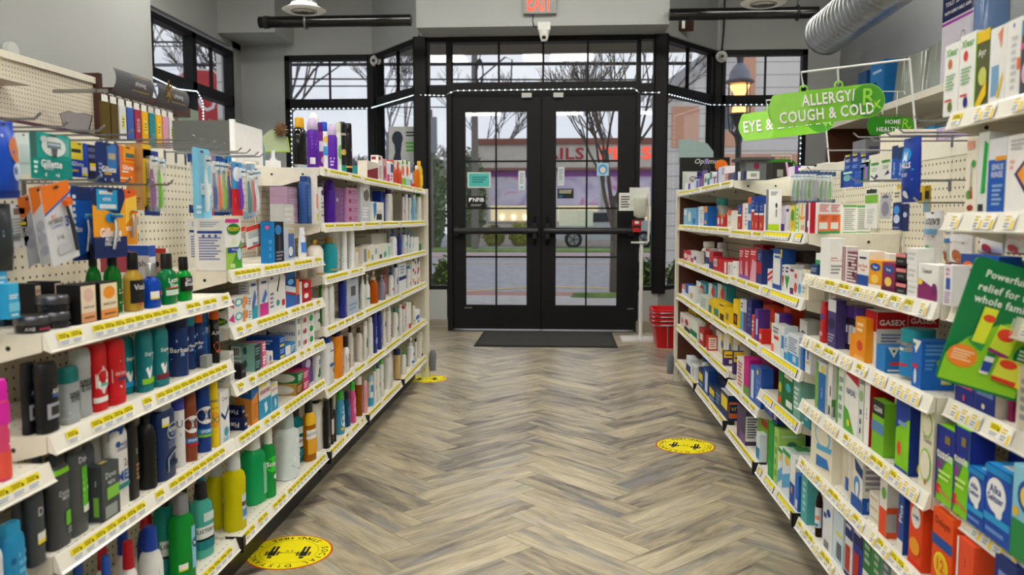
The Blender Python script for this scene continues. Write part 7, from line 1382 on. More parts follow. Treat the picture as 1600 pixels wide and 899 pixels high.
T_('flat','R',.821,2.664,.775,.0445,.13,'c8202c:p','c8202c:p','slim red tube with blue oval',34,fa=[('e',.5,.8,.4,.1,'1f4f9e'),('e',.5,.2,.3,.08,'e8a0a0')])
C_('R',.821,2.561,.775,.0736,.03,.147,'4a3f7a','purple and white sleep box',34,fa=[('r',0,.75,1,1,'dcdce4'),('e',.5,.5,.4,.12,'2a2a4a'),('l',.1,.1,.9,.3,3,'aab')])
T_('jar','R',.852,2.532,.775,.0579,.131,'2a2640:l','4a2a86:p','dark gummy jar, purple lid, left',34,fa=SA[29],det=24,name='supplement_jar',cat='jar')
T_('jar','R',.85,2.452,.775,.0544,.136,'2a2640:l','4a2a86:p','dark gummy jar, purple lid, right',34,fa=SA[29],det=24,name='supplement_jar',cat='jar')
C_('R',.821,2.378,.775,.0407,.03,.066,'ee941c','low orange carton',34)
C_('R',.821,2.318,.775,.0781,.02,.121,'f09a1c','tall orange carton, peach foot',34,fa=[('e',.5,.35,.3,.12,'d8501c'),('l',.2,.65,.8,.9,2,'fbe0b0'),('r',0,0,1,.12,'f4b860')])
C_('R',.842,2.299,.775,.084,.08,.143,'efeeec','red and white chest box, left',34,fa=[('r',0,.62,1,1,'c8141c')],sa=SA[30])
C_('R',.923,2.298,.775,.084,.08,.15,'efeeec','red and white chest box, right',34,sa=SA[30])
C_('R',.821,2.167,.775,.059,.06,.0664,'2a7fc8','small blue rub box, white V',34,sa=[('p',[(.1,1),(.6,1),(.35,.6)],'eef2f0'),('e',.35,.85,.06,.06,'1f7a4a'),('r',.2,.3,.6,.42,'d8303a'),('r',.7,0,1,1,'e4ecf0'),('l',.1,.05,.6,.15,1,'fff')])
T_('jar','R',.83,2.062,.775,.0783,.125,'cfe4ea:x','2aa0b0:p','large clear tub with teal lid',34,fa=[('r',0,.0,1,.9,'2a8ac8'),('p',[(.1,1),(.4,1),(.25,.75)],'eef2f0'),('r',.1,.35,.5,.45,'d8303a')],det=28,name='plastic_tub',cat='tub')
C_('R',.821,1.951,.775,.0513,.075,.113,'1f6cc8','big blue inhaler box, white print',34,fa=[('p',[(.05,1),(.95,1),(.4,.72)],'eef2f0'),('e',.3,.9,.1,.04,'1f7a4a'),('r',.1,.42,.7,.5,'c8304a'),('e',.45,.25,.15,.16,'dfe8f0')],sa=[('r',.45,.52,.95,.62,'8aa83a'),('r',.6,.12,.9,.3,'e8e6dc'),('r',.6,.12,.9,.16,'f0dc1a'),('l',.1,.7,.9,.95,3,'5a9ae0'),('l',.1,.4,.4,.65,3,'5a9ae0')])
C_('R',.821,2.65,.556,.0997,.03,.155,'e4ecf0','white and blue wrist box',44,fa=[('r',.3,0,1,.8,'1f6ab0'),('t','NILA',.65,.4,.7,'eef',.2,1,.05),('e',.7,.88,.2,.08,'ecd23a'),('r',0,0,.25,1,'7ab04a')])
C_('R',.821,2.559,.556,.039,.035,.19,'ecece8','tall white nasal box with barcode',44,fa=[('r',0,0,1,.3,'dfe4da'),('b',.2,.05,.8,.2,'333'),('l',.6,.3,.8,.6,1,'3a4a6a')],sa=[('b',.1,.03,.8,.2,'222'),('r',.5,.3,.8,.5,'2a3f5e'),('r',0,.2,1,.32,'5a9a5a')])
C_('R',.821,2.466,.556,.0641,.03,.17,'e6ece4','white and green homeopathic box',44,fa=[('r',0,0,.3,1,'6aa85a'),('l',.4,.1,.9,.9,5,'8aa89a')])
C_('R',.821,2.37,.556,.113,.03,.18,'eeeeea','white cold box, red top corner',44,fa=[('p',[(0,1),(1,1),(1,.8),(.1,.92)],'c0283a'),('p',[(0,0),(.8,0),(.3,.35),(0,.4)],'5ab03a'),('t','NASAL',.5,.66,.7,'5a6a9a',.1,0,.04),('e',.35,.15,.1,.06,'ecd23a')])
C_('R',.821,2.292,.556,.0361,.03,.157,'dfe6dc','pale green edged box',44,fa=[('e',.5,.8,.4,.1,'9ac08a'),('l',.3,.1,.7,.6,3,'5a6a8a')])
C_('R',.821,2.249,.556,.0369,.075,.174,'f2f2ef','white box with red end panel',44,fa=[('t','A.D.A.',.5,.5,.6,'3a4a8a',.2,1)],sa=[('r',0,0,1,1,'c4161e'),('t','CARE',.2,.4,.6,'fff',.1,1,.05)])
C_('R',.821,2.168,.556,.0815,.03,.14,'7ac02a','green box, black top, slanted',44,fa=[('r',0,.72,1,1,'222a22'),('t','CLEAR',.5,.84,.7,'fff',.14,0,.05),('r',0,.4,1,.6,'5a8ab8')])
T_('aerosol','R',.852,2.143,.556,.0491,.163,'e9ece9:p','e4e6e4:p','white mist can with green base',44,fa=[('r',0,0,1,.3,'4aa03a'),('r',.1,.75,.7,.82,'c8303a'),('t','Wound',.4,.66,.7,'3a4a6a',.1,0,.04),('r',.1,.45,.8,.55,'3a5a9a'),('e',.5,.9,.2,.06,'1f7a3a')],det=24,name='mist_can',cat='can')
C_('R',.821,2.014,.556,.0788,.05,.182,'8ad01f','lime cough syrup box, navy top',44,fa=[('p',[(0,1),(1,1),(1,.75),(0,.55)],'1f3f9e'),('e',.3,.3,.15,.1,'e0503a'),('l',.2,.6,.8,.7,1,'8ad'),('r',0,0,1,.05,'1f3f9e')],sa=[('r',0,0,1,1,'1c3a8e'),('e',.6,.1,.2,.08,'ecd23a')])
C_('R',.872,1.987,.556,.0402,.04,.175,'e8e2cc','cream herbal cough box, back',44,fa=[('l',.1,.1,.9,.9,10,'c8c4a8')])
C_('R',.821,1.882,.556,.0689,.04,.191,'ebe6d0','cream herbal cough box, green rings',44,fa=[('e',.5,.78,.4,.16,'9acf5a'),('e',.5,.78,.34,.13,'ebe6d0'),('t','Tussin',.6,.6,.6,'3a3a3a',.08),('e',.5,.3,.42,.2,'9acf5a'),('e',.5,.3,.36,.17,'ebe6d0'),('e',.55,.1,.06,.03,'d8303a')])
C_('R',.821,1.789,.556,.0778,.05,.166,'80cf1c','green and navy syrup box, left',45,fa=[('r',0,.66,1,1,'1c2f8e'),('p',[(0,.66),(.0,.2),(.7,.66)],'5a6a7a'),('e',.18,.48,.1,.06,'a02a9a'),('e',.15,.16,.16,.07,'d8242c'),('p',[(.2,.14),(1,.08),(1,.1),(.2,.18)],'e86a5a'),('r',.5,.8,.8,.9,'8a7a3a'),('r',0,0,.06,1,'1c2f8e'),('l',.2,.3,.9,.44,2,'c8ec7a'),('t','tussin',.52,.64,.9,'fff',.14,0,.07)],sa=SA[9])
C_('R',.821,1.717,.556,.0604,.05,.184,'80cf1c','green and navy syrup box, middle',45,fa=[('r',0,.66,1,1,'1c2f8e'),('p',[(0,.66),(.0,.2),(.7,.66)],'5a6a7a'),('e',.18,.48,.1,.06,'a02a9a'),('e',.15,.16,.16,.07,'d8242c'),('p',[(.2,.14),(1,.08),(1,.1),(.2,.18)],'e86a5a'),('r',.5,.8,.8,.9,'8a7a3a'),('r',0,0,.06,1,'1c2f8e'),('l',.2,.3,.9,.44,2,'c8ec7a'),('t','tussin',.52,.64,.9,'fff',.14,0,.07)],sa=SA[9])
C_('R',.892,1.639,.556,.0673,.05,.15,'80cf1c','green and navy syrup box, right',45,fa=[('r',0,.66,1,1,'1c2f8e'),('p',[(0,.66),(.0,.2),(.7,.66)],'5a6a7a'),('e',.18,.48,.1,.06,'a02a9a'),('e',.15,.16,.16,.07,'d8242c'),('p',[(.2,.14),(1,.08),(1,.1),(.2,.18)],'e86a5a'),('r',.5,.8,.8,.9,'8a7a3a'),('r',0,0,.06,1,'1c2f8e'),('l',.2,.3,.9,.44,2,'c8ec7a'),('t','tussin',.52,.64,.9,'fff',.14,0,.07)],sa=SA[9])
C_('R',.821,1.653,.556,.0659,.07,.116,'1c4fb0','blue effervescent tablet box, left',45,fa=SA[31],ta=SA[32])
C_('R',.821,1.571,.556,.093,.07,.143,'1c4fb0','blue effervescent tablet box, right',45,fa=SA[31],ta=SA[32])
C_('R',.821,1.475,.556,.0958,.07,.171,'8fd0ea','sky blue and green tablet box',45,fa=[('r',0,0,1,.42,'2a8a4a'),('e',.5,.7,.32,.18,'1f4f9e'),('e',.5,.7,.22,.12,'ecd23a'),('e',.15,.5,.1,.05,'f0c02a')])
C_('R',.821,2.625,.358,.214,.04,.178,'ece6d0','cream box with pale blue ribbon',74,fa=[('e',.55,.7,.36,.22,'7ac0e8'),('e',.55,.7,.3,.18,'ece6d0'),('p',[(.3,.5),(1,.6),(.95,.5),(.3,.4)],'5ab0e0'),('p',[(.3,.1),(.9,.2),(.8,.35),(.3,.3)],'2a7ac8')])
C_('R',.852,2.443,.358,.147,.04,.178,'f0eee6','white chest congestion box, blue man',74,fa=[('p',[(0,.1),(.2,.0),(.35,.4),(.25,.9),(.15,.9)],'e6dcc8'),('p',[(.4,.8),(1,.7),(1,.55),(.5,.62)],'1f3f7a'),('t','Mucinex',.6,.86,.7,'1f3f6a',.12,0,.05),('e',.62,.38,.2,.16,'4a8ad0'),('e',.66,.34,.12,.12,'e6eaf0'),('r',.25,0,1,.22,'1f5ab0')],ta=[('r',0,0,1,1,'e8e2cc')])
C_('R',.821,2.314,.358,.108,.07,.177,'f0eee6','white congestion box, red top',74,fa=[('p',[(0,.1),(.2,.0),(.35,.4),(.25,.9),(.15,.9)],'dfd2b8'),('p',[(.4,.8),(1,.7),(1,.55),(.5,.62)],'1f3f7a'),('t','Mucinex',.6,.86,.7,'1f3f6a',.12,0,.05),('e',.62,.38,.2,.16,'4a8ad0'),('e',.66,.34,.12,.12,'e6eaf0'),('r',.25,0,1,.22,'1f5ab0')],ta=[('r',0,0,1,1,'c02a30')],sa=[('r',0,0,1,.26,'1f5ab0'),('l',.1,.35,.9,.9,6,'99a'),('b',.2,.06,.8,.2,'eee')])
C_('R',.83,2.194,.358,.0662,.1,.026,'ede8d8','low cream tray box, bottom',74,fa=SA[10])
C_('R',.83,2.197,.385,.0662,.1,.026,'ede8d8','low cream tray box, middle',74,fa=SA[10])
C_('R',.83,2.199,.412,.0662,.1,.026,'ede8d8','low cream tray box, top',74,fa=SA[10])
C_('R',.821,2.114,.358,.0477,.05,.16,'e8e4e0','white and orange citrus box',74,fa=[('r',0,0,1,.45,'e8502a'),('e',.6,.7,.3,.1,'6ab04a')],sa=[('r',0,0,1,.5,'ee5a2a'),('e',.7,.85,.25,.12,'f0a02a'),('r',.0,.1,.5,.4,'b8b4b0')])
C_('R',.821,2.002,.358,.0324,.03,.163,'1f4a9e','blue box reading Plus sideways',74,fa=[('t','Plus',.5,.6,.6,'e8ecf4',.3,1,.06),('r',0,.0,1,.2,'eceae4')])
C_('R',.883,2.039,.358,.0382,.05,.133,'8a8d92','gray box behind the blue one',74,fa=[('r',0,0,1,.4,'3a4a9a'),('l',.2,.5,.8,.9,4,'b4b7bc')])
C_('R',.852,2.024,.358,.0619,.03,.0494,'f0efec','white sachet box with orange slice',74,fa=[('e',.6,.1,.35,.12,'f0a02a'),('e',.4,.7,.35,.18,'dfe8dc')])
C_('R',.821,1.919,.358,.0697,.04,.167,'e8481a','orange cough box, white oval',74,fa=[('e',.5,.72,.36,.16,'f2f0ec'),('r',.3,.86,.6,.98,'2a8a3a'),('t','cough',.5,.72,.5,'2a4a9a',.08),('e',.5,.3,.4,.12,'f0a02a'),('r',0,0,1,.08,'d8301c')])
C_('R',.821,1.786,.358,.0931,.05,.178,'ea5218','orange cough box reading 12',75,fa=[('t','Delsym',.5,.85,.84,'8a2a10',.12,0,.06),('r',0,.55,1,.68,'1f4f9e'),('e',.5,.34,.36,.16,'f2e02a'),('e',.5,.34,.3,.13,'e8c020'),('t','12',.5,.34,.4,'e84818',.16,0,.07),('r',.7,0,1,.3,'f0a83a')])
C_('R',.872,1.756,.358,.0563,.05,.157,'ece8e0','white over orange vapor box',75,fa=[('r',0,0,1,.55,'f08a2a'),('l',.2,.1,.8,.45,3,'fbe0b0')])
C_('R',.821,1.684,.358,.0672,.05,.156,'e8502a','orange-red syrup box',75,fa=[('t','cough',.5,.7,.8,'5a4a4a',.14,1,.05),('r',0,0,.1,1,'eee')])
T_('neck','R',.872,1.662,.358,.0509,.15,'c8140c:l','e4e0dc:p','red syrup bottle',75,det=24,name='syrup_bottle')
C_('R',.821,1.534,.358,.0752,.05,.178,'1f2f6e','dark blue syrup box',75,fa=[('l',.2,.3,.8,.9,4,'7a8ac8')])
C_('R',.862,2.695,.14,.119,.04,.197,'c8d4e0','blue-gray sinus rinse box',54,fa=[('r',0,.0,1,.4,'3a4a9a'),('l',.1,.15,.8,.3,2,'dfe4f0'),('t','NeilMed',.5,.8,.84,'1f2f4a',.12,1,.05),('e',.5,.35,.35,.14,'4a50a0'),('l',.6,.5,.9,.9,4,'8a9ab8')])
T_('round','R',.821,2.66,.14,.0219,.165,'3a2018:l','241a18:p','brown liquid bottle, white label',54,fa=[('r',0,.2,1,.95,'e4ecf0'),('r',.2,.5,.8,.65,'e89a7a'),('e',.5,.3,.2,.06,'2a8ac0')])
C_('R',.821,2.54,.14,.0929,.03,.197,'e4e8ee','white and blue nasal box',54,fa=[('r',.1,.5,.4,.58,'2a4a9a'),('e',.6,.62,.2,.06,'2a4a9a'),('r',0,.9,1,1,'2a5aa8'),('b',.2,.04,.7,.16,'445')])
C_('R',.821,2.443,.14,.0886,.03,.197,'cfe0ec','pale blue saline box',54,fa=[('r',.5,.8,1,.9,'1f4a8e'),('r',.3,.45,.9,.5,'e8dc3a'),('b',.4,.1,.9,.35,'334')])
C_('R',.821,2.349,.14,.06,.03,.186,'e4e2e0','white, navy and red cold box, left',54,fa=[('r',0,.62,1,1,'1f2f7a'),('l',.1,.75,.9,.95,2,'ccd'),('r',.1,.1,.7,.5,'b8302a'),('r',0,0,1,.08,'1f2f7a')])
C_('R',.821,2.278,.14,.0737,.03,.197,'2a3a9a','navy and red cold box, right',54,fa=[('r',0,.62,1,1,'16205a'),('l',.1,.75,.9,.95,2,'ccd'),('r',.1,.1,.7,.5,'b8302a'),('r',0,0,1,.08,'1f2f7a')])
C_('R',.821,2.204,.14,.0668,.05,.197,'e4e2de','white and green cold relief box',54,fa=[('r',0,.4,1,1,'2a7a3a'),('l',.2,.5,.8,.9,4,'a8b8a8'),('l',.2,.1,.8,.35,3,'c83a3a')])
C_('R',.821,2.138,.14,.0598,.05,.197,'e4e2de','white and deep green cold relief box',54,fa=[('r',0,.4,1,1,'2a8040'),('l',.2,.5,.8,.9,4,'a8b8a8'),('l',.2,.1,.8,.35,3,'c83a3a')])
C_('R',.821,2.075,.14,.0592,.05,.197,'e4e2de','white and slate cold relief box',54,fa=[('r',0,.4,1,1,'5a6a7a'),('l',.2,.5,.8,.9,4,'a8b8a8'),('l',.2,.1,.8,.35,3,'c83a3a')])
C_('R',.821,2.006,.14,.0732,.05,.1,'3a4250','slate cold relief box',54,fa=[('l',.2,.5,.8,.9,4,'8a9098')])
C_('R',.851,1.906,1.395,.0677,.04,.156,'f1f2ee','white nasal spray box, olive dot',4,fa=[('t','Xlear',.5,.88,.8,'4aa83a',.12,0,.05),('e',.4,.72,.14,.07,'c8703a'),('l',.15,.35,.8,.58,5,'9ac09a'),('e',.5,.12,.14,.07,'6a7a2a'),('r',.15,.2,.6,.23,'d8504a')])
C_('R',.851,1.835,1.395,.068,.04,.162,'f1f2ee','white nasal spray box, blue cap',5,fa=[('t','Xlear',.5,.88,.8,'4aa83a',.12,0,.05),('e',.4,.72,.14,.07,'d8403a'),('l',.15,.35,.8,.58,5,'9ac09a'),('e',.5,.12,.14,.07,'2a2a8a'),('r',.15,.2,.6,.23,'d8504a')])
C_('R',.851,1.771,1.395,.0551,.05,.155,'5a5f3a','olive and yellow saline box',5,fa=[('r',0,.85,1,1,'ecc81c'),('r',0,0,.08,1,'8ad02a'),('t','Ayr',.5,.7,.6,'e8e8d8',.16,0,.05),('p',[(.1,.05),(.9,.35),(.9,.15),(.4,.0)],'ecc81c'),('e',.6,.4,.3,.12,'c8d06a')])
C_('R',.851,1.711,1.395,.0608,.05,.149,'eceeec','white box with blue bottle picture',5,fa=[('r',.15,.1,.6,.5,'7aa8d0'),('p',[(.5,.9),(.8,.98),(.7,.7)],'e88a6a'),('p',[(.5,.1),(.9,.4),(.9,.3),(.6,.05)],'ecc83a')])
C_('R',.851,1.654,1.395,.0496,.05,.15,'f1f1ee','white box with orange square',5,fa=[('r',.8,.35,1,.5,'f0702a'),('e',.5,.92,.06,.03,'3a5ac8'),('l',.4,.1,.8,.8,8,'c8c8cc')])
C_('R',.851,1.594,1.395,.0661,.06,.14,'4a4a52','gray box with teal and pink bands',5,fa=[('r',0,.8,1,1,'2a9ab0'),('r',0,.62,1,.7,'e05ab0'),('e',.3,.3,.2,.14,'e8a8c8')])
C_('R',.882,1.829,1.178,.107,.08,.151,'f0efec','glossy white neti pot carton',14,fa=[('e',.6,.65,.3,.25,'e4e3e0'),('l',.3,.05,.7,.12,1,'ddd')])
C_('R',.851,1.795,1.178,.0468,.03,.16,'ece4d4','cream carton with red plant pot',15,fa=[('e',.5,.08,.3,.04,'a03a2a'),('p',[(.3,.2),(.7,.2),(.6,.36),(.4,.36)],'b04a3a'),('e',.3,.25,.2,.06,'5aa03a'),('e',.7,.65,.2,.05,'4aa04a'),('r',.45,.3,.55,.65,'b8c8b8'),('r',.1,.85,.7,.95,'e8a88a')])
C_('R',.851,1.749,1.178,.0421,.04,.165,'dfe4e0','pale box with green tube picture',15,fa=[('p',[(.4,.25),(.8,.25),(.95,.85),(.6,.9)],'1faa4a'),('r',.2,.03,.7,.12,'333')])
C_('R',.851,1.693,1.178,.0653,.05,.148,'e6eaf0','white and blue sinus rinse carton',15,fa=[('r',0,0,1,.72,'1f5ab8'),('r',.4,.7,1,.76,'e8a02a'),('t','SINUS',.55,.62,.7,'dfe8f8',.08,0,.05),('t','RINSE',.55,.52,.7,'dfe8f8',.08,0,.05),('l',.3,.1,.9,.4,5,'8ab0e0')])
C_('R',.851,1.61,1.178,.0966,.05,.148,'f1f0ee','white carton with purple-gold diamond',15,fa=[('p',[(.3,.5),(.75,.72),(1,.6),(1,.35),(.75,.22)],'3a2a6a'),('p',[(.42,.5),(.75,.66),(.95,.56),(.95,.4),(.75,.3)],'f09a2a'),('l',.15,.8,.7,.95,3,'b8b8bc'),('l',.15,.55,.3,.7,2,'e8a8a8')])
C_('R',1.01,2.023,1.178,.0455,.06,.225,'ecc41c','yellow box at the back',14,fa=SA[3])
C_('R',1.01,1.98,1.178,.0358,.06,.225,'ecc41c','yellow box at the back',14,fa=SA[3])
C_('R',1.01,1.939,1.178,.0404,.06,.225,'ecc41c','yellow box at the back',14,fa=SA[3])
C_('R',1.01,1.898,1.178,.0386,.06,.225,'e8a01c','yellow box at the back',14,fa=SA[3])
C_('R',.97,2.033,.983,.0916,.05,.1,'1c4f9e','blue box with orange fish picture',24,fa=[('e',.4,.7,.3,.14,'e8743a'),('p',[(.2,.4),(.6,.6),(.5,.3)],'e8b48a')])
C_('R',.97,1.944,.983,.0822,.05,.1,'1f5ab8','blue lozenge box, pale oval',24,fa=[('e',.4,.3,.2,.15,'bfe0f8')])
C_('R',1.021,1.902,.983,.109,.05,.09,'2a5a4a','green box, yellow label',24,fa=[('r',.05,.4,.6,.8,'ecc83a'),('t','HONEY',.32,.6,.4,'c8502a',.14,0,.05)])
C_('R',.851,1.782,.775,.0821,.1,.07,'1f2f86','navy box with pink label, left',35,fa=[('r',.1,.5,.9,.85,'e03a80'),('e',.5,.2,.06,.1,'d83a50')],ta=SA[33])
C_('R',.851,1.697,.775,.0813,.1,.07,'1f2f86','navy box with gray label, right',35,fa=[('r',.1,.5,.9,.85,'6a80b0'),('e',.45,.2,.08,.08,'e8e0b0')],sa=[('r',0,0,1,1,'e6e0d8')],ta=SA[33])
C_('R',.87,1.638,.775,.0148,.05,.08,'8a1c50','dark pink box, cut by frame',35)
C_('R',.851,1.539,.775,.0846,.05,.12,'ece6d8','cream box at the right edge',35,fa=SA[1])
w,h=.14,.0964;put((lambda q:[('backing_card',q[0]),('blister',q[1])])(card(w,h,'12a397',[('r',0,0,1,.45,'0a8f86'),('r',0,.45,.14,1,'3f6f6a'),('e',.55,.72,.3,.22,'e8ecea'),('r',.38,.68,.72,.82,'5a6a78'),('r',.4,.74,.7,.79,'b8c8d8'),('p',[(.47,.68),(.63,.68),(.6,.5),(.5,.5)],'2a2f36'),('e',.3,.86,.09,.07,'cfd8d6'),('t','Gillette',.46,.34,.76,'fff',.17,0,.08),('t','MACH3',.38,.24,.4,'d8ecea',.07,0,.04),('t','4',.3,.1,.1,'fff',.1),('t','+4',.58,.1,.14,'fff',.1),('l',.02,.1,.12,.4,3,'cfe')],('x',.55,.72,.55,.42,.014,'cfe8e4:x'))),'hanging_pack','pack','teal razor refill card','hanging in fifth left bay','L',-1.08,1.7,1.251,tilt=0)
w,h=.042,.0865;put([('card',card(w,h,'f1f1f0',[('l',.1,.1,.9,.9,1,'e4e4e4')])[0])],'hanging_pack','pack','plain white card back','hanging in fifth left bay','L',-1.14,1.703,1.263,tilt=-0.06)
w,h=.074,.0806;put([('card',card(w,h,'1a4fc0',[('r',0,.5,.7,1,'e8d43a'),('r',.1,.7,.6,.8,'333'),('t','Gillette',.4,.38,.7,'fff',.13,0,.05),('r',.6,.05,.9,.3,'eee'),('r',.6,.05,.9,.12,'f0dc1a'),('r',.05,.15,.4,.22,'c8a040')])[0])],'hanging_pack','pack','blue razor card, yellow window, behind','hanging in fifth left bay','L',-1.12,1.865,1.264,tilt=0)
w,h=.041,.0887;put((lambda q:[('backing_card',q[0]),('blister',q[1])])(card(w,h,'16254c',[('l',.1,.6,.9,.95,2,'5a6a9a'),('r',.2,.3,.8,.5,'e8e4d8'),('r',.2,.42,.8,.5,'f0dc1a')],('x',.5,.7,.6,.4,.012,'5a6a8a:x'))),'hanging_pack','pack','dark navy razor card, back one','hanging in fifth left bay','L',-1.14,1.953,1.258,tilt=0)
w,h=.102,.0932;put((lambda q:[('backing_card',q[0]),('blister',q[1])])(card(w,h,'17306e',[('r',.45,.35,.85,.98,'2f7ac0'),('r',.5,.6,.8,.75,'c8b080'),('t','Gillette',.5,.34,.74,'fff',.15,0,.08),('r',.3,.2,.6,.26,'c8a040'),('t','4',.32,.08,.1,'fff',.08),('t','+2',.6,.08,.16,'fff',.08),('l',.05,.1,.2,.5,4,'8a9ad0')],('x',.62,.68,.5,.5,.014,'8aa0c8:x'))),'hanging_pack','pack','navy razor card, front one','hanging in fifth left bay','L',-1.07,1.9,1.253,tilt=0)
w,h=.104,.0901;put([('card',card(w,h,'ee7a18',[('r',.3,.55,.85,1,'f2a82a'),('r',.4,.68,.8,.8,'3f6f6a'),('r',.38,.6,.82,.66,'e05a1a'),('t','Gillette',.48,.4,.7,'fff',.13,0,.05),('r',.2,.26,.5,.3,'eee'),('l',.1,.05,.5,.14,1,'fbd0a0')])[0])],'hanging_pack','pack','orange razor refill card, small','hanging in fifth left bay','L',-1.1,2.043,1.261,tilt=0)
w,h=.042,.169;put([('carton',carton(w,.045,h,'e0b81c',[('l',.3,.1,.4,.9,1,'5a4a10'),('l',.6,.1,.7,.9,1,'5a4a10'),('e',.5,.45,.2,.05,'3a3010'),('l',.2,.05,.8,.2,3,'7a6410')],sa=[('r',0,0,1,1,'c89a60'),('l',.2,.05,.8,.2,3,'9a6a30')]))],'toothbrush_box','box','tall kraft and yellow toothbrush box','hanging in fifth left bay','L',-1.08,2.102,1.191,tilt=0)
w,h=.034,.171;put(brush_pack(w,h,'8a4a9a:p','e4e4ec:p','1c3a86'),'toothbrush_pack','toothbrush','purple toothbrush in clear pack','hanging in fifth left bay','L',-1.08,2.103,1.177,tilt=0)
w,h=.036,.17;put(brush_pack(w,h,'7fd01e:p','e8ecf0:p','1c3a86'),'toothbrush_pack','toothbrush','lime green toothbrush in clear pack','hanging in fifth left bay','L',-1.08,2.142,1.176,tilt=0)
w,h=.066,.14;put([('bag',pouch(w,h,.04,'1a50c8:p',[('e',.7,.62,.35,.18,'c87a4a'),('e',.6,.35,.2,.12,'cfe0f8'),('t','8',.5,.36,.2,'1a3a8e',.1),('l',.2,.78,.9,.84,1,'cfe0f8'),('r',0,0,1,.1,'1238a0')]))],'hanging_pack','pack','blue refill bag with orange picture','hanging in fifth left bay','L',-1.02,1.465,1.206,tilt=-0.05)
w,h=.052,.126;put([('bag',pouch(w,h,.03,'2f3438:p',[('l',.2,.5,.9,.62,2,'5fb0b8')]))],'hanging_pack','pack','dark gray pack below blue bag','hanging in fifth left bay','L',-1.04,1.475,1.071,tilt=0)
w,h=.059,.0885;put([('card',card(w,h,'e4e5e8',[('r',.3,.75,.9,.9,'8a6a60'),('l',.1,.2,.9,.68,7,'a8a8ac'),('r',.5,.5,.9,.56,'e8dc3a'),('b',.1,.15,.5,.3,'444')])[0])],'hanging_pack','pack','white printed card with small razor','hanging in fifth left bay','L',-1.12,1.643,1.111,tilt=-0.08)
w,h=.059,.147;put([('card',card(w,h,'d4d6da',[('p',[(0,1),(1,1),(1,.86),(0,.66)],'ee7a1c'),('e',.3,.5,.22,.07,'b8bcc8'),('e',.3,.32,.22,.07,'b8bcc8')])[0])],'hanging_pack','pack','white and orange razor pack, left of three','hanging in fifth left bay','L',-1.12,1.696,1.073,tilt=-0.2)
w,h=.059,.165;put([('card',card(w,h,'d9dbdf',[('p',[(0,1),(1,1),(1,.86),(0,.66)],'ee7a1c'),('e',.3,.5,.22,.07,'b8bcc8'),('e',.3,.34,.22,.07,'b8bcc8'),('e',.3,.18,.22,.07,'b8bcc8')])[0])],'hanging_pack','pack','white and orange razor pack, middle of three','hanging in fifth left bay','L',-1.1,1.708,1.075,tilt=-0.2)
w,h=.098,.166;put((lambda q:[('backing_card',q[0]),('razor',q[1])])((card(w,h,'dcdee2',[('p',[(0,1),(1,1),(1,.86),(0,.66)],'ee7a1c'),('p',[(0,.66),(1,.86),(1,.83),(0,.63)],'3a62b8'),('t','BIC',.3,.6,.2,'e86a1a',.05),('t','HYBRID',.34,.54,.5,'444',.07,0,.04),('t','3',.72,.5,.18,'2a50b8',.14,0,.07),('t','Comfort',.34,.48,.4,'3a62b8',.05),('t','1+6',.4,.33,.34,'333',.07),('r',.25,.12,.75,.24,'c4c6cc'),('e',.85,.76,.1,.04,'e86a1a')])[0],(lambda m:(m.tube([(w*.22,-.006,h*.72),(w*.27,-.009,h*.45),(w*.36,-.006,h*.1)],[.003,.0045,.004],'3a3d42:p'),m.box(w*.12,-.014,h*.7,w*.34,-.004,h*.77,mat('e86a1a')),m)[-1])(MB()))),'hanging_pack','pack','white and orange razor pack, front','hanging in fifth left bay','L',-1.05,1.688,1.079,tilt=-0.2)
w,h=.087,.166;put((lambda q:[('backing_card',q[0]),('razor',q[1])])((card(w,h,'1463c4',[('r',0,.82,1,1,'1f3570'),('l',.05,.4,.2,.9,6,'dfe8f4'),('t','ette',.25,.42,.4,'fff',.07,0,.06),('p',[(0,.0),(1,.0),(1,.12),(0,.06)],'0e3a86')])[0],(lambda m:(m.tube([(w*.1,-.006,h*.55),(w*.08,-.01,h*.4),(w*.02,-.006,h*.12)],[.003,.0045,.004],'c4c7cc:m'),m.box(-w*.02,-.014,h*.57,w*.24,-.004,h*.61,mat('2f8fd0')),m.box(-w*.01,-.015,h*.61,w*.23,-.006,h*.63,mat('8fd0a8')),m)[-1])(MB()))),'hanging_pack','pack','blue razor card with silver handle','hanging in fifth left bay','L',-1.08,1.804,1.075,tilt=0)
w,h=.138,.161;put((lambda q:[('backing_card',q[0]),('razor',q[1])])((card(w,h,'16295e',[('p',[(0,.75),(.0,.3),(1,.3),(1,.85),(.8,.6)],'f0a21c'),('r',.12,.68,.75,.97,'1f9ad0'),('r',.2,.9,.6,.95,'dfe4e8'),('r',.2,.7,.7,.76,'dfe4e8'),('t','schick',.42,.84,.4,'eef',.06,0,.05),('r',0,0,1,.3,'16295e'),('t','Gillette',.5,.36,.92,'fff',.13,0,.08),('t','PROGLIDE',.55,.26,.7,'fff',.06,0,.05),('t','CHILL',.4,.2,.34,'fff',.05,0,.05),('e',.5,.57,.16,.07,'1f8fd8')])[0],(lambda m:(m.tube([(w*.1,-.006,h*.55),(w*.08,-.01,h*.4),(w*.02,-.006,h*.12)],[.003,.0045,.004],'c4c7cc:m'),m.box(-w*.02,-.014,h*.57,w*.24,-.004,h*.61,mat('2a6ab0')),m.box(-w*.01,-.015,h*.61,w*.23,-.006,h*.63,mat('8fd0a8')),m)[-1])(MB()))),'hanging_pack','pack','navy and orange razor card with blue window','hanging in fifth left bay','L',-1.04,1.843,1.079,tilt=0)
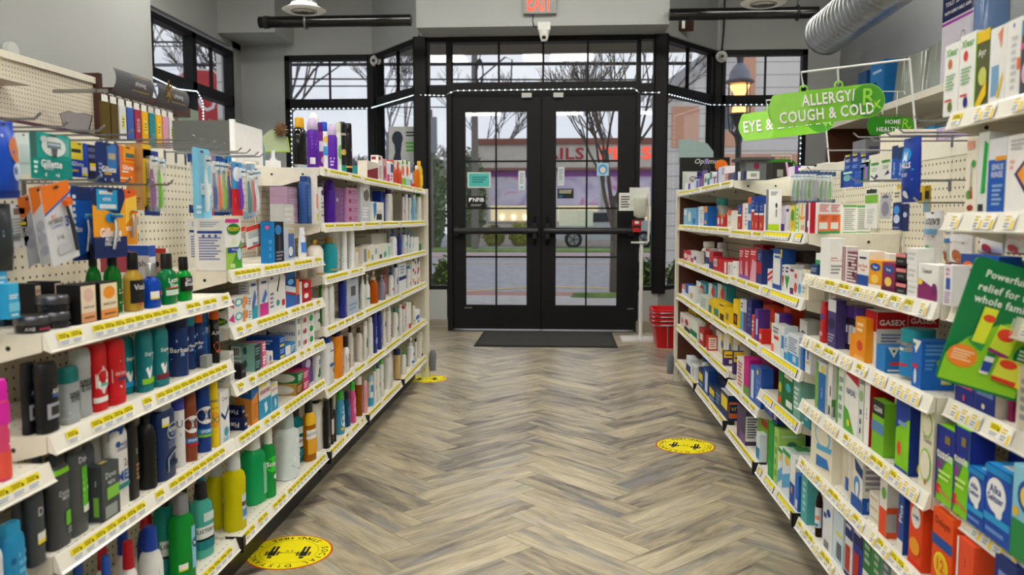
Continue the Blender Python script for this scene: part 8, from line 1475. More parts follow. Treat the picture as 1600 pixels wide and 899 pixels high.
w,h=.072,.137;put((lambda q:[('backing_card',q[0]),('razor',q[1])])((card(w,h,'f0981c',[('r',0,.8,1,1,'e8601a'),('p',[(0,.3),(1,.6),(1,.9),(0,.8)],'f8c84a'),('t','ette',.45,.3,.5,'fff',.09,0,.06)])[0],(lambda m:(m.tube([(w*.1,-.006,h*.55),(w*.08,-.01,h*.4),(w*.02,-.006,h*.12)],[.003,.0045,.004],'c4c7cc:m'),m.box(-w*.02,-.014,h*.57,w*.24,-.004,h*.61,mat('e8601a')),m.box(-w*.01,-.015,h*.61,w*.23,-.006,h*.63,mat('8fd0a8')),m)[-1])(MB()))),'hanging_pack','pack','orange razor card with upright razor','hanging in fifth left bay','L',-1.08,2.004,1.104,tilt=0)
H_('L',1.27,1.02,1.556,1.361,'gray wire peg hook','on left pegboard',0)
H_('L',1.27,1.02,1.643,1.355,'gray wire peg hook','on left pegboard',0)
H_('L',1.27,1.02,1.777,1.361,'gray wire peg hook','on left pegboard',0)
H_('L',1.27,1.02,1.894,1.364,'gray wire peg hook','on left pegboard',0)
H_('L',1.27,1.02,1.996,1.362,'gray wire peg hook','on left pegboard',0)
H_('L',1.27,1.02,1.758,1.253,'gray wire peg hook','on left pegboard',0)
H_('L',1.27,1.02,1.883,1.252,'gray wire peg hook','on left pegboard',0)
H_('L',1.27,1.02,1.982,1.252,'gray wire peg hook','on left pegboard',0)
H_('L',1.27,1.02,2.091,1.256,'gray wire peg hook','on left pegboard',0)
H_('L',1.27,1.02,2.218,1.383,'gray wire peg hook','on left pegboard',0)
H_('L',1.27,1.03,2.246,1.385,'gray wire peg hook','on left pegboard, toothbrush bay',0)
H_('L',1.27,1.03,2.291,1.38,'gray wire peg hook','on left pegboard, toothbrush bay',0)
H_('L',1.27,1.03,2.379,1.382,'gray wire peg hook','on left pegboard, toothbrush bay',0)
H_('L',1.27,1.03,2.448,1.382,'gray wire peg hook','on left pegboard, toothbrush bay',0)
H_('L',1.27,1.03,2.582,1.38,'gray wire peg hook','on left pegboard, toothbrush bay',0)
H_('L',1.27,1.03,2.657,1.381,'gray wire peg hook','on left pegboard, toothbrush bay',0)
H_('L',1.27,1.03,2.726,1.378,'gray wire peg hook','on left pegboard, toothbrush bay',0)
H_('L',1.27,1.03,2.776,1.378,'gray wire peg hook','on left pegboard, toothbrush bay',0)
w,h=.12,.205;put((lambda q:[('backing_card',q[0]),('blister',q[1]),('toothbrush',toothbrush_parts(h*.9,'eef4f6:p','dfe8ea:p'))])(card(w,h,'7cc4e4',[('r',.4,.3,.98,.5,'eef2f4'),('t','Oral-B',.68,.44,.4,'1c4a9e',.06,0,.05),('r',.4,.3,.98,.34,'5aa8d8'),('l',.1,.05,.4,.2,2,'cfe8f4')],('x',.6,.7,.6,.5,.025,'e4f0f4:x'))),'toothbrush_pack','toothbrush','light blue electric toothbrush pack','hanging in fourth left bay','L',-1.06,2.385,1.169,tilt=0)
w,h=.028,.174;put(brush_pack(w,h,'e4e4ea:p','c0303a:p','1c3a86'),'toothbrush_pack','toothbrush','white toothbrush, farthest left','hanging in fourth left bay','L',-1.1,2.399,1.185,tilt=0)
w,h=.029,.188;put(brush_pack(w,h,'1f3f8e:p','e4e8ee:p','d8303a'),'toothbrush_pack','toothbrush','navy toothbrush pack','hanging in fourth left bay','L',-1.1,2.535,1.178,tilt=0)
w,h=.033,.189;put(brush_pack(w,h,'e8701c:p','2f9ad8:p','1f4f9e'),'toothbrush_pack','toothbrush','orange toothbrush pack','hanging in fourth left bay','L',-1.1,2.572,1.178,tilt=0)
w,h=.035,.189;put(brush_pack(w,h,'8ad01e:p','2f9ad8:p','1f4f9e'),'toothbrush_pack','toothbrush','green toothbrush, blue head','hanging in fourth left bay','L',-1.1,2.609,1.178,tilt=0)
w,h=.036,.182;put(brush_pack(w,h,'1f5ab0:p','d8c84a:p','1f5ab0'),'toothbrush_pack','toothbrush','blue toothbrush pack','hanging in fourth left bay','L',-1.1,2.647,1.18,tilt=0)
w,h=.038,.191;put(brush_pack(w,h,'7fd01e:p','f0f0f0:p','2a8ac8'),'toothbrush_pack','toothbrush','lime toothbrush, white head','hanging in fourth left bay','L',-1.1,2.682,1.182,tilt=0)
w,h=.038,.188;put(brush_pack(w,h,'1c7a80:p','dfe8ee:p','8fb0c8'),'toothbrush_pack','toothbrush','teal toothbrush pack','hanging in fourth left bay','L',-1.1,2.82,1.166,tilt=0)
w,h=.032,.188;put(brush_pack(w,h,'c83040:p','dfe8ee:p','8fb0c8'),'toothbrush_pack','toothbrush','red toothbrush pack','hanging in fourth left bay','L',-1.1,2.858,1.171,tilt=0)
w,h=.032,.186;put(brush_pack(w,h,'e8eef4:p','1f4f9e:p','9fc0d8'),'toothbrush_pack','toothbrush','white toothbrush, nearest shelf end','hanging in fourth left bay','L',-1.1,2.892,1.177,tilt=0)
w,h=.087,.172;put((lambda q:[('backing_card',q[0]),('toothbrush',toothbrush_parts(h*.9,'7a4ac0:p','dfe8ee:p'))])(card(w,h,'d81f2a',[('r',0,.5,1,1,'3f9ad8'),('e',.5,.78,.4,.14,'eef2f6'),('t','Colgate',.28,.28,.4,'fff',.12,1,.06)],None)),'toothbrush_pack','toothbrush','red and blue toothbrush card','hanging in fourth left bay','L',-1.06,2.646,1.178,tilt=0)
w,h=.048,.0643;put([('card',card(w,h,'e9ebe8',[('r',0,.78,1,1,'d8402a'),('l',.1,.45,.9,.75,4,'a8b0a8'),('t','Benzo',.5,.2,.8,'222',.16,0,.05),('p',[(0,0),(1,0),(.8,.1),(0,.1)],'c8303a')])[0])],'hanging_pack','pack','white and red gel card, first of three','hanging above top shelf, fourth left bay','L',-1.08,2.686,1.074,tilt=-0.1)
w,h=.048,.071;put([('card',card(w,h,'e9ebe8',[('r',0,.78,1,1,'d8402a'),('l',.1,.45,.9,.75,4,'a8b0a8'),('t','Benzo',.5,.2,.8,'222',.16,0,.05),('p',[(0,0),(1,0),(.8,.1),(0,.1)],'c8303a')])[0])],'hanging_pack','pack','white and red gel card, second of three','hanging above top shelf, fourth left bay','L',-1.07,2.714,1.071,tilt=-0.1)
w,h=.15,.0771;put([('card',card(w,h,'e9ebe8',[('r',0,.78,1,1,'d8402a'),('l',.1,.45,.9,.75,4,'a8b0a8'),('t','Benzo',.5,.2,.8,'222',.16,0,.05),('p',[(0,0),(1,0),(.8,.1),(0,.1)],'c8303a')])[0])],'hanging_pack','pack','white and red gel card, third of three','hanging above top shelf, fourth left bay','L',-1.06,2.792,1.07,tilt=-0.1)
w,h=.043,.12;put([('carton',carton(w,.04,h,'3ab0e0',[('l',.1,.55,.9,.7,2,'dff2fa'),('r',0,.2,1,.45,'7accea'),('l',.2,.05,.8,.15,1,'dff2fa')],sa=SA[34]))],'aqua_box','box','tall aqua box standing at the frame edge','above nearest left bay','L',-1.06,1.489,.978,tilt=0)
w,h=.031,.0665;put([('carton',carton(w,.04,h,'3ab0e0',[('l',.1,.55,.9,.7,2,'dff2fa'),('r',0,.2,1,.45,'7accea'),('l',.2,.05,.8,.15,1,'dff2fa')],sa=SA[34]))],'aqua_box','box','shorter aqua box beside the tall one','above nearest left bay','L',-1.04,1.498,.98,tilt=0)
w,h=.042,.126;put(brush_pack(w,h,'7a9a8a:p','dfe8ea:p','2a4a78'),'toothbrush_pack','toothbrush','clear toothbrush pack with navy top','hanging in third right bay','R',.93,3.374,1.231,tilt=0)
w,h=.039,.124;put(brush_pack(w,h,'5a8a4a:p','dfe8ea:p','2a4a78'),'toothbrush_pack','toothbrush','clear toothbrush pack with navy top','hanging in third right bay','R',.93,3.317,1.23,tilt=0)
w,h=.039,.122;put(brush_pack(w,h,'8a8a9a:p','dfe8ea:p','2a4a78'),'toothbrush_pack','toothbrush','clear toothbrush pack with navy top','hanging in third right bay','R',.93,3.263,1.229,tilt=0)
w,h=.037,.12;put(brush_pack(w,h,'7a9a8a:p','dfe8ea:p','2a4a78'),'toothbrush_pack','toothbrush','clear toothbrush pack with navy top','hanging in third right bay','R',.93,3.21,1.228,tilt=0)
w,h=.036,.118;put(brush_pack(w,h,'5a8a4a:p','dfe8ea:p','2a4a78'),'toothbrush_pack','toothbrush','clear toothbrush pack with navy top','hanging in third right bay','R',.93,3.158,1.227,tilt=0)
w,h=.035,.116;put(brush_pack(w,h,'8a8a9a:p','dfe8ea:p','2a4a78'),'toothbrush_pack','toothbrush','clear toothbrush pack with navy top','hanging in third right bay','R',.93,3.109,1.226,tilt=0)
w,h=.039,.125;put(brush_pack(w,h,'6a9a5a:p','dfe8ea:p','2a4a78'),'toothbrush_pack','toothbrush','clear toothbrush pack with navy top','hanging in fourth right bay','R',.97,3.357,1.227,tilt=0)
w,h=.037,.123;put(brush_pack(w,h,'8a8a9a:p','dfe8ea:p','2a4a78'),'toothbrush_pack','toothbrush','clear toothbrush pack with navy top','hanging in fourth right bay','R',.97,3.303,1.226,tilt=0)
w,h=.037,.121;put(brush_pack(w,h,'6a9a5a:p','dfe8ea:p','2a4a78'),'toothbrush_pack','toothbrush','clear toothbrush pack with navy top','hanging in fourth right bay','R',.97,3.251,1.225,tilt=0)
w,h=.036,.119;put(brush_pack(w,h,'8a8a9a:p','dfe8ea:p','2a4a78'),'toothbrush_pack','toothbrush','clear toothbrush pack with navy top','hanging in fourth right bay','R',.97,3.2,1.224,tilt=0)
w,h=.034,.117;put(brush_pack(w,h,'6a9a5a:p','dfe8ea:p','2a4a78'),'toothbrush_pack','toothbrush','clear toothbrush pack with navy top','hanging in fourth right bay','R',.97,3.151,1.224,tilt=0)
w,h=.034,.115;put(brush_pack(w,h,'8a8a9a:p','dfe8ea:p','2a4a78'),'toothbrush_pack','toothbrush','clear toothbrush pack with navy top','hanging in fourth right bay','R',.97,3.104,1.223,tilt=0)
w,h=.032,.113;put(brush_pack(w,h,'6a9a5a:p','dfe8ea:p','2a4a78'),'toothbrush_pack','toothbrush','clear toothbrush pack with navy top','hanging in fourth right bay','R',.97,3.058,1.222,tilt=0)
w,h=.07,.0518;put([('card',card(w,h,'1f4fae',[('r',0,.7,1,1,'16307a'),('t','MAXI',.45,.6,.8,'fff',.2,0,.06),('r',.1,.85,.7,.97,'e8d43a'),('l',.1,.1,.8,.3,2,'8ab0f0')])[0])],'hanging_pack','pack','blue ear plug box, upper left','hanging in fourth right bay','R',.93,2.788,1.326,tilt=0)
w,h=.067,.0527;put([('card',card(w,h,'1f4fae',[('r',0,.7,1,1,'16307a'),('t','MAXI',.45,.6,.8,'fff',.2,0,.06),('r',.1,.85,.7,.97,'e8d43a'),('l',.1,.1,.8,.3,2,'8ab0f0')])[0])],'hanging_pack','pack','blue ear plug box, upper middle','hanging in fourth right bay','R',.93,2.718,1.324,tilt=0)
w,h=.071,.0468;put([('card',card(w,h,'1c3a86',[('r',0,.7,1,1,'16307a'),('t','MAXI',.45,.6,.8,'fff',.2,0,.06),('r',.1,.85,.7,.97,'e8d43a'),('l',.1,.1,.8,.3,2,'8ab0f0')])[0])],'hanging_pack','pack','navy ear plug box, upper right','hanging in fourth right bay','R',.93,2.644,1.322,tilt=0)
w,h=.12,.0549;put([('card',card(w,h,'1c4fb4',[('e',.5,.55,.3,.2,'7ac0c8'),('l',.1,.75,.9,.95,1,'cfe'),('r',0,0,.2,1,'16307a')])[0])],'hanging_pack','pack','blue ear plug box with aqua window','hanging in fourth right bay','R',.93,2.795,1.271,tilt=0)
w,h=.078,.0574;put([('card',card(w,h,'1c4fb4',[('l',.1,.1,.9,.9,4,'3a6ac8')])[0])],'hanging_pack','pack','plain blue box beside aqua window','hanging in fourth right bay','R',.93,2.692,1.268,tilt=0)
w,h=.067,.0676;put([('card',card(w,h,'2a8a3a',[('r',.4,.1,.8,.7,'a86ac8'),('r',0,.9,1,1,'dfe8dc')])[0])],'hanging_pack','pack','green and violet card','hanging in fourth right bay','R',.93,2.631,1.281,tilt=0)
w,h=.078,.0647;put([('card',card(w,h,'eceeea',[('r',.1,.85,.9,.97,'5aa04a'),('p',[(.4,.2),(.9,.3),(.7,.45)],'4a2a7a'),('l',.2,.55,.8,.75,2,'b8c8b0')])[0])],'hanging_pack','pack','white and green card, left','hanging in fourth right bay','R',.93,2.554,1.272,tilt=0)
w,h=.08,.0625;put([('card',card(w,h,'eceeea',[('r',.1,.85,.9,.97,'5aa04a'),('p',[(.4,.25),(.9,.35),(.7,.5)],'4a2a7a'),('l',.2,.55,.8,.75,2,'b8c8b0')])[0])],'hanging_pack','pack','white and green card, right','hanging in fifth right bay','R',.93,2.469,1.277,tilt=0)
w,h=.04,.0916;put([('card',card(w,h,'1f5ac0',[('r',0,.62,1,1,'2a3f70'),('t','Aqua',.5,.3,.5,'dfe8f8',.4,1,.05)])[0])],'hanging_pack','pack','slim blue tube box, left','hanging in fifth right bay','R',.93,2.407,1.281,tilt=0)
w,h=.041,.0875;put([('card',card(w,h,'1f5ac0',[('r',0,.62,1,1,'2a3f70'),('t','Aqua',.5,.3,.5,'dfe8f8',.4,1,.05)])[0])],'hanging_pack','pack','slim blue tube box, right','hanging in fifth right bay','R',.93,2.364,1.278,tilt=0)
w,h=.102,.123;put([('card',card(w,h,'e9ebe6',[('r',0,.62,1,.82,'7ab83a'),('r',.1,.86,.9,.95,'333'),('l',.2,.1,.8,.5,5,'d0d4cc')])[0])],'hanging_pack','pack','white card with green band','hanging in fourth right bay','R',.93,2.572,1.139,tilt=0)
w,h=.078,.0724;put([('card',card(w,h,'b8b8c0',[('e',.5,.4,.35,.3,'8a8a98'),('l',.2,.8,.8,.95,1,'667')])[0])],'hanging_pack','pack','gray nasal clip card','hanging in fifth right bay','R',.93,2.462,1.168,tilt=0)
w,h=.062,.0463;put([('card',card(w,h,'e8e4cc',[('l',.2,.2,.8,.6,2,'8a8a80'),('r',.5,.75,1,1,'ecc83a')])[0])],'hanging_pack','pack','cream and yellow card','hanging in fifth right bay','R',.93,2.379,1.216,tilt=0)
w,h=.061,.0768;put([('card',card(w,h,'1c2f6e',[('e',.45,.72,.35,.16,'3f8fe0'),('e',.5,.4,.35,.16,'c8d4e8'),('l',.1,.05,.8,.12,1,'8a9ad0')])[0])],'hanging_pack','pack','navy card with two round windows','hanging in fifth right bay','R',.93,2.376,1.137,tilt=0)
w,h=.044,.075;put([('card',card(w,h,'16285e',[('e',.5,.6,.3,.1,'b8c4d8')])[0])],'hanging_pack','pack','second navy card behind','hanging in fifth right bay','R',.93,2.32,1.134,tilt=0)
w,h=.03,.0433;put([('card',card(w,h,'ecc81c',[('r',.2,.1,.8,.6,'2a2a2a')])[0])],'hanging_pack','pack','yellow and black card, left','hanging in fifth right bay','R',.93,2.227,1.211,tilt=0)
w,h=.04,.0685;put([('card',card(w,h,'ecc81c',[('r',.2,.5,.8,.8,'3a3a2a'),('r',0,0,1,.45,'a8d0e4')])[0])],'hanging_pack','pack','yellow and blue card, right','hanging in fifth right bay','R',.93,2.188,1.185,tilt=0)
w,h=.102,.163;put([('bag',pouch(w,h,.03,'12389e:p',[('e',.4,.72,.36,.12,'1f90e0'),('p',[(.3,.62),(.38,.8),(.46,.7),(.55,.8),(.6,.62),(.45,.66)],'e8f2fa'),('t','HALLS',.5,.57,.86,'fff',.09,0,.08),('l',.3,.48,.9,.52,1,'3ab0d0'),('t','RELIEF',.5,.42,.6,'e8ecf8',.05,0,.05),('e',.5,.12,.14,.06,'e4ecf8'),('l',.1,.32,.9,.38,1,'5a7ad0')]))],'candy_bag','bag','long royal blue cough drop bag','hanging in fifth right bay','R',.88,2.17,1.21,tilt=0)
w,h=.107,.151;put([('bag',pouch(w,h,.03,'e6e8ea:p',[('t',"LUDEN'S",.5,.8,.9,'3a3a3c',.12,0,.05),('r',0,.56,.9,.66,'7ab0dc'),('l',.1,.5,.8,.55,1,'c8404a'),('e',.5,.2,.2,.16,'5ab04a'),('r',0,0,1,.04,'6a2030')]))],'candy_bag','bag','silver drops bag, green leaf','hanging in fifth right bay','R',1.04,2.396,1.04,tilt=0)
w,h=.04,.112;put([('bag',pouch(w,h,.03,'e6e8ea:p',[('t',"LUDEN'S",.5,.8,.9,'3a3a3c',.12,0,.05),('r',0,.56,.9,.66,'4a8ad0'),('l',.1,.5,.8,.55,1,'c8404a'),('e',.5,.2,.2,.16,'c86a2a'),('r',0,0,1,.04,'6a2030')]))],'candy_bag','bag','silver drops bag, half hidden','hanging in fifth right bay','R',1.1,2.425,1.038,tilt=0)
w,h=.121,.107;put([('bag',pouch(w,h,.03,'e6e8ea:p',[('t',"LUDEN'S",.5,.8,.9,'3a3a3c',.12,0,.05),('r',0,.56,.9,.66,'e8ecf0'),('l',.1,.5,.8,.55,1,'c8404a'),('e',.5,.2,.2,.16,'b86a3a'),('r',0,0,1,.04,'6a2030')]))],'candy_bag','bag','silver drops bag, brown swirl','hanging in fifth right bay','R',1.03,2.205,1.05,tilt=0)
w,h=.104,.0677;put([('bag',pouch(w,h,.03,'e6e8ea:p',[('t',"LUDEN'S",.5,.8,.9,'3a3a3c',.12,0,.05),('r',0,.56,.9,.66,'e8c8cc'),('l',.1,.5,.8,.55,1,'c8404a'),('e',.5,.2,.2,.16,'c8404a'),('r',0,0,1,.04,'6a2030')]))],'candy_bag','bag','silver drops bag, pink script','hanging in nearest right bay','R',1,1.995,1.086,tilt=0)
w,h=.095,.0587;put([('bag',pouch(w,h,.03,'e6e8ea:p',[('t',"LUDEN'S",.5,.8,.9,'3a3a3c',.12,0,.05),('r',0,.56,.9,.66,'e8c8cc'),('l',.1,.5,.8,.55,1,'c8404a'),('e',.5,.2,.2,.16,'c8404a'),('r',0,0,1,.04,'6a2030')]))],'candy_bag','bag','silver drops bag at frame edge','hanging in nearest right bay','R',.97,1.825,1.093,tilt=0)
H_('R',1.13,0.86,2.757,1.388,'gray wire peg hook','on right pegboard',0)
H_('R',1.13,0.86,2.501,1.406,'gray wire peg hook','on right pegboard',0)
H_('R',1.13,0.86,2.261,1.386,'gray wire peg hook','on right pegboard',0)
H_('R',1.13,0.86,2.177,1.386,'gray wire peg hook','on right pegboard',0)
H_('R',1.13,0.86,2.08,1.404,'gray wire peg hook','on right pegboard',0)
H_('R',1.13,0.86,2.506,1.278,'gray wire peg hook','on right pegboard',0)
H_('R',1.13,0.86,2.352,1.274,'gray wire peg hook','on right pegboard',0)
H_('R',1.13,0.86,2.065,1.207,'gray wire peg hook','on right pegboard',0)
H_('R',1.13,0.86,2.368,1.382,'gray wire peg hook','on right pegboard',0)
H_('R',1.13,0.86,2.956,1.336,'gray wire peg hook','on right pegboard',0)
# ------------------------------------------------------------ floor stickers
def floor_sticker(x,y,rz,label):
 r = empty('floor_sticker',(x,y,.0008),rz,label,'floor sticker','round floor stickers')
 def disc(m,R,z,c,n=48): m.add([(0,0,z)] + [(R * math.cos(2 * PI * i / n),R * math.sin(2 * PI * i / n),z) for i in range(n)],[(0,1 + i,1 + (i + 1) % n) for i in range(n)],c)
 m = MB();disc(m,.15,0,mat('d8401c','c'));disc(m,.146,.0003,mat('f08a10','c'));disc(m,.1435,.0006,mat('f4e60a','c'));m.build('sticker_disc',r)
 m = MB();z = .0009;K2 = mat('22221a','c')
 def ring(s_,a0,a1,R,hh,up=1):
  for i,ch in enumerate(s_):
   if ch == ' ': continue
   a = a0 + (a1 - a0) * (i + .5) / len(s_);vs,fs,tw,th = textpoly(ch,.04);k = hh / .95
   c,s2 = math.cos(a),math.sin(a);P = []
   for u,v in vs:
    u = (u - tw / 2) * k;v = (v - th / 2) * k;q = R + v * up;t = a - u / R * up
    P.append((q * math.cos(t),q * math.sin(t),z))
   m.add(P,fs,K2)
 ring('SOCIAL DISTANCING',math.radians(205),math.radians(-25),.123,.022);ring('STAND HERE',math.radians(225),math.radians(315),.123,.022,-1)
 n = 48
 for i in range(n):
  a,b = 2 * PI * i / n,2 * PI * (i + 1) / n
  m.add([(q * math.cos(t),q * math.sin(t),z) for q,t in ((.1,a),(.1,b),(.1012,b),(.1012,a))],[(0,1,2,3)],K2)
 def R4_(x0,y0,x1,y1): m.add([(x0,y0,z),(x1,y0,z),(x1,y1,z),(x0,y1,z)],[(0,1,2,3)],K2)
 for s_ in (-1,1):
  cx = s_ * .055;m.add([(cx,.05,z)] + [(cx + .009 * math.cos(t * PI / 6),.05 + .009 * math.sin(t * PI / 6),z) for t in range(12)],[(0,1 + t,1 + (t + 1) % 12) for t in range(12)],K2)
  R4_(cx - .014,-.0,cx + .014,.038);R4_(cx - .012,-.045,cx - .002,0);R4_(cx + .002,-.045,cx + .012,0);R4_(cx - .024,.0,cx - .017,.034);R4_(cx + .017,.0,cx + .024,.034)
 R4_(-.026,.009,.026,.012);m.add([(-.032,.0105,z),(-.024,.005,z),(-.024,.016,z)],[(0,1,2)],K2);m.add([(.032,.0105,z),(.024,.016,z),(.024,.005,z)],[(0,1,2)],K2)
 vs,fs,tw,th = textpoly('6 ft',.03);m.add([((u - tw / 2) * .014,(v - th) * .014 + .002,z) for u,v in vs],fs,K2);m.build('sticker_print',r)
floor_sticker(-.955,2.76,PI + .05,'yellow round distancing sticker on the floor, nearest camera at left rack')
floor_sticker(.634,4.22,PI - .3,'yellow round distancing sticker on the floor beside the right rack')
floor_sticker(-.985,5.9,PI + .1,'yellow round distancing sticker on the floor at the far left rack end')
# ------------------------------------------------------------ aisle signs on wire frames
def aisle_sign(x,y,z,W_,H_,lines,label,c='86cf3a',rx_=True,tilt=-.11,wire=None,c2='9bdc5a'):
 r = empty('aisle_sign',(x,y,z),0,label,'sign');r.rotation_euler = (0,tilt,0)
 m = MB();R = H_ / 2;pts = []
 for k in range(13): a = PI / 2 + PI * k / 12;pts.append((-W_ / 2 + R + R * math.cos(a),R * math.sin(a)))
 for k in range(13): a = -PI / 2 + PI * k / 12;pts.append((W_ / 2 - R + R * math.cos(a),R * math.sin(a)))
 m.prism(pts,0,.005,mat(c,'p'))
 m.prism([(p[0] * .35 - W_ * .31,p[1] * .98) for p in pts],-.0006,0,mat(c2,'p')) if rx_ else None
 if rx_:
  cx = W_ / 2 - R * 1.02;q = [(cx + R * .96 * math.cos(2 * PI * k / 28),R * .96 * math.sin(2 * PI * k / 28)) for k in range(28)]
  m.prism(q,-.0012,0,mat('4f9e2c','p'))
 for sx in (-.18,.12):
  m.tube([(sx * W_ + .012 * math.cos(t * PI / 6),.0025,R + .006 + .012 * math.sin(t * PI / 6)) for t in range(13)],.0035,mat(c,'p'),6)
 m.build('sign_board',r)
 m = MB()
 for i,(s_,u0,u1,v,hh) in enumerate(lines):
  vs,fs,tw,th = textpoly(s_,.08);sc = (u1 - u0) * W_ / tw
  for dx,dz,yy,cc in ((.0016,-.0016,-.0018,'3a6a1c'),(0,0,-.003,'f6f8f2')): m.add([(u0 * W_ - W_ / 2 + a * sc + dx,yy,v * H_ - R + b / th * hh * H_ + dz) for a,b in vs],fs,mat(cc,'c'))
 if rx_:
  vs,fs,tw,th = textpoly('R',.03);m.add([(W_ / 2 - R * 1.35 + a * R * .95 + b * R * .12,-.0035,-R * .25 + b * R) for a,b in vs],fs,mat('9ae04a','c'))
  vs,fs,tw,th = textpoly('x',.03);m.add([(W_ / 2 - R * .85 + a * R * .8,-.0035,-R * .55 + b * R * .8) for a,b in vs],fs,mat('9ae04a','c'))
 m.build('sign_letters',r)
 if wire:
  m = MB();zt,xr,zb = wire
  m.tube([(-.18 * W_,.002,R + .012),(-.19 * W_,.002,zt),(xr,.002,zt + .0),(xr,.002,zt),(xr + .004,.002,zb)],.0035,mat('d8dad8','p'),6)
  m.tube([(.12 * W_,.002,R + .012),(.12 * W_,.002,zt)],.003,mat('d8dad8','p'),6);m.build('wire_frame',r)
aisle_sign(.845,2.76,1.532,.37,.108,[('ALLERGY/',.29,.75,.54,.35),('COUGH & COLD',.09,.9,.1,.35)],'green aisle sign reading ALLERGY/ COUGH & COLD on a white wire',wire=(.115,.27,-.14))
aisle_sign(1.005,3.85,1.60,.43,.125,[('EYE & EAR CARE',.05,.95,.3,.42)],'green aisle sign reading EYE & EAR CARE, behind the cold sign',wire=(.11,.17,-.2))
aisle_sign(2.13,5.6,1.77,.3,.12,[('HOME',.38,.7,.6,.24),('HEALTH',.2,.66,.2,.24)],'dark green aisle sign reading HOME HEALTH under the upper wall shelf',c='2f8a1c',c2='2f8a1c',tilt=0,wire=(.222,.08,.2))
aisle_sign(1.72,6.8,1.57,.3,.14,[('FEMININE',.12,.9,.45,.26)],'round-ended green sign starting with FE behind the right rack',c='3a8a1c',c2='3a8a1c',rx_=False,tilt=0,wire=(.1,.1,-.1))
# shelf sign clipped on the nearest right bay
r = empty('shelf_sign',(.815,1.585,.962),0,'large green and lime allergy relief sign clipped to the nearest right shelf','sign');r.rotation_euler = (0,math.radians(16),0)
m = MB();Wd,Hd = .168,.243
def rr(w_,h_,q=.014): return [(cx + q * math.cos(a),cz + q * math.sin(a)) for cx,cz,a0 in ((w_ / 2 - q,h_ / 2 - q,0),(-w_ / 2 + q,h_ / 2 - q,PI / 2),(-w_ / 2 + q,-h_ / 2 + q,PI),(w_ / 2 - q,-h_ / 2 + q,1.5 * PI)) for a in [a0 + PI / 2 * k / 5 for k in range(6)]]
m.prism(rr(Wd,Hd),0,.003,mat('0f7a42','p'));m.build('sign_board',r)
m = MB();P = lambda u,v,e: ((u - .5) * Wd,-e,(v - .5) * Hd)
art(m,[('p',[(.02,.02),(.9,.02),(.97,.1),(.97,.62),(.7,.6),(.45,.52),(.2,.38),(.02,.22)],'8fce2a'),('p',[(.93,.0),(1,.0),(1,.2),(.9,.05)],'0f7a42'),
 ('t','Powerful allergy',.56,.88,.8,'e8f4ec',.075,0,.07),('t','relief for the',.46,.78,.66,'e8f4ec',.075,0,.07),('t','whole family',.45,.68,.66,'e8f4ec',.08,0,.07),
 ('e',.9,.34,.17,.11,'0f7a42'),('l',.78,.28,.98,.4,4,'cfe8d0'),('e',.2,.23,.17,.09,'f08a2a'),('l',.08,.19,.32,.28,4,'f8d0a8'),
 ('p',[(.2,.36),(.38,.3),(.4,.36),(.24,.42)],'2a9a4a'),('p',[(.24,.36),(.38,.36),(.42,.64),(.26,.64)],'dce83a'),('e',.35,.56,.07,.03,'e0502a'),('p',[(.44,.34),(.68,.32),(.72,.52),(.48,.54)],'c8e03a'),('e',.58,.47,.1,.05,'e0442a'),('p',[(.44,.32),(.68,.29),(.68,.32),(.44,.35)],'8a2a6a'),
 ('p',[(.42,.14),(.52,.14),(.54,.3),(.44,.3)],'e8ece8'),('p',[(.43,.16),(.53,.16),(.54,.24),(.43,.24)],'2a4a9a'),('r',.44,.28,.54,.31,'1f7a3a'),('p',[(.56,.14),(.86,.14),(.88,.3),(.58,.3)],'d8e04a'),('e',.7,.26,.1,.035,'e0442a'),('p',[(.56,.12),(.86,.1),(.86,.14),(.56,.15)],'d8402a'),('r',.84,.1,1,.16,'f0e02a')],P,Wd,Hd)
m.build('sign_print',r)
m = MB();m.box(.04,.003,.06,.055,.012,.15,mat('cfd0cc'));m.build('clip',r)
# ------------------------------------------------------------ left background: wall racks beyond the left aisle
r = empty('wall_shelving',(0,0,0),0,'cream pegboard wall rack against the left wall beyond the razor bay','shelving')
m = MB();m.box(-3.1,2.6,0,-3.02,5.22,2.04,PEG);m.build('back_panel',r);m = MB();m.box(-3.11,2.6,2.03,-3.0,5.22,2.07,CREAM);m.build('top_rail',r)
m = MB();m.box(-3.02,2.6,1.62,-2.7,5.2,1.655,mat('5a3340','p'));m.build('shelf',r);m = MB();m.box(-3.02,3.4,1.88,-2.86,4.35,1.9,CREAM2);m.build('shelf',r);m = MB();m.box(-3.02,2.6,0,-2.62,5.2,.15,CREAM);m.build('base_deck',r)
m = MB();m.box(-3.1,5.22,0,-2.98,5.26,2.1,mat('4a3028','p'));m.build('end_panel',r)
r = empty('wall_shelving',(0,0,0),0,'brown framed wall rack behind the hanging colored packs','shelving')
m = MB();m.box(-3.1,5.3,0,-3.0,6.35,1.98,mat('d9c9a8','c'));m.build('back_panel',r);m = MB();m.box(-3.02,5.3,1.95,-2.9,6.35,2.02,mat('4a3028','p'));m.build('top_rail',r)
m = MB();pts = [(-.13,0),(.13,0),(.16,.1),(.19,.21),(.1,.24),(0,.23),(-.08,.26),(-.19,.22),(-.16,.1)]
m.prism(pts,0,.012,mat('4a4644'));m.prism([(p[0] * .95,p[1] * .96 + .004) for p in pts],-.004,0,mat('8f8a8c','c'));o = m.build('scalloped_bag',None,(-2.78,4.62,1.6555));o.scale = (.45,1,.48);o.rotation_euler = (0,0,.4);tag(o,'gray scalloped bag standing before the left pegboard','bag')
o = MB();o.box(-2.8,5.0,1.656,-2.72,5.15,1.73,'b0203a:c');o = o.build('red_carton');tag(o,'small red carton at the left wall rack shelf end','box')
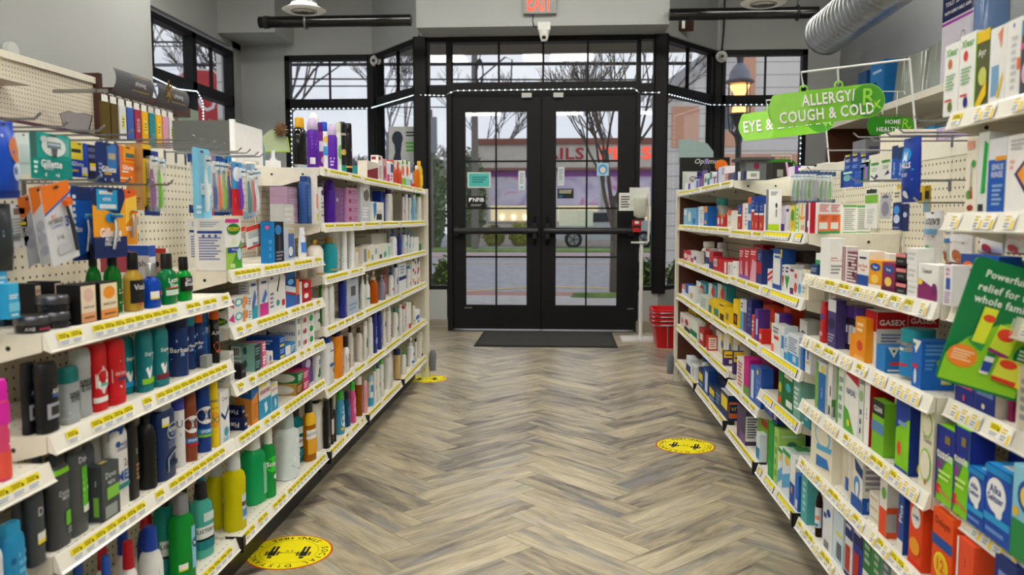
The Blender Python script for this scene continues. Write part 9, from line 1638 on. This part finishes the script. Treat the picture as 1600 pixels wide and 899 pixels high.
sc = [('5a4a1c','olive brown'),('5a4a1c','second olive brown'),('d8dcde','white'),('3f5fae','blue'),('a0304a','crimson'),('ecb01c','yellow'),('2a8a96','teal'),('ecb41c','second yellow'),('d89ab0','pink'),('d9dcdf','last white')]
r0 = None
for i,(c,nm) in enumerate(sc):
 y = 4.62 + i * .088;r = empty('sock_pack',(-2.6,y,1.56 - .0 * i),PI / 2,'%s packet hanging on a white hanger in the far left display' % nm,'packet','colored packets on the far left display')
 m = MB();m.box(-.036,0,0,.036,.02,.27,mat(c,'p'));m.build('packet_body',r)
 m = MB();m.box(-.03,.006,.27,.03,.01,.31,mat('eceeec','c'));m.tube([(0,.008,.31),(0,.008,.32),(0,.03,.325)],.003,mat('ddd'),5);m.build('hanger',r)
 if i in (2,4,5,7,9): m = MB();art(m,[('r',.3,.5,.75,.8,'e8dc6a' if i != 4 else 'd0a0a8'),('l',.35,.55,.7,.75,3,'8a7a2a')],lambda u,v,e: ((u - .5) * .072,-e,v * .27),.072,.27);m.build('sticker',r)
m = MB();m.box(-2.66,4.55,1.52,-2.5,5.6,1.54,mat('5a3340'));m.box(-2.9,4.6,1.88,-2.58,4.62,1.9,mat('999','m'));m.box(-2.66,4.58,1.885,-2.64,5.5,1.9,mat('999','m'));m.box(-2.9,5.5,1.88,-2.64,5.52,1.9,mat('999','m'));o = m.build('display_bar');tag(o,'metal bar carrying the colored packets, far left','display bar')
for i,y in enumerate((4.72,5.22)):
 r = empty('header_card',(-2.58,y,1.91),0,'curved gray header card with gold border, %s packets' % ('above left','above right')[i],'sign','gray header cards')
 m = MB();V = []
 for k in range(9):
  a = -.9 + 1.5 * k / 8;V += [(-.05 + .1 * math.cos(a) - .05,-.02,.07 + .1 * math.sin(a)),(-.05 + .1 * math.cos(a) - .05,.42,.07 + .1 * math.sin(a))]
 m.add(V,[(2 * k,2 * k + 1,2 * k + 3,2 * k + 2) for k in range(8)],mat('55555a','c'));m.build('card_sheet',r)
 m = MB();art(m,[('r',.3,.15,.8,.17,'c8a83a'),('r',.3,.8,.8,.82,'c8a83a'),('t','physiog',.55,.48,.3,'c8c8cc',.3)],lambda u,v,e: (.02 + e,u * .4,v * .13),.4,.13);m.build('card_print',r)
m = MB();rg = random.Random(3)
for k in range(26): a = rg.uniform(0,2 * PI);q = rg.uniform(.03,.06);m.tube([(0,0,0),(rg.uniform(.0,.02),q * math.cos(a),q * math.sin(a) * 1.3)],[.012,.004],mat('6a5424','p'),5)
o = m.build('paper_flower',None,(-2.52,5.2,1.97));tag(o,'brown spiky paper flower between the two gray header cards','ornament')
# steel cabinet
r = empty('steel_cabinet',(-1.93,4.02,1.40),0,'stainless steel box cabinet with white side behind the toothbrushes','cabinet')
m = MB();m.box(0,0,0,.3,.40,.25,mat('8b8c8b','m'));m.build('cabinet_body',r);m = MB();m.box(.3,.03,.02,.306,.40,.245,mat('dfdfe0'));art(m,[('t','medical',.7,.2,.3,'888',.1)],lambda u,v,e: (.306 + e,.03 + .37 * u,.02 + .22 * v),.37,.22);m.build('side_panel',r)
m = MB();m.loft([(0,.016,.016),(.255,.016,.016)],mat('e2e3e4'),14,cx=.298,cy=.012);m.build('corner_post',r)
m = MB();m.box(-2.1,3.4,0,-1.34,5.9,1.36,GROOVE);m.box(-2.15,3.4,1.36,-1.34,5.9,1.398,CREAM);o = m.build('gondola_shelving');tag(o,'back side of the left rack facing the next aisle, cream','shelving')
# small things between rack top and window, left
m = MB();m.loft([(0,.03,.03),(.1,.03,.03),(.13,.012,.012),(.17,.012,.012)],mat('dcdde0'),14);m.box(-.035,-.035,-.0,.035,.035,.11,mat('e9e9ea','c'));o = m.build('perfume_box',None,(-1.72,4.85,1.40));tag(o,'small white bottle box beside the steel cabinet','box')
r = empty('picture_frame',(-1.6,4.95,1.40),-.2,'pale blue framed card leaning beside the black bottle','frame');m = MB();m.box(0,0,0,.1,.012,.15,mat('b9bcc4'));m.build('frame_border',r);m = MB();m.box(.012,-.003,.012,.088,0,.138,mat('8fb4cc','c'));m.build('card',r)
r = empty('leaf_display',(-2.62,7.2,1.75),0,'pale green leaf-shaped display with brown flower by the left pier','display')
m = MB();m.prism([(0,.0),(.22,.0),(.2,.12),(.12,.2),(.04,.19),(-.03,.13)],0,.01,mat('b9c8a0','p'));m.tube([(.0,-.01,0),(.22,-.01,0),(.2,-.01,.13)],.006,mat('a8c81c'),6);m.build('leaf_board',r)
m = MB()
for k in range(14): a = 2 * PI * k / 14;m.tube([(.15,-.02,.19),(.15 + .065 * math.cos(a),-.02,.19 + .065 * math.sin(a))],[.02,.005],mat('6a4a2c'),5)
m.build('flower',r);m = MB();m.tube([(.08,.0,-1.75),(.08,.0,0)],.012,mat('777','m'),8);m.build('stand',r)
for x,z,q,nm in ((-2.95,2.0,.1,'left'),(-2.74,1.93,.09,'right')):
 m = MB();m.prism([(q * math.cos(k * PI / 10),q * 1.1 * math.sin(k * PI / 10)) for k in range(11)] + [(-q,.1 - z),(q,.1 - z)],0,.01,mat('8fa4ac','p'));o = m.build('round_topped_board',None,(x,7.3,z - .1));tag(o,'blue-gray round-topped board above the steel cabinet, %s' % nm,'board')
# posters against the windows
r = empty('poster',(-1.82,8.62,1.74),.0,'gray poster with dark head silhouette in the left angled window','poster')
m = MB();m.box(0,0,0,.36,.004,.38,mat('a9adac','c'));art(m,[('e',.25,.68,.16,.2,'232a3c'),('p',[(.15,.6),(.38,.55),(.34,.25),(.36,.05),(.1,.05),(.18,.3)],'232a3c'),('l',.5,.72,.9,.88,2,'333'),('l',.5,.3,.95,.6,3,'4a9a2a')],lambda u,v,e: (u * .36,-e,v * .38),.36,.38);m.build('poster_sheet',r)
m = MB();m.tube([(.18,.02,-1.74),(.18,.02,.05)],.012,mat('555','m'),8);m.build('poster_stand',r)
m = MB();m.prism([(0,0),(.34,0),(.34,.12),(.28,.2),(.12,.24),(0,.24)],0,.004,mat('8fa4a2','p'));m.box(.1,.004,-1.7,.12,.02,.1,mat('555','m'));o = m.build('teal_board',None,(1.13,8.3,1.70));tag(o,'gray-green rounded board behind the glasses display','board')
for a,b,z,nm,xx,yy in (('9aa898','pale green',2.02,'left',-3.60,7.3),('a8b89a','faded green',1.97,'right',-3.60,8.3)):
 m = MB();m.box(0,0,0,.005,.75,.45,mat(a,'c'));o = m.build('window_poster',None,(xx,yy,z - .25));tag(o,'%s poster inside the left side window, %s' % (b,nm),'poster')
# things seen past the purple cans
for dx,c,nm,w_,h_ in ((-1.62,'ecd01c','yellow display box with red corner',.14,.1),(-1.52,'c9a8a8','pinkish picture card below the yellow box',.1,.16),(-1.43,'2a8a8e','teal gift box behind the top shelf',.07,.12)):
 m = MB();m.box(0,0,0,w_,.04,h_,mat(c,'c'));m.prism([(w_,h_),(w_,h_ * .5),(w_ * .75,h_ * .5)],-.002,0,mat('d0402a' if 'yellow' in nm else '8a4a5a','c'));o = m.build('display_box',None,(dx,5.5,1.40 + (.13 if 'yellow' in nm else 0)));tag(o,nm,'box')
m = MB()
for k in range(20): a = 2 * PI * k / 20;m.tube([(0,0,0),(.045 * math.cos(a),0,.055 * math.sin(a))],[.02,.005],mat('a8906a'),5)
o = m.build('paper_flower',None,(-1.66,5.45,1.64));tag(o,'tan spiky paper flower behind the black hair sprays','ornament')
# ------------------------------------------------------------ right background
r = empty('gondola_shelving',(0,0,0),0,'back side of the right rack facing the next aisle, cream','shelving')
m = MB();m.box(1.18,2.9,0,1.2,5.9,1.335,GROOVE);m.build('back_panel',r);m = MB();m.box(1.18,2.9,1.335,1.52,5.9,1.352,CREAM);m.build('shelf',r);m = MB();m.box(1.2,2.9,0,1.6,5.9,.15,CREAM);m.build('base_deck',r)
def tbox(x,y,z,w_,d_,h_,c,nm,items=(),name='carton',side=(),rz=0):
 m = MB();m.box(0,0,0,w_,d_,h_,mat(c,'c'));art(m,items,lambda u,v,e: (u * w_,-e,v * h_),w_,h_);art(m,side,lambda u,v,e: (-e,d_ * (1 - u),v * h_),d_,h_);o = m.build(name,None,(x,y,z));o.rotation_euler.z = rz;tag(o,nm,'box');return o
tbox(1.21,4.45,1.353,.1,.12,.09,'d9d6e4','small white box with purple print on rack top',[('r',0,0,.3,1,'6a2a9a'),('e',.7,.4,.2,.3,'2a9ad0')])
tbox(1.21,4.9,1.3525,.12,.1,.14,'25231e','dark glossy box with pink ribbon on the rack top, left',[('r',.2,.4,.5,.7,'8a8a84'),('p',[(.6,1),(.7,1),(.95,0),(.8,0)],'d8a0c8')],rz=.15)
tbox(1.37,4.85,1.353,.11,.1,.12,'2a2620','dark glossy box with pink ribbon on the rack top, right',[('r',.2,.4,.5,.7,'8a8a84'),('r',.8,0,.9,1,'c86aa8')])
tbox(1.21,3.95,1.353,.1,.12,.075,'e9e7e2','white and red box on the rack top near the clear packs',[('r',.1,.1,.35,.9,'c8203a'),('l',.45,.2,.65,.9,3,'333'),('r',.75,.1,.85,.9,'8a2a8a'),('r',.87,.1,.95,.5,'2ab03a')])
tbox(1.20,3.05,1.40,.12,.2,.085,'e4dccb','cream box on the right rack top beside the lavender one',[])
tbox(1.325,3.0,1.353,.1,.2,.135,'b8a4cc','lavender pad package on the right rack top',[('r',.1,.1,.9,.6,'d9d4dc')])
tbox(1.43,3.0,1.353,.09,.2,.125,'a0a4cc','blue-violet pad package on the right rack top',[('r',.1,.1,.9,.6,'c4c8dc')])
T_('pill','R',1.2,3.12,1.40,.05,.09,'dcd8cc:p','e9e6dc:p','small round-topped ivory bottle on the right rack top beside cream box','')
r = empty('wall_shelving',(0,0,0),0,'cream and brown wall rack along the right wall with boxed supplies','shelving')
m = MB();m.box(2.45,4.4,2.0,2.97,8.0,2.03,CREAM);m.box(2.435,4.4,1.985,2.45,8.0,2.035,CREAM2);m.build('shelf',r)
m = MB();m.box(2.93,4.4,0,2.98,8.0,2.0,GROOVE);m.build('back_panel',r);m = MB();m.box(2.46,7.97,0,2.93,8.02,2.0,mat('4a2a20'));m.build('end_panel',r)
for z in (1.3,.7): m = MB();m.box(2.5,4.4,z,2.93,7.96,z + .025,CREAM);m.build('shelf',r)
m = MB();m.box(2.45,4.4,0,2.93,7.96,.14,CREAM);m.build('base_deck',r)
for x,y,z,w_,d_,h_,c,nm,it in ((2.5,7.1,1.326,.14,.3,.5,'8f9096','tall gray boxed supply under the right wall shelf, left',[('l',.2,.7,.8,.9,2,'5a5f7a')]),(2.66,7.1,1.326,.12,.3,.48,'9a9aa0','tall gray boxed supply under the right wall shelf, right',[('r',.5,.8,.9,.9,'4a5a8a')]),
 (2.5,6.2,1.326,.09,.25,.5,'b4a6a0','orange striped upright box under the right wall shelf',[('r',.1,.2,.9,.3,'d8703a'),('e',.5,.8,.3,.1,'d8803a')]),(2.62,6.1,1.326,.18,.25,.5,'3a96c8','blue and white box under the right wall shelf',[('r',.5,0,1,.8,'cfe0e8'),('l',.1,.8,.9,.95,1,'dfe')])):
 tbox(x,y,z,w_,d_,h_,c,nm,it)
def wallbox(x,y,w_,d_,h_,c,nm,it=(),sd=(),rz=0,name='carton'): return tbox(x,y,2.031,w_,d_,h_,c,nm,it,name,sd,rz)
wallbox(2.5,7.72,.18,.2,.22,'a9c0d4','pale blue box at the far end of the upper right shelf',[('r',.5,0,1,1,'1c5a9a')])
wallbox(2.5,7.42,.3,.2,.28,'1c5f9e','blue boxed supply with small white logo, upper right shelf',[('l',.3,.4,.8,.6,3,'7aa8d0'),('r',.4,.75,.6,.82,'cfd8e4')])
wallbox(2.5,7.12,.25,.2,.36,'1b4a7a','dark blue box behind the bright blue one, upper right shelf',[('e',.6,.5,.2,.2,'2a2f36')])
wallbox(2.5,6.74,.22,.3,.38,'1f74b8','bright blue box with a dark handle hole, upper right shelf',[('e',.6,.45,.12,.1,'1a2a3a')],[('e',.4,.5,.12,.1,'1a2a3a'),('l',.2,.75,.8,.85,1,'bcd8f0')])
FO = mat('8f958c','g')
for k in range(2):
 m = MB();m.loft([(0,.17,.22,6),(.02,.2,.27,6),(.33,.18,.25,6),(.36,.12,.2,6)],FO,20)
 rg = random.Random(k)
 for q in range(14): a = rg.uniform(2.2,4.6);b = a + rg.uniform(-.3,.3);m.tube([(.2 * math.cos(a) * .98,.27 * math.sin(a),.03),(.19 * math.cos(b),.26 * math.sin(b),.33)],.0025,mat('c9cfc8','g'),4)
 o = m.build('wrapped_cushion',None,(2.72,6.42 - k * .56,2.031));tag(o,'gray cushion in clear plastic wrap, upper right shelf, %s' % ('left','right')[k],'cushion','plastic-wrapped cushions')
wallbox(2.46,5.25,.03,.42,.56,'c9c4cf','toilet seat riser box with navy top, upper right shelf',sd=[('r',0,.72,1,1,'16204a'),('r',0,.67,1,.7,'9a3a9a'),('t','TOILET SEAT RISER',.5,.9,.8,'e4e4ec',.07,0,.05),('t','WITH REMOVABLE ARMS',.5,.8,.84,'e4e4ec',.07,0,.05),('e',.7,.45,.08,.09,'8a8a90'),('e',.7,.45,.06,.07,'c9c4cf'),('p',[(.15,.1),(.3,.1),(.3,.4),(.2,.4)],'b0aab8'),('p',[(.45,.25),(.6,.25),(.6,.45),(.5,.45)],'b0aab8'),('e',.85,.1,.04,.04,'222')])
r = empty('hanging_bag',(2.32,4.75,2.03),0,'tall blue item in clear plastic with green stripe, upper right','bag')
m = MB();m.loft([(0,.085,.06,4),(.3,.08,.06,4),(.6,.05,.04,4)],mat('2a5f9a','g'),20);m.build('blue_body',r);m = MB();m.loft([(-.0,.1,.07,4),(.35,.09,.07,4),(.64,.06,.05,4)],mat('dfe8f0','x'),20,cap=False);m.build('plastic_wrap',r)
m = MB();m.loft([(.0,.087,.062,4),(.02,.086,.062,4)],mat('8aa83a'),20);m.build('stripe',r);m = MB();m.box(-.1,-.1,-.03,.25,.1,-.001,CREAM);m.build('bracket',r)
# floor-standing glasses display
r = empty('glasses_display',(.955,6.9,0),0,'black glasses display headed Optimum behind the right rack end','display')
m = MB();m.box(0,0,0,.4,.05,1.665,mat('121413'));m.build('display_frame',r);m = MB();m.box(.02,-.01,.1,.38,0,1.55,mat('c4c8bf'));m.build('display_panel',r)
m = MB();vs,fs,tw,th = textpoly('Optimum',.02);m.add([(.11 + a * .042 + b * .01,-.003,1.6 + b * .042) for a,b in vs],fs,mat('cfd4d2','c'));m.build('header_text',r)
for k,z in enumerate((1.44,1.33)):
 m = MB();m.box(.05,-.03,z,.22,-.01,z + .09,mat('d4d6d4'))
 for sx in (.1,.165): m.tube([(sx + .024 * math.cos(t * PI / 7),-.035,z + .05 + .017 * math.sin(t * PI / 7)) for t in range(15)],.003,mat('26282c'),5)
 m.tube([(.124,-.035,z + .058),(.141,-.035,z + .058)],.003,mat('26282c'),5);m.build('glasses_card',r)
m = MB();q = []
for k in range(32): a = 2 * PI * k / 32;R = .055 if k % 2 else .047;q.append((R * math.cos(a),R * math.sin(a)))
m.prism(q,0,.003,mat('f07a1c','c'));o = m.build('starburst_tag',None,(1.275,6.83,1.59));tag(o,'orange starburst tag on the glasses display','tag')
r = empty('pedestal_display',(1.42,6.6,0),0,'gray pedestal display with a pink dot under the street lamp','display')
m = MB();m.box(0,0,0,.17,.2,1.62,mat('7d8184'));m.build('pedestal_body',r);m = MB();m.box(-.06,-.05,1.62,.21,.25,1.64,mat('56595c'));m.build('pedestal_top',r)
m = MB();art(m,[('e',.5,.5,.5,.5,'9a2a5a')],lambda u,v,e: (.06 + .045 * u,-e,1.55 + .05 * v),.045,.05);m.build('pink_dot',r)
finish_labels()
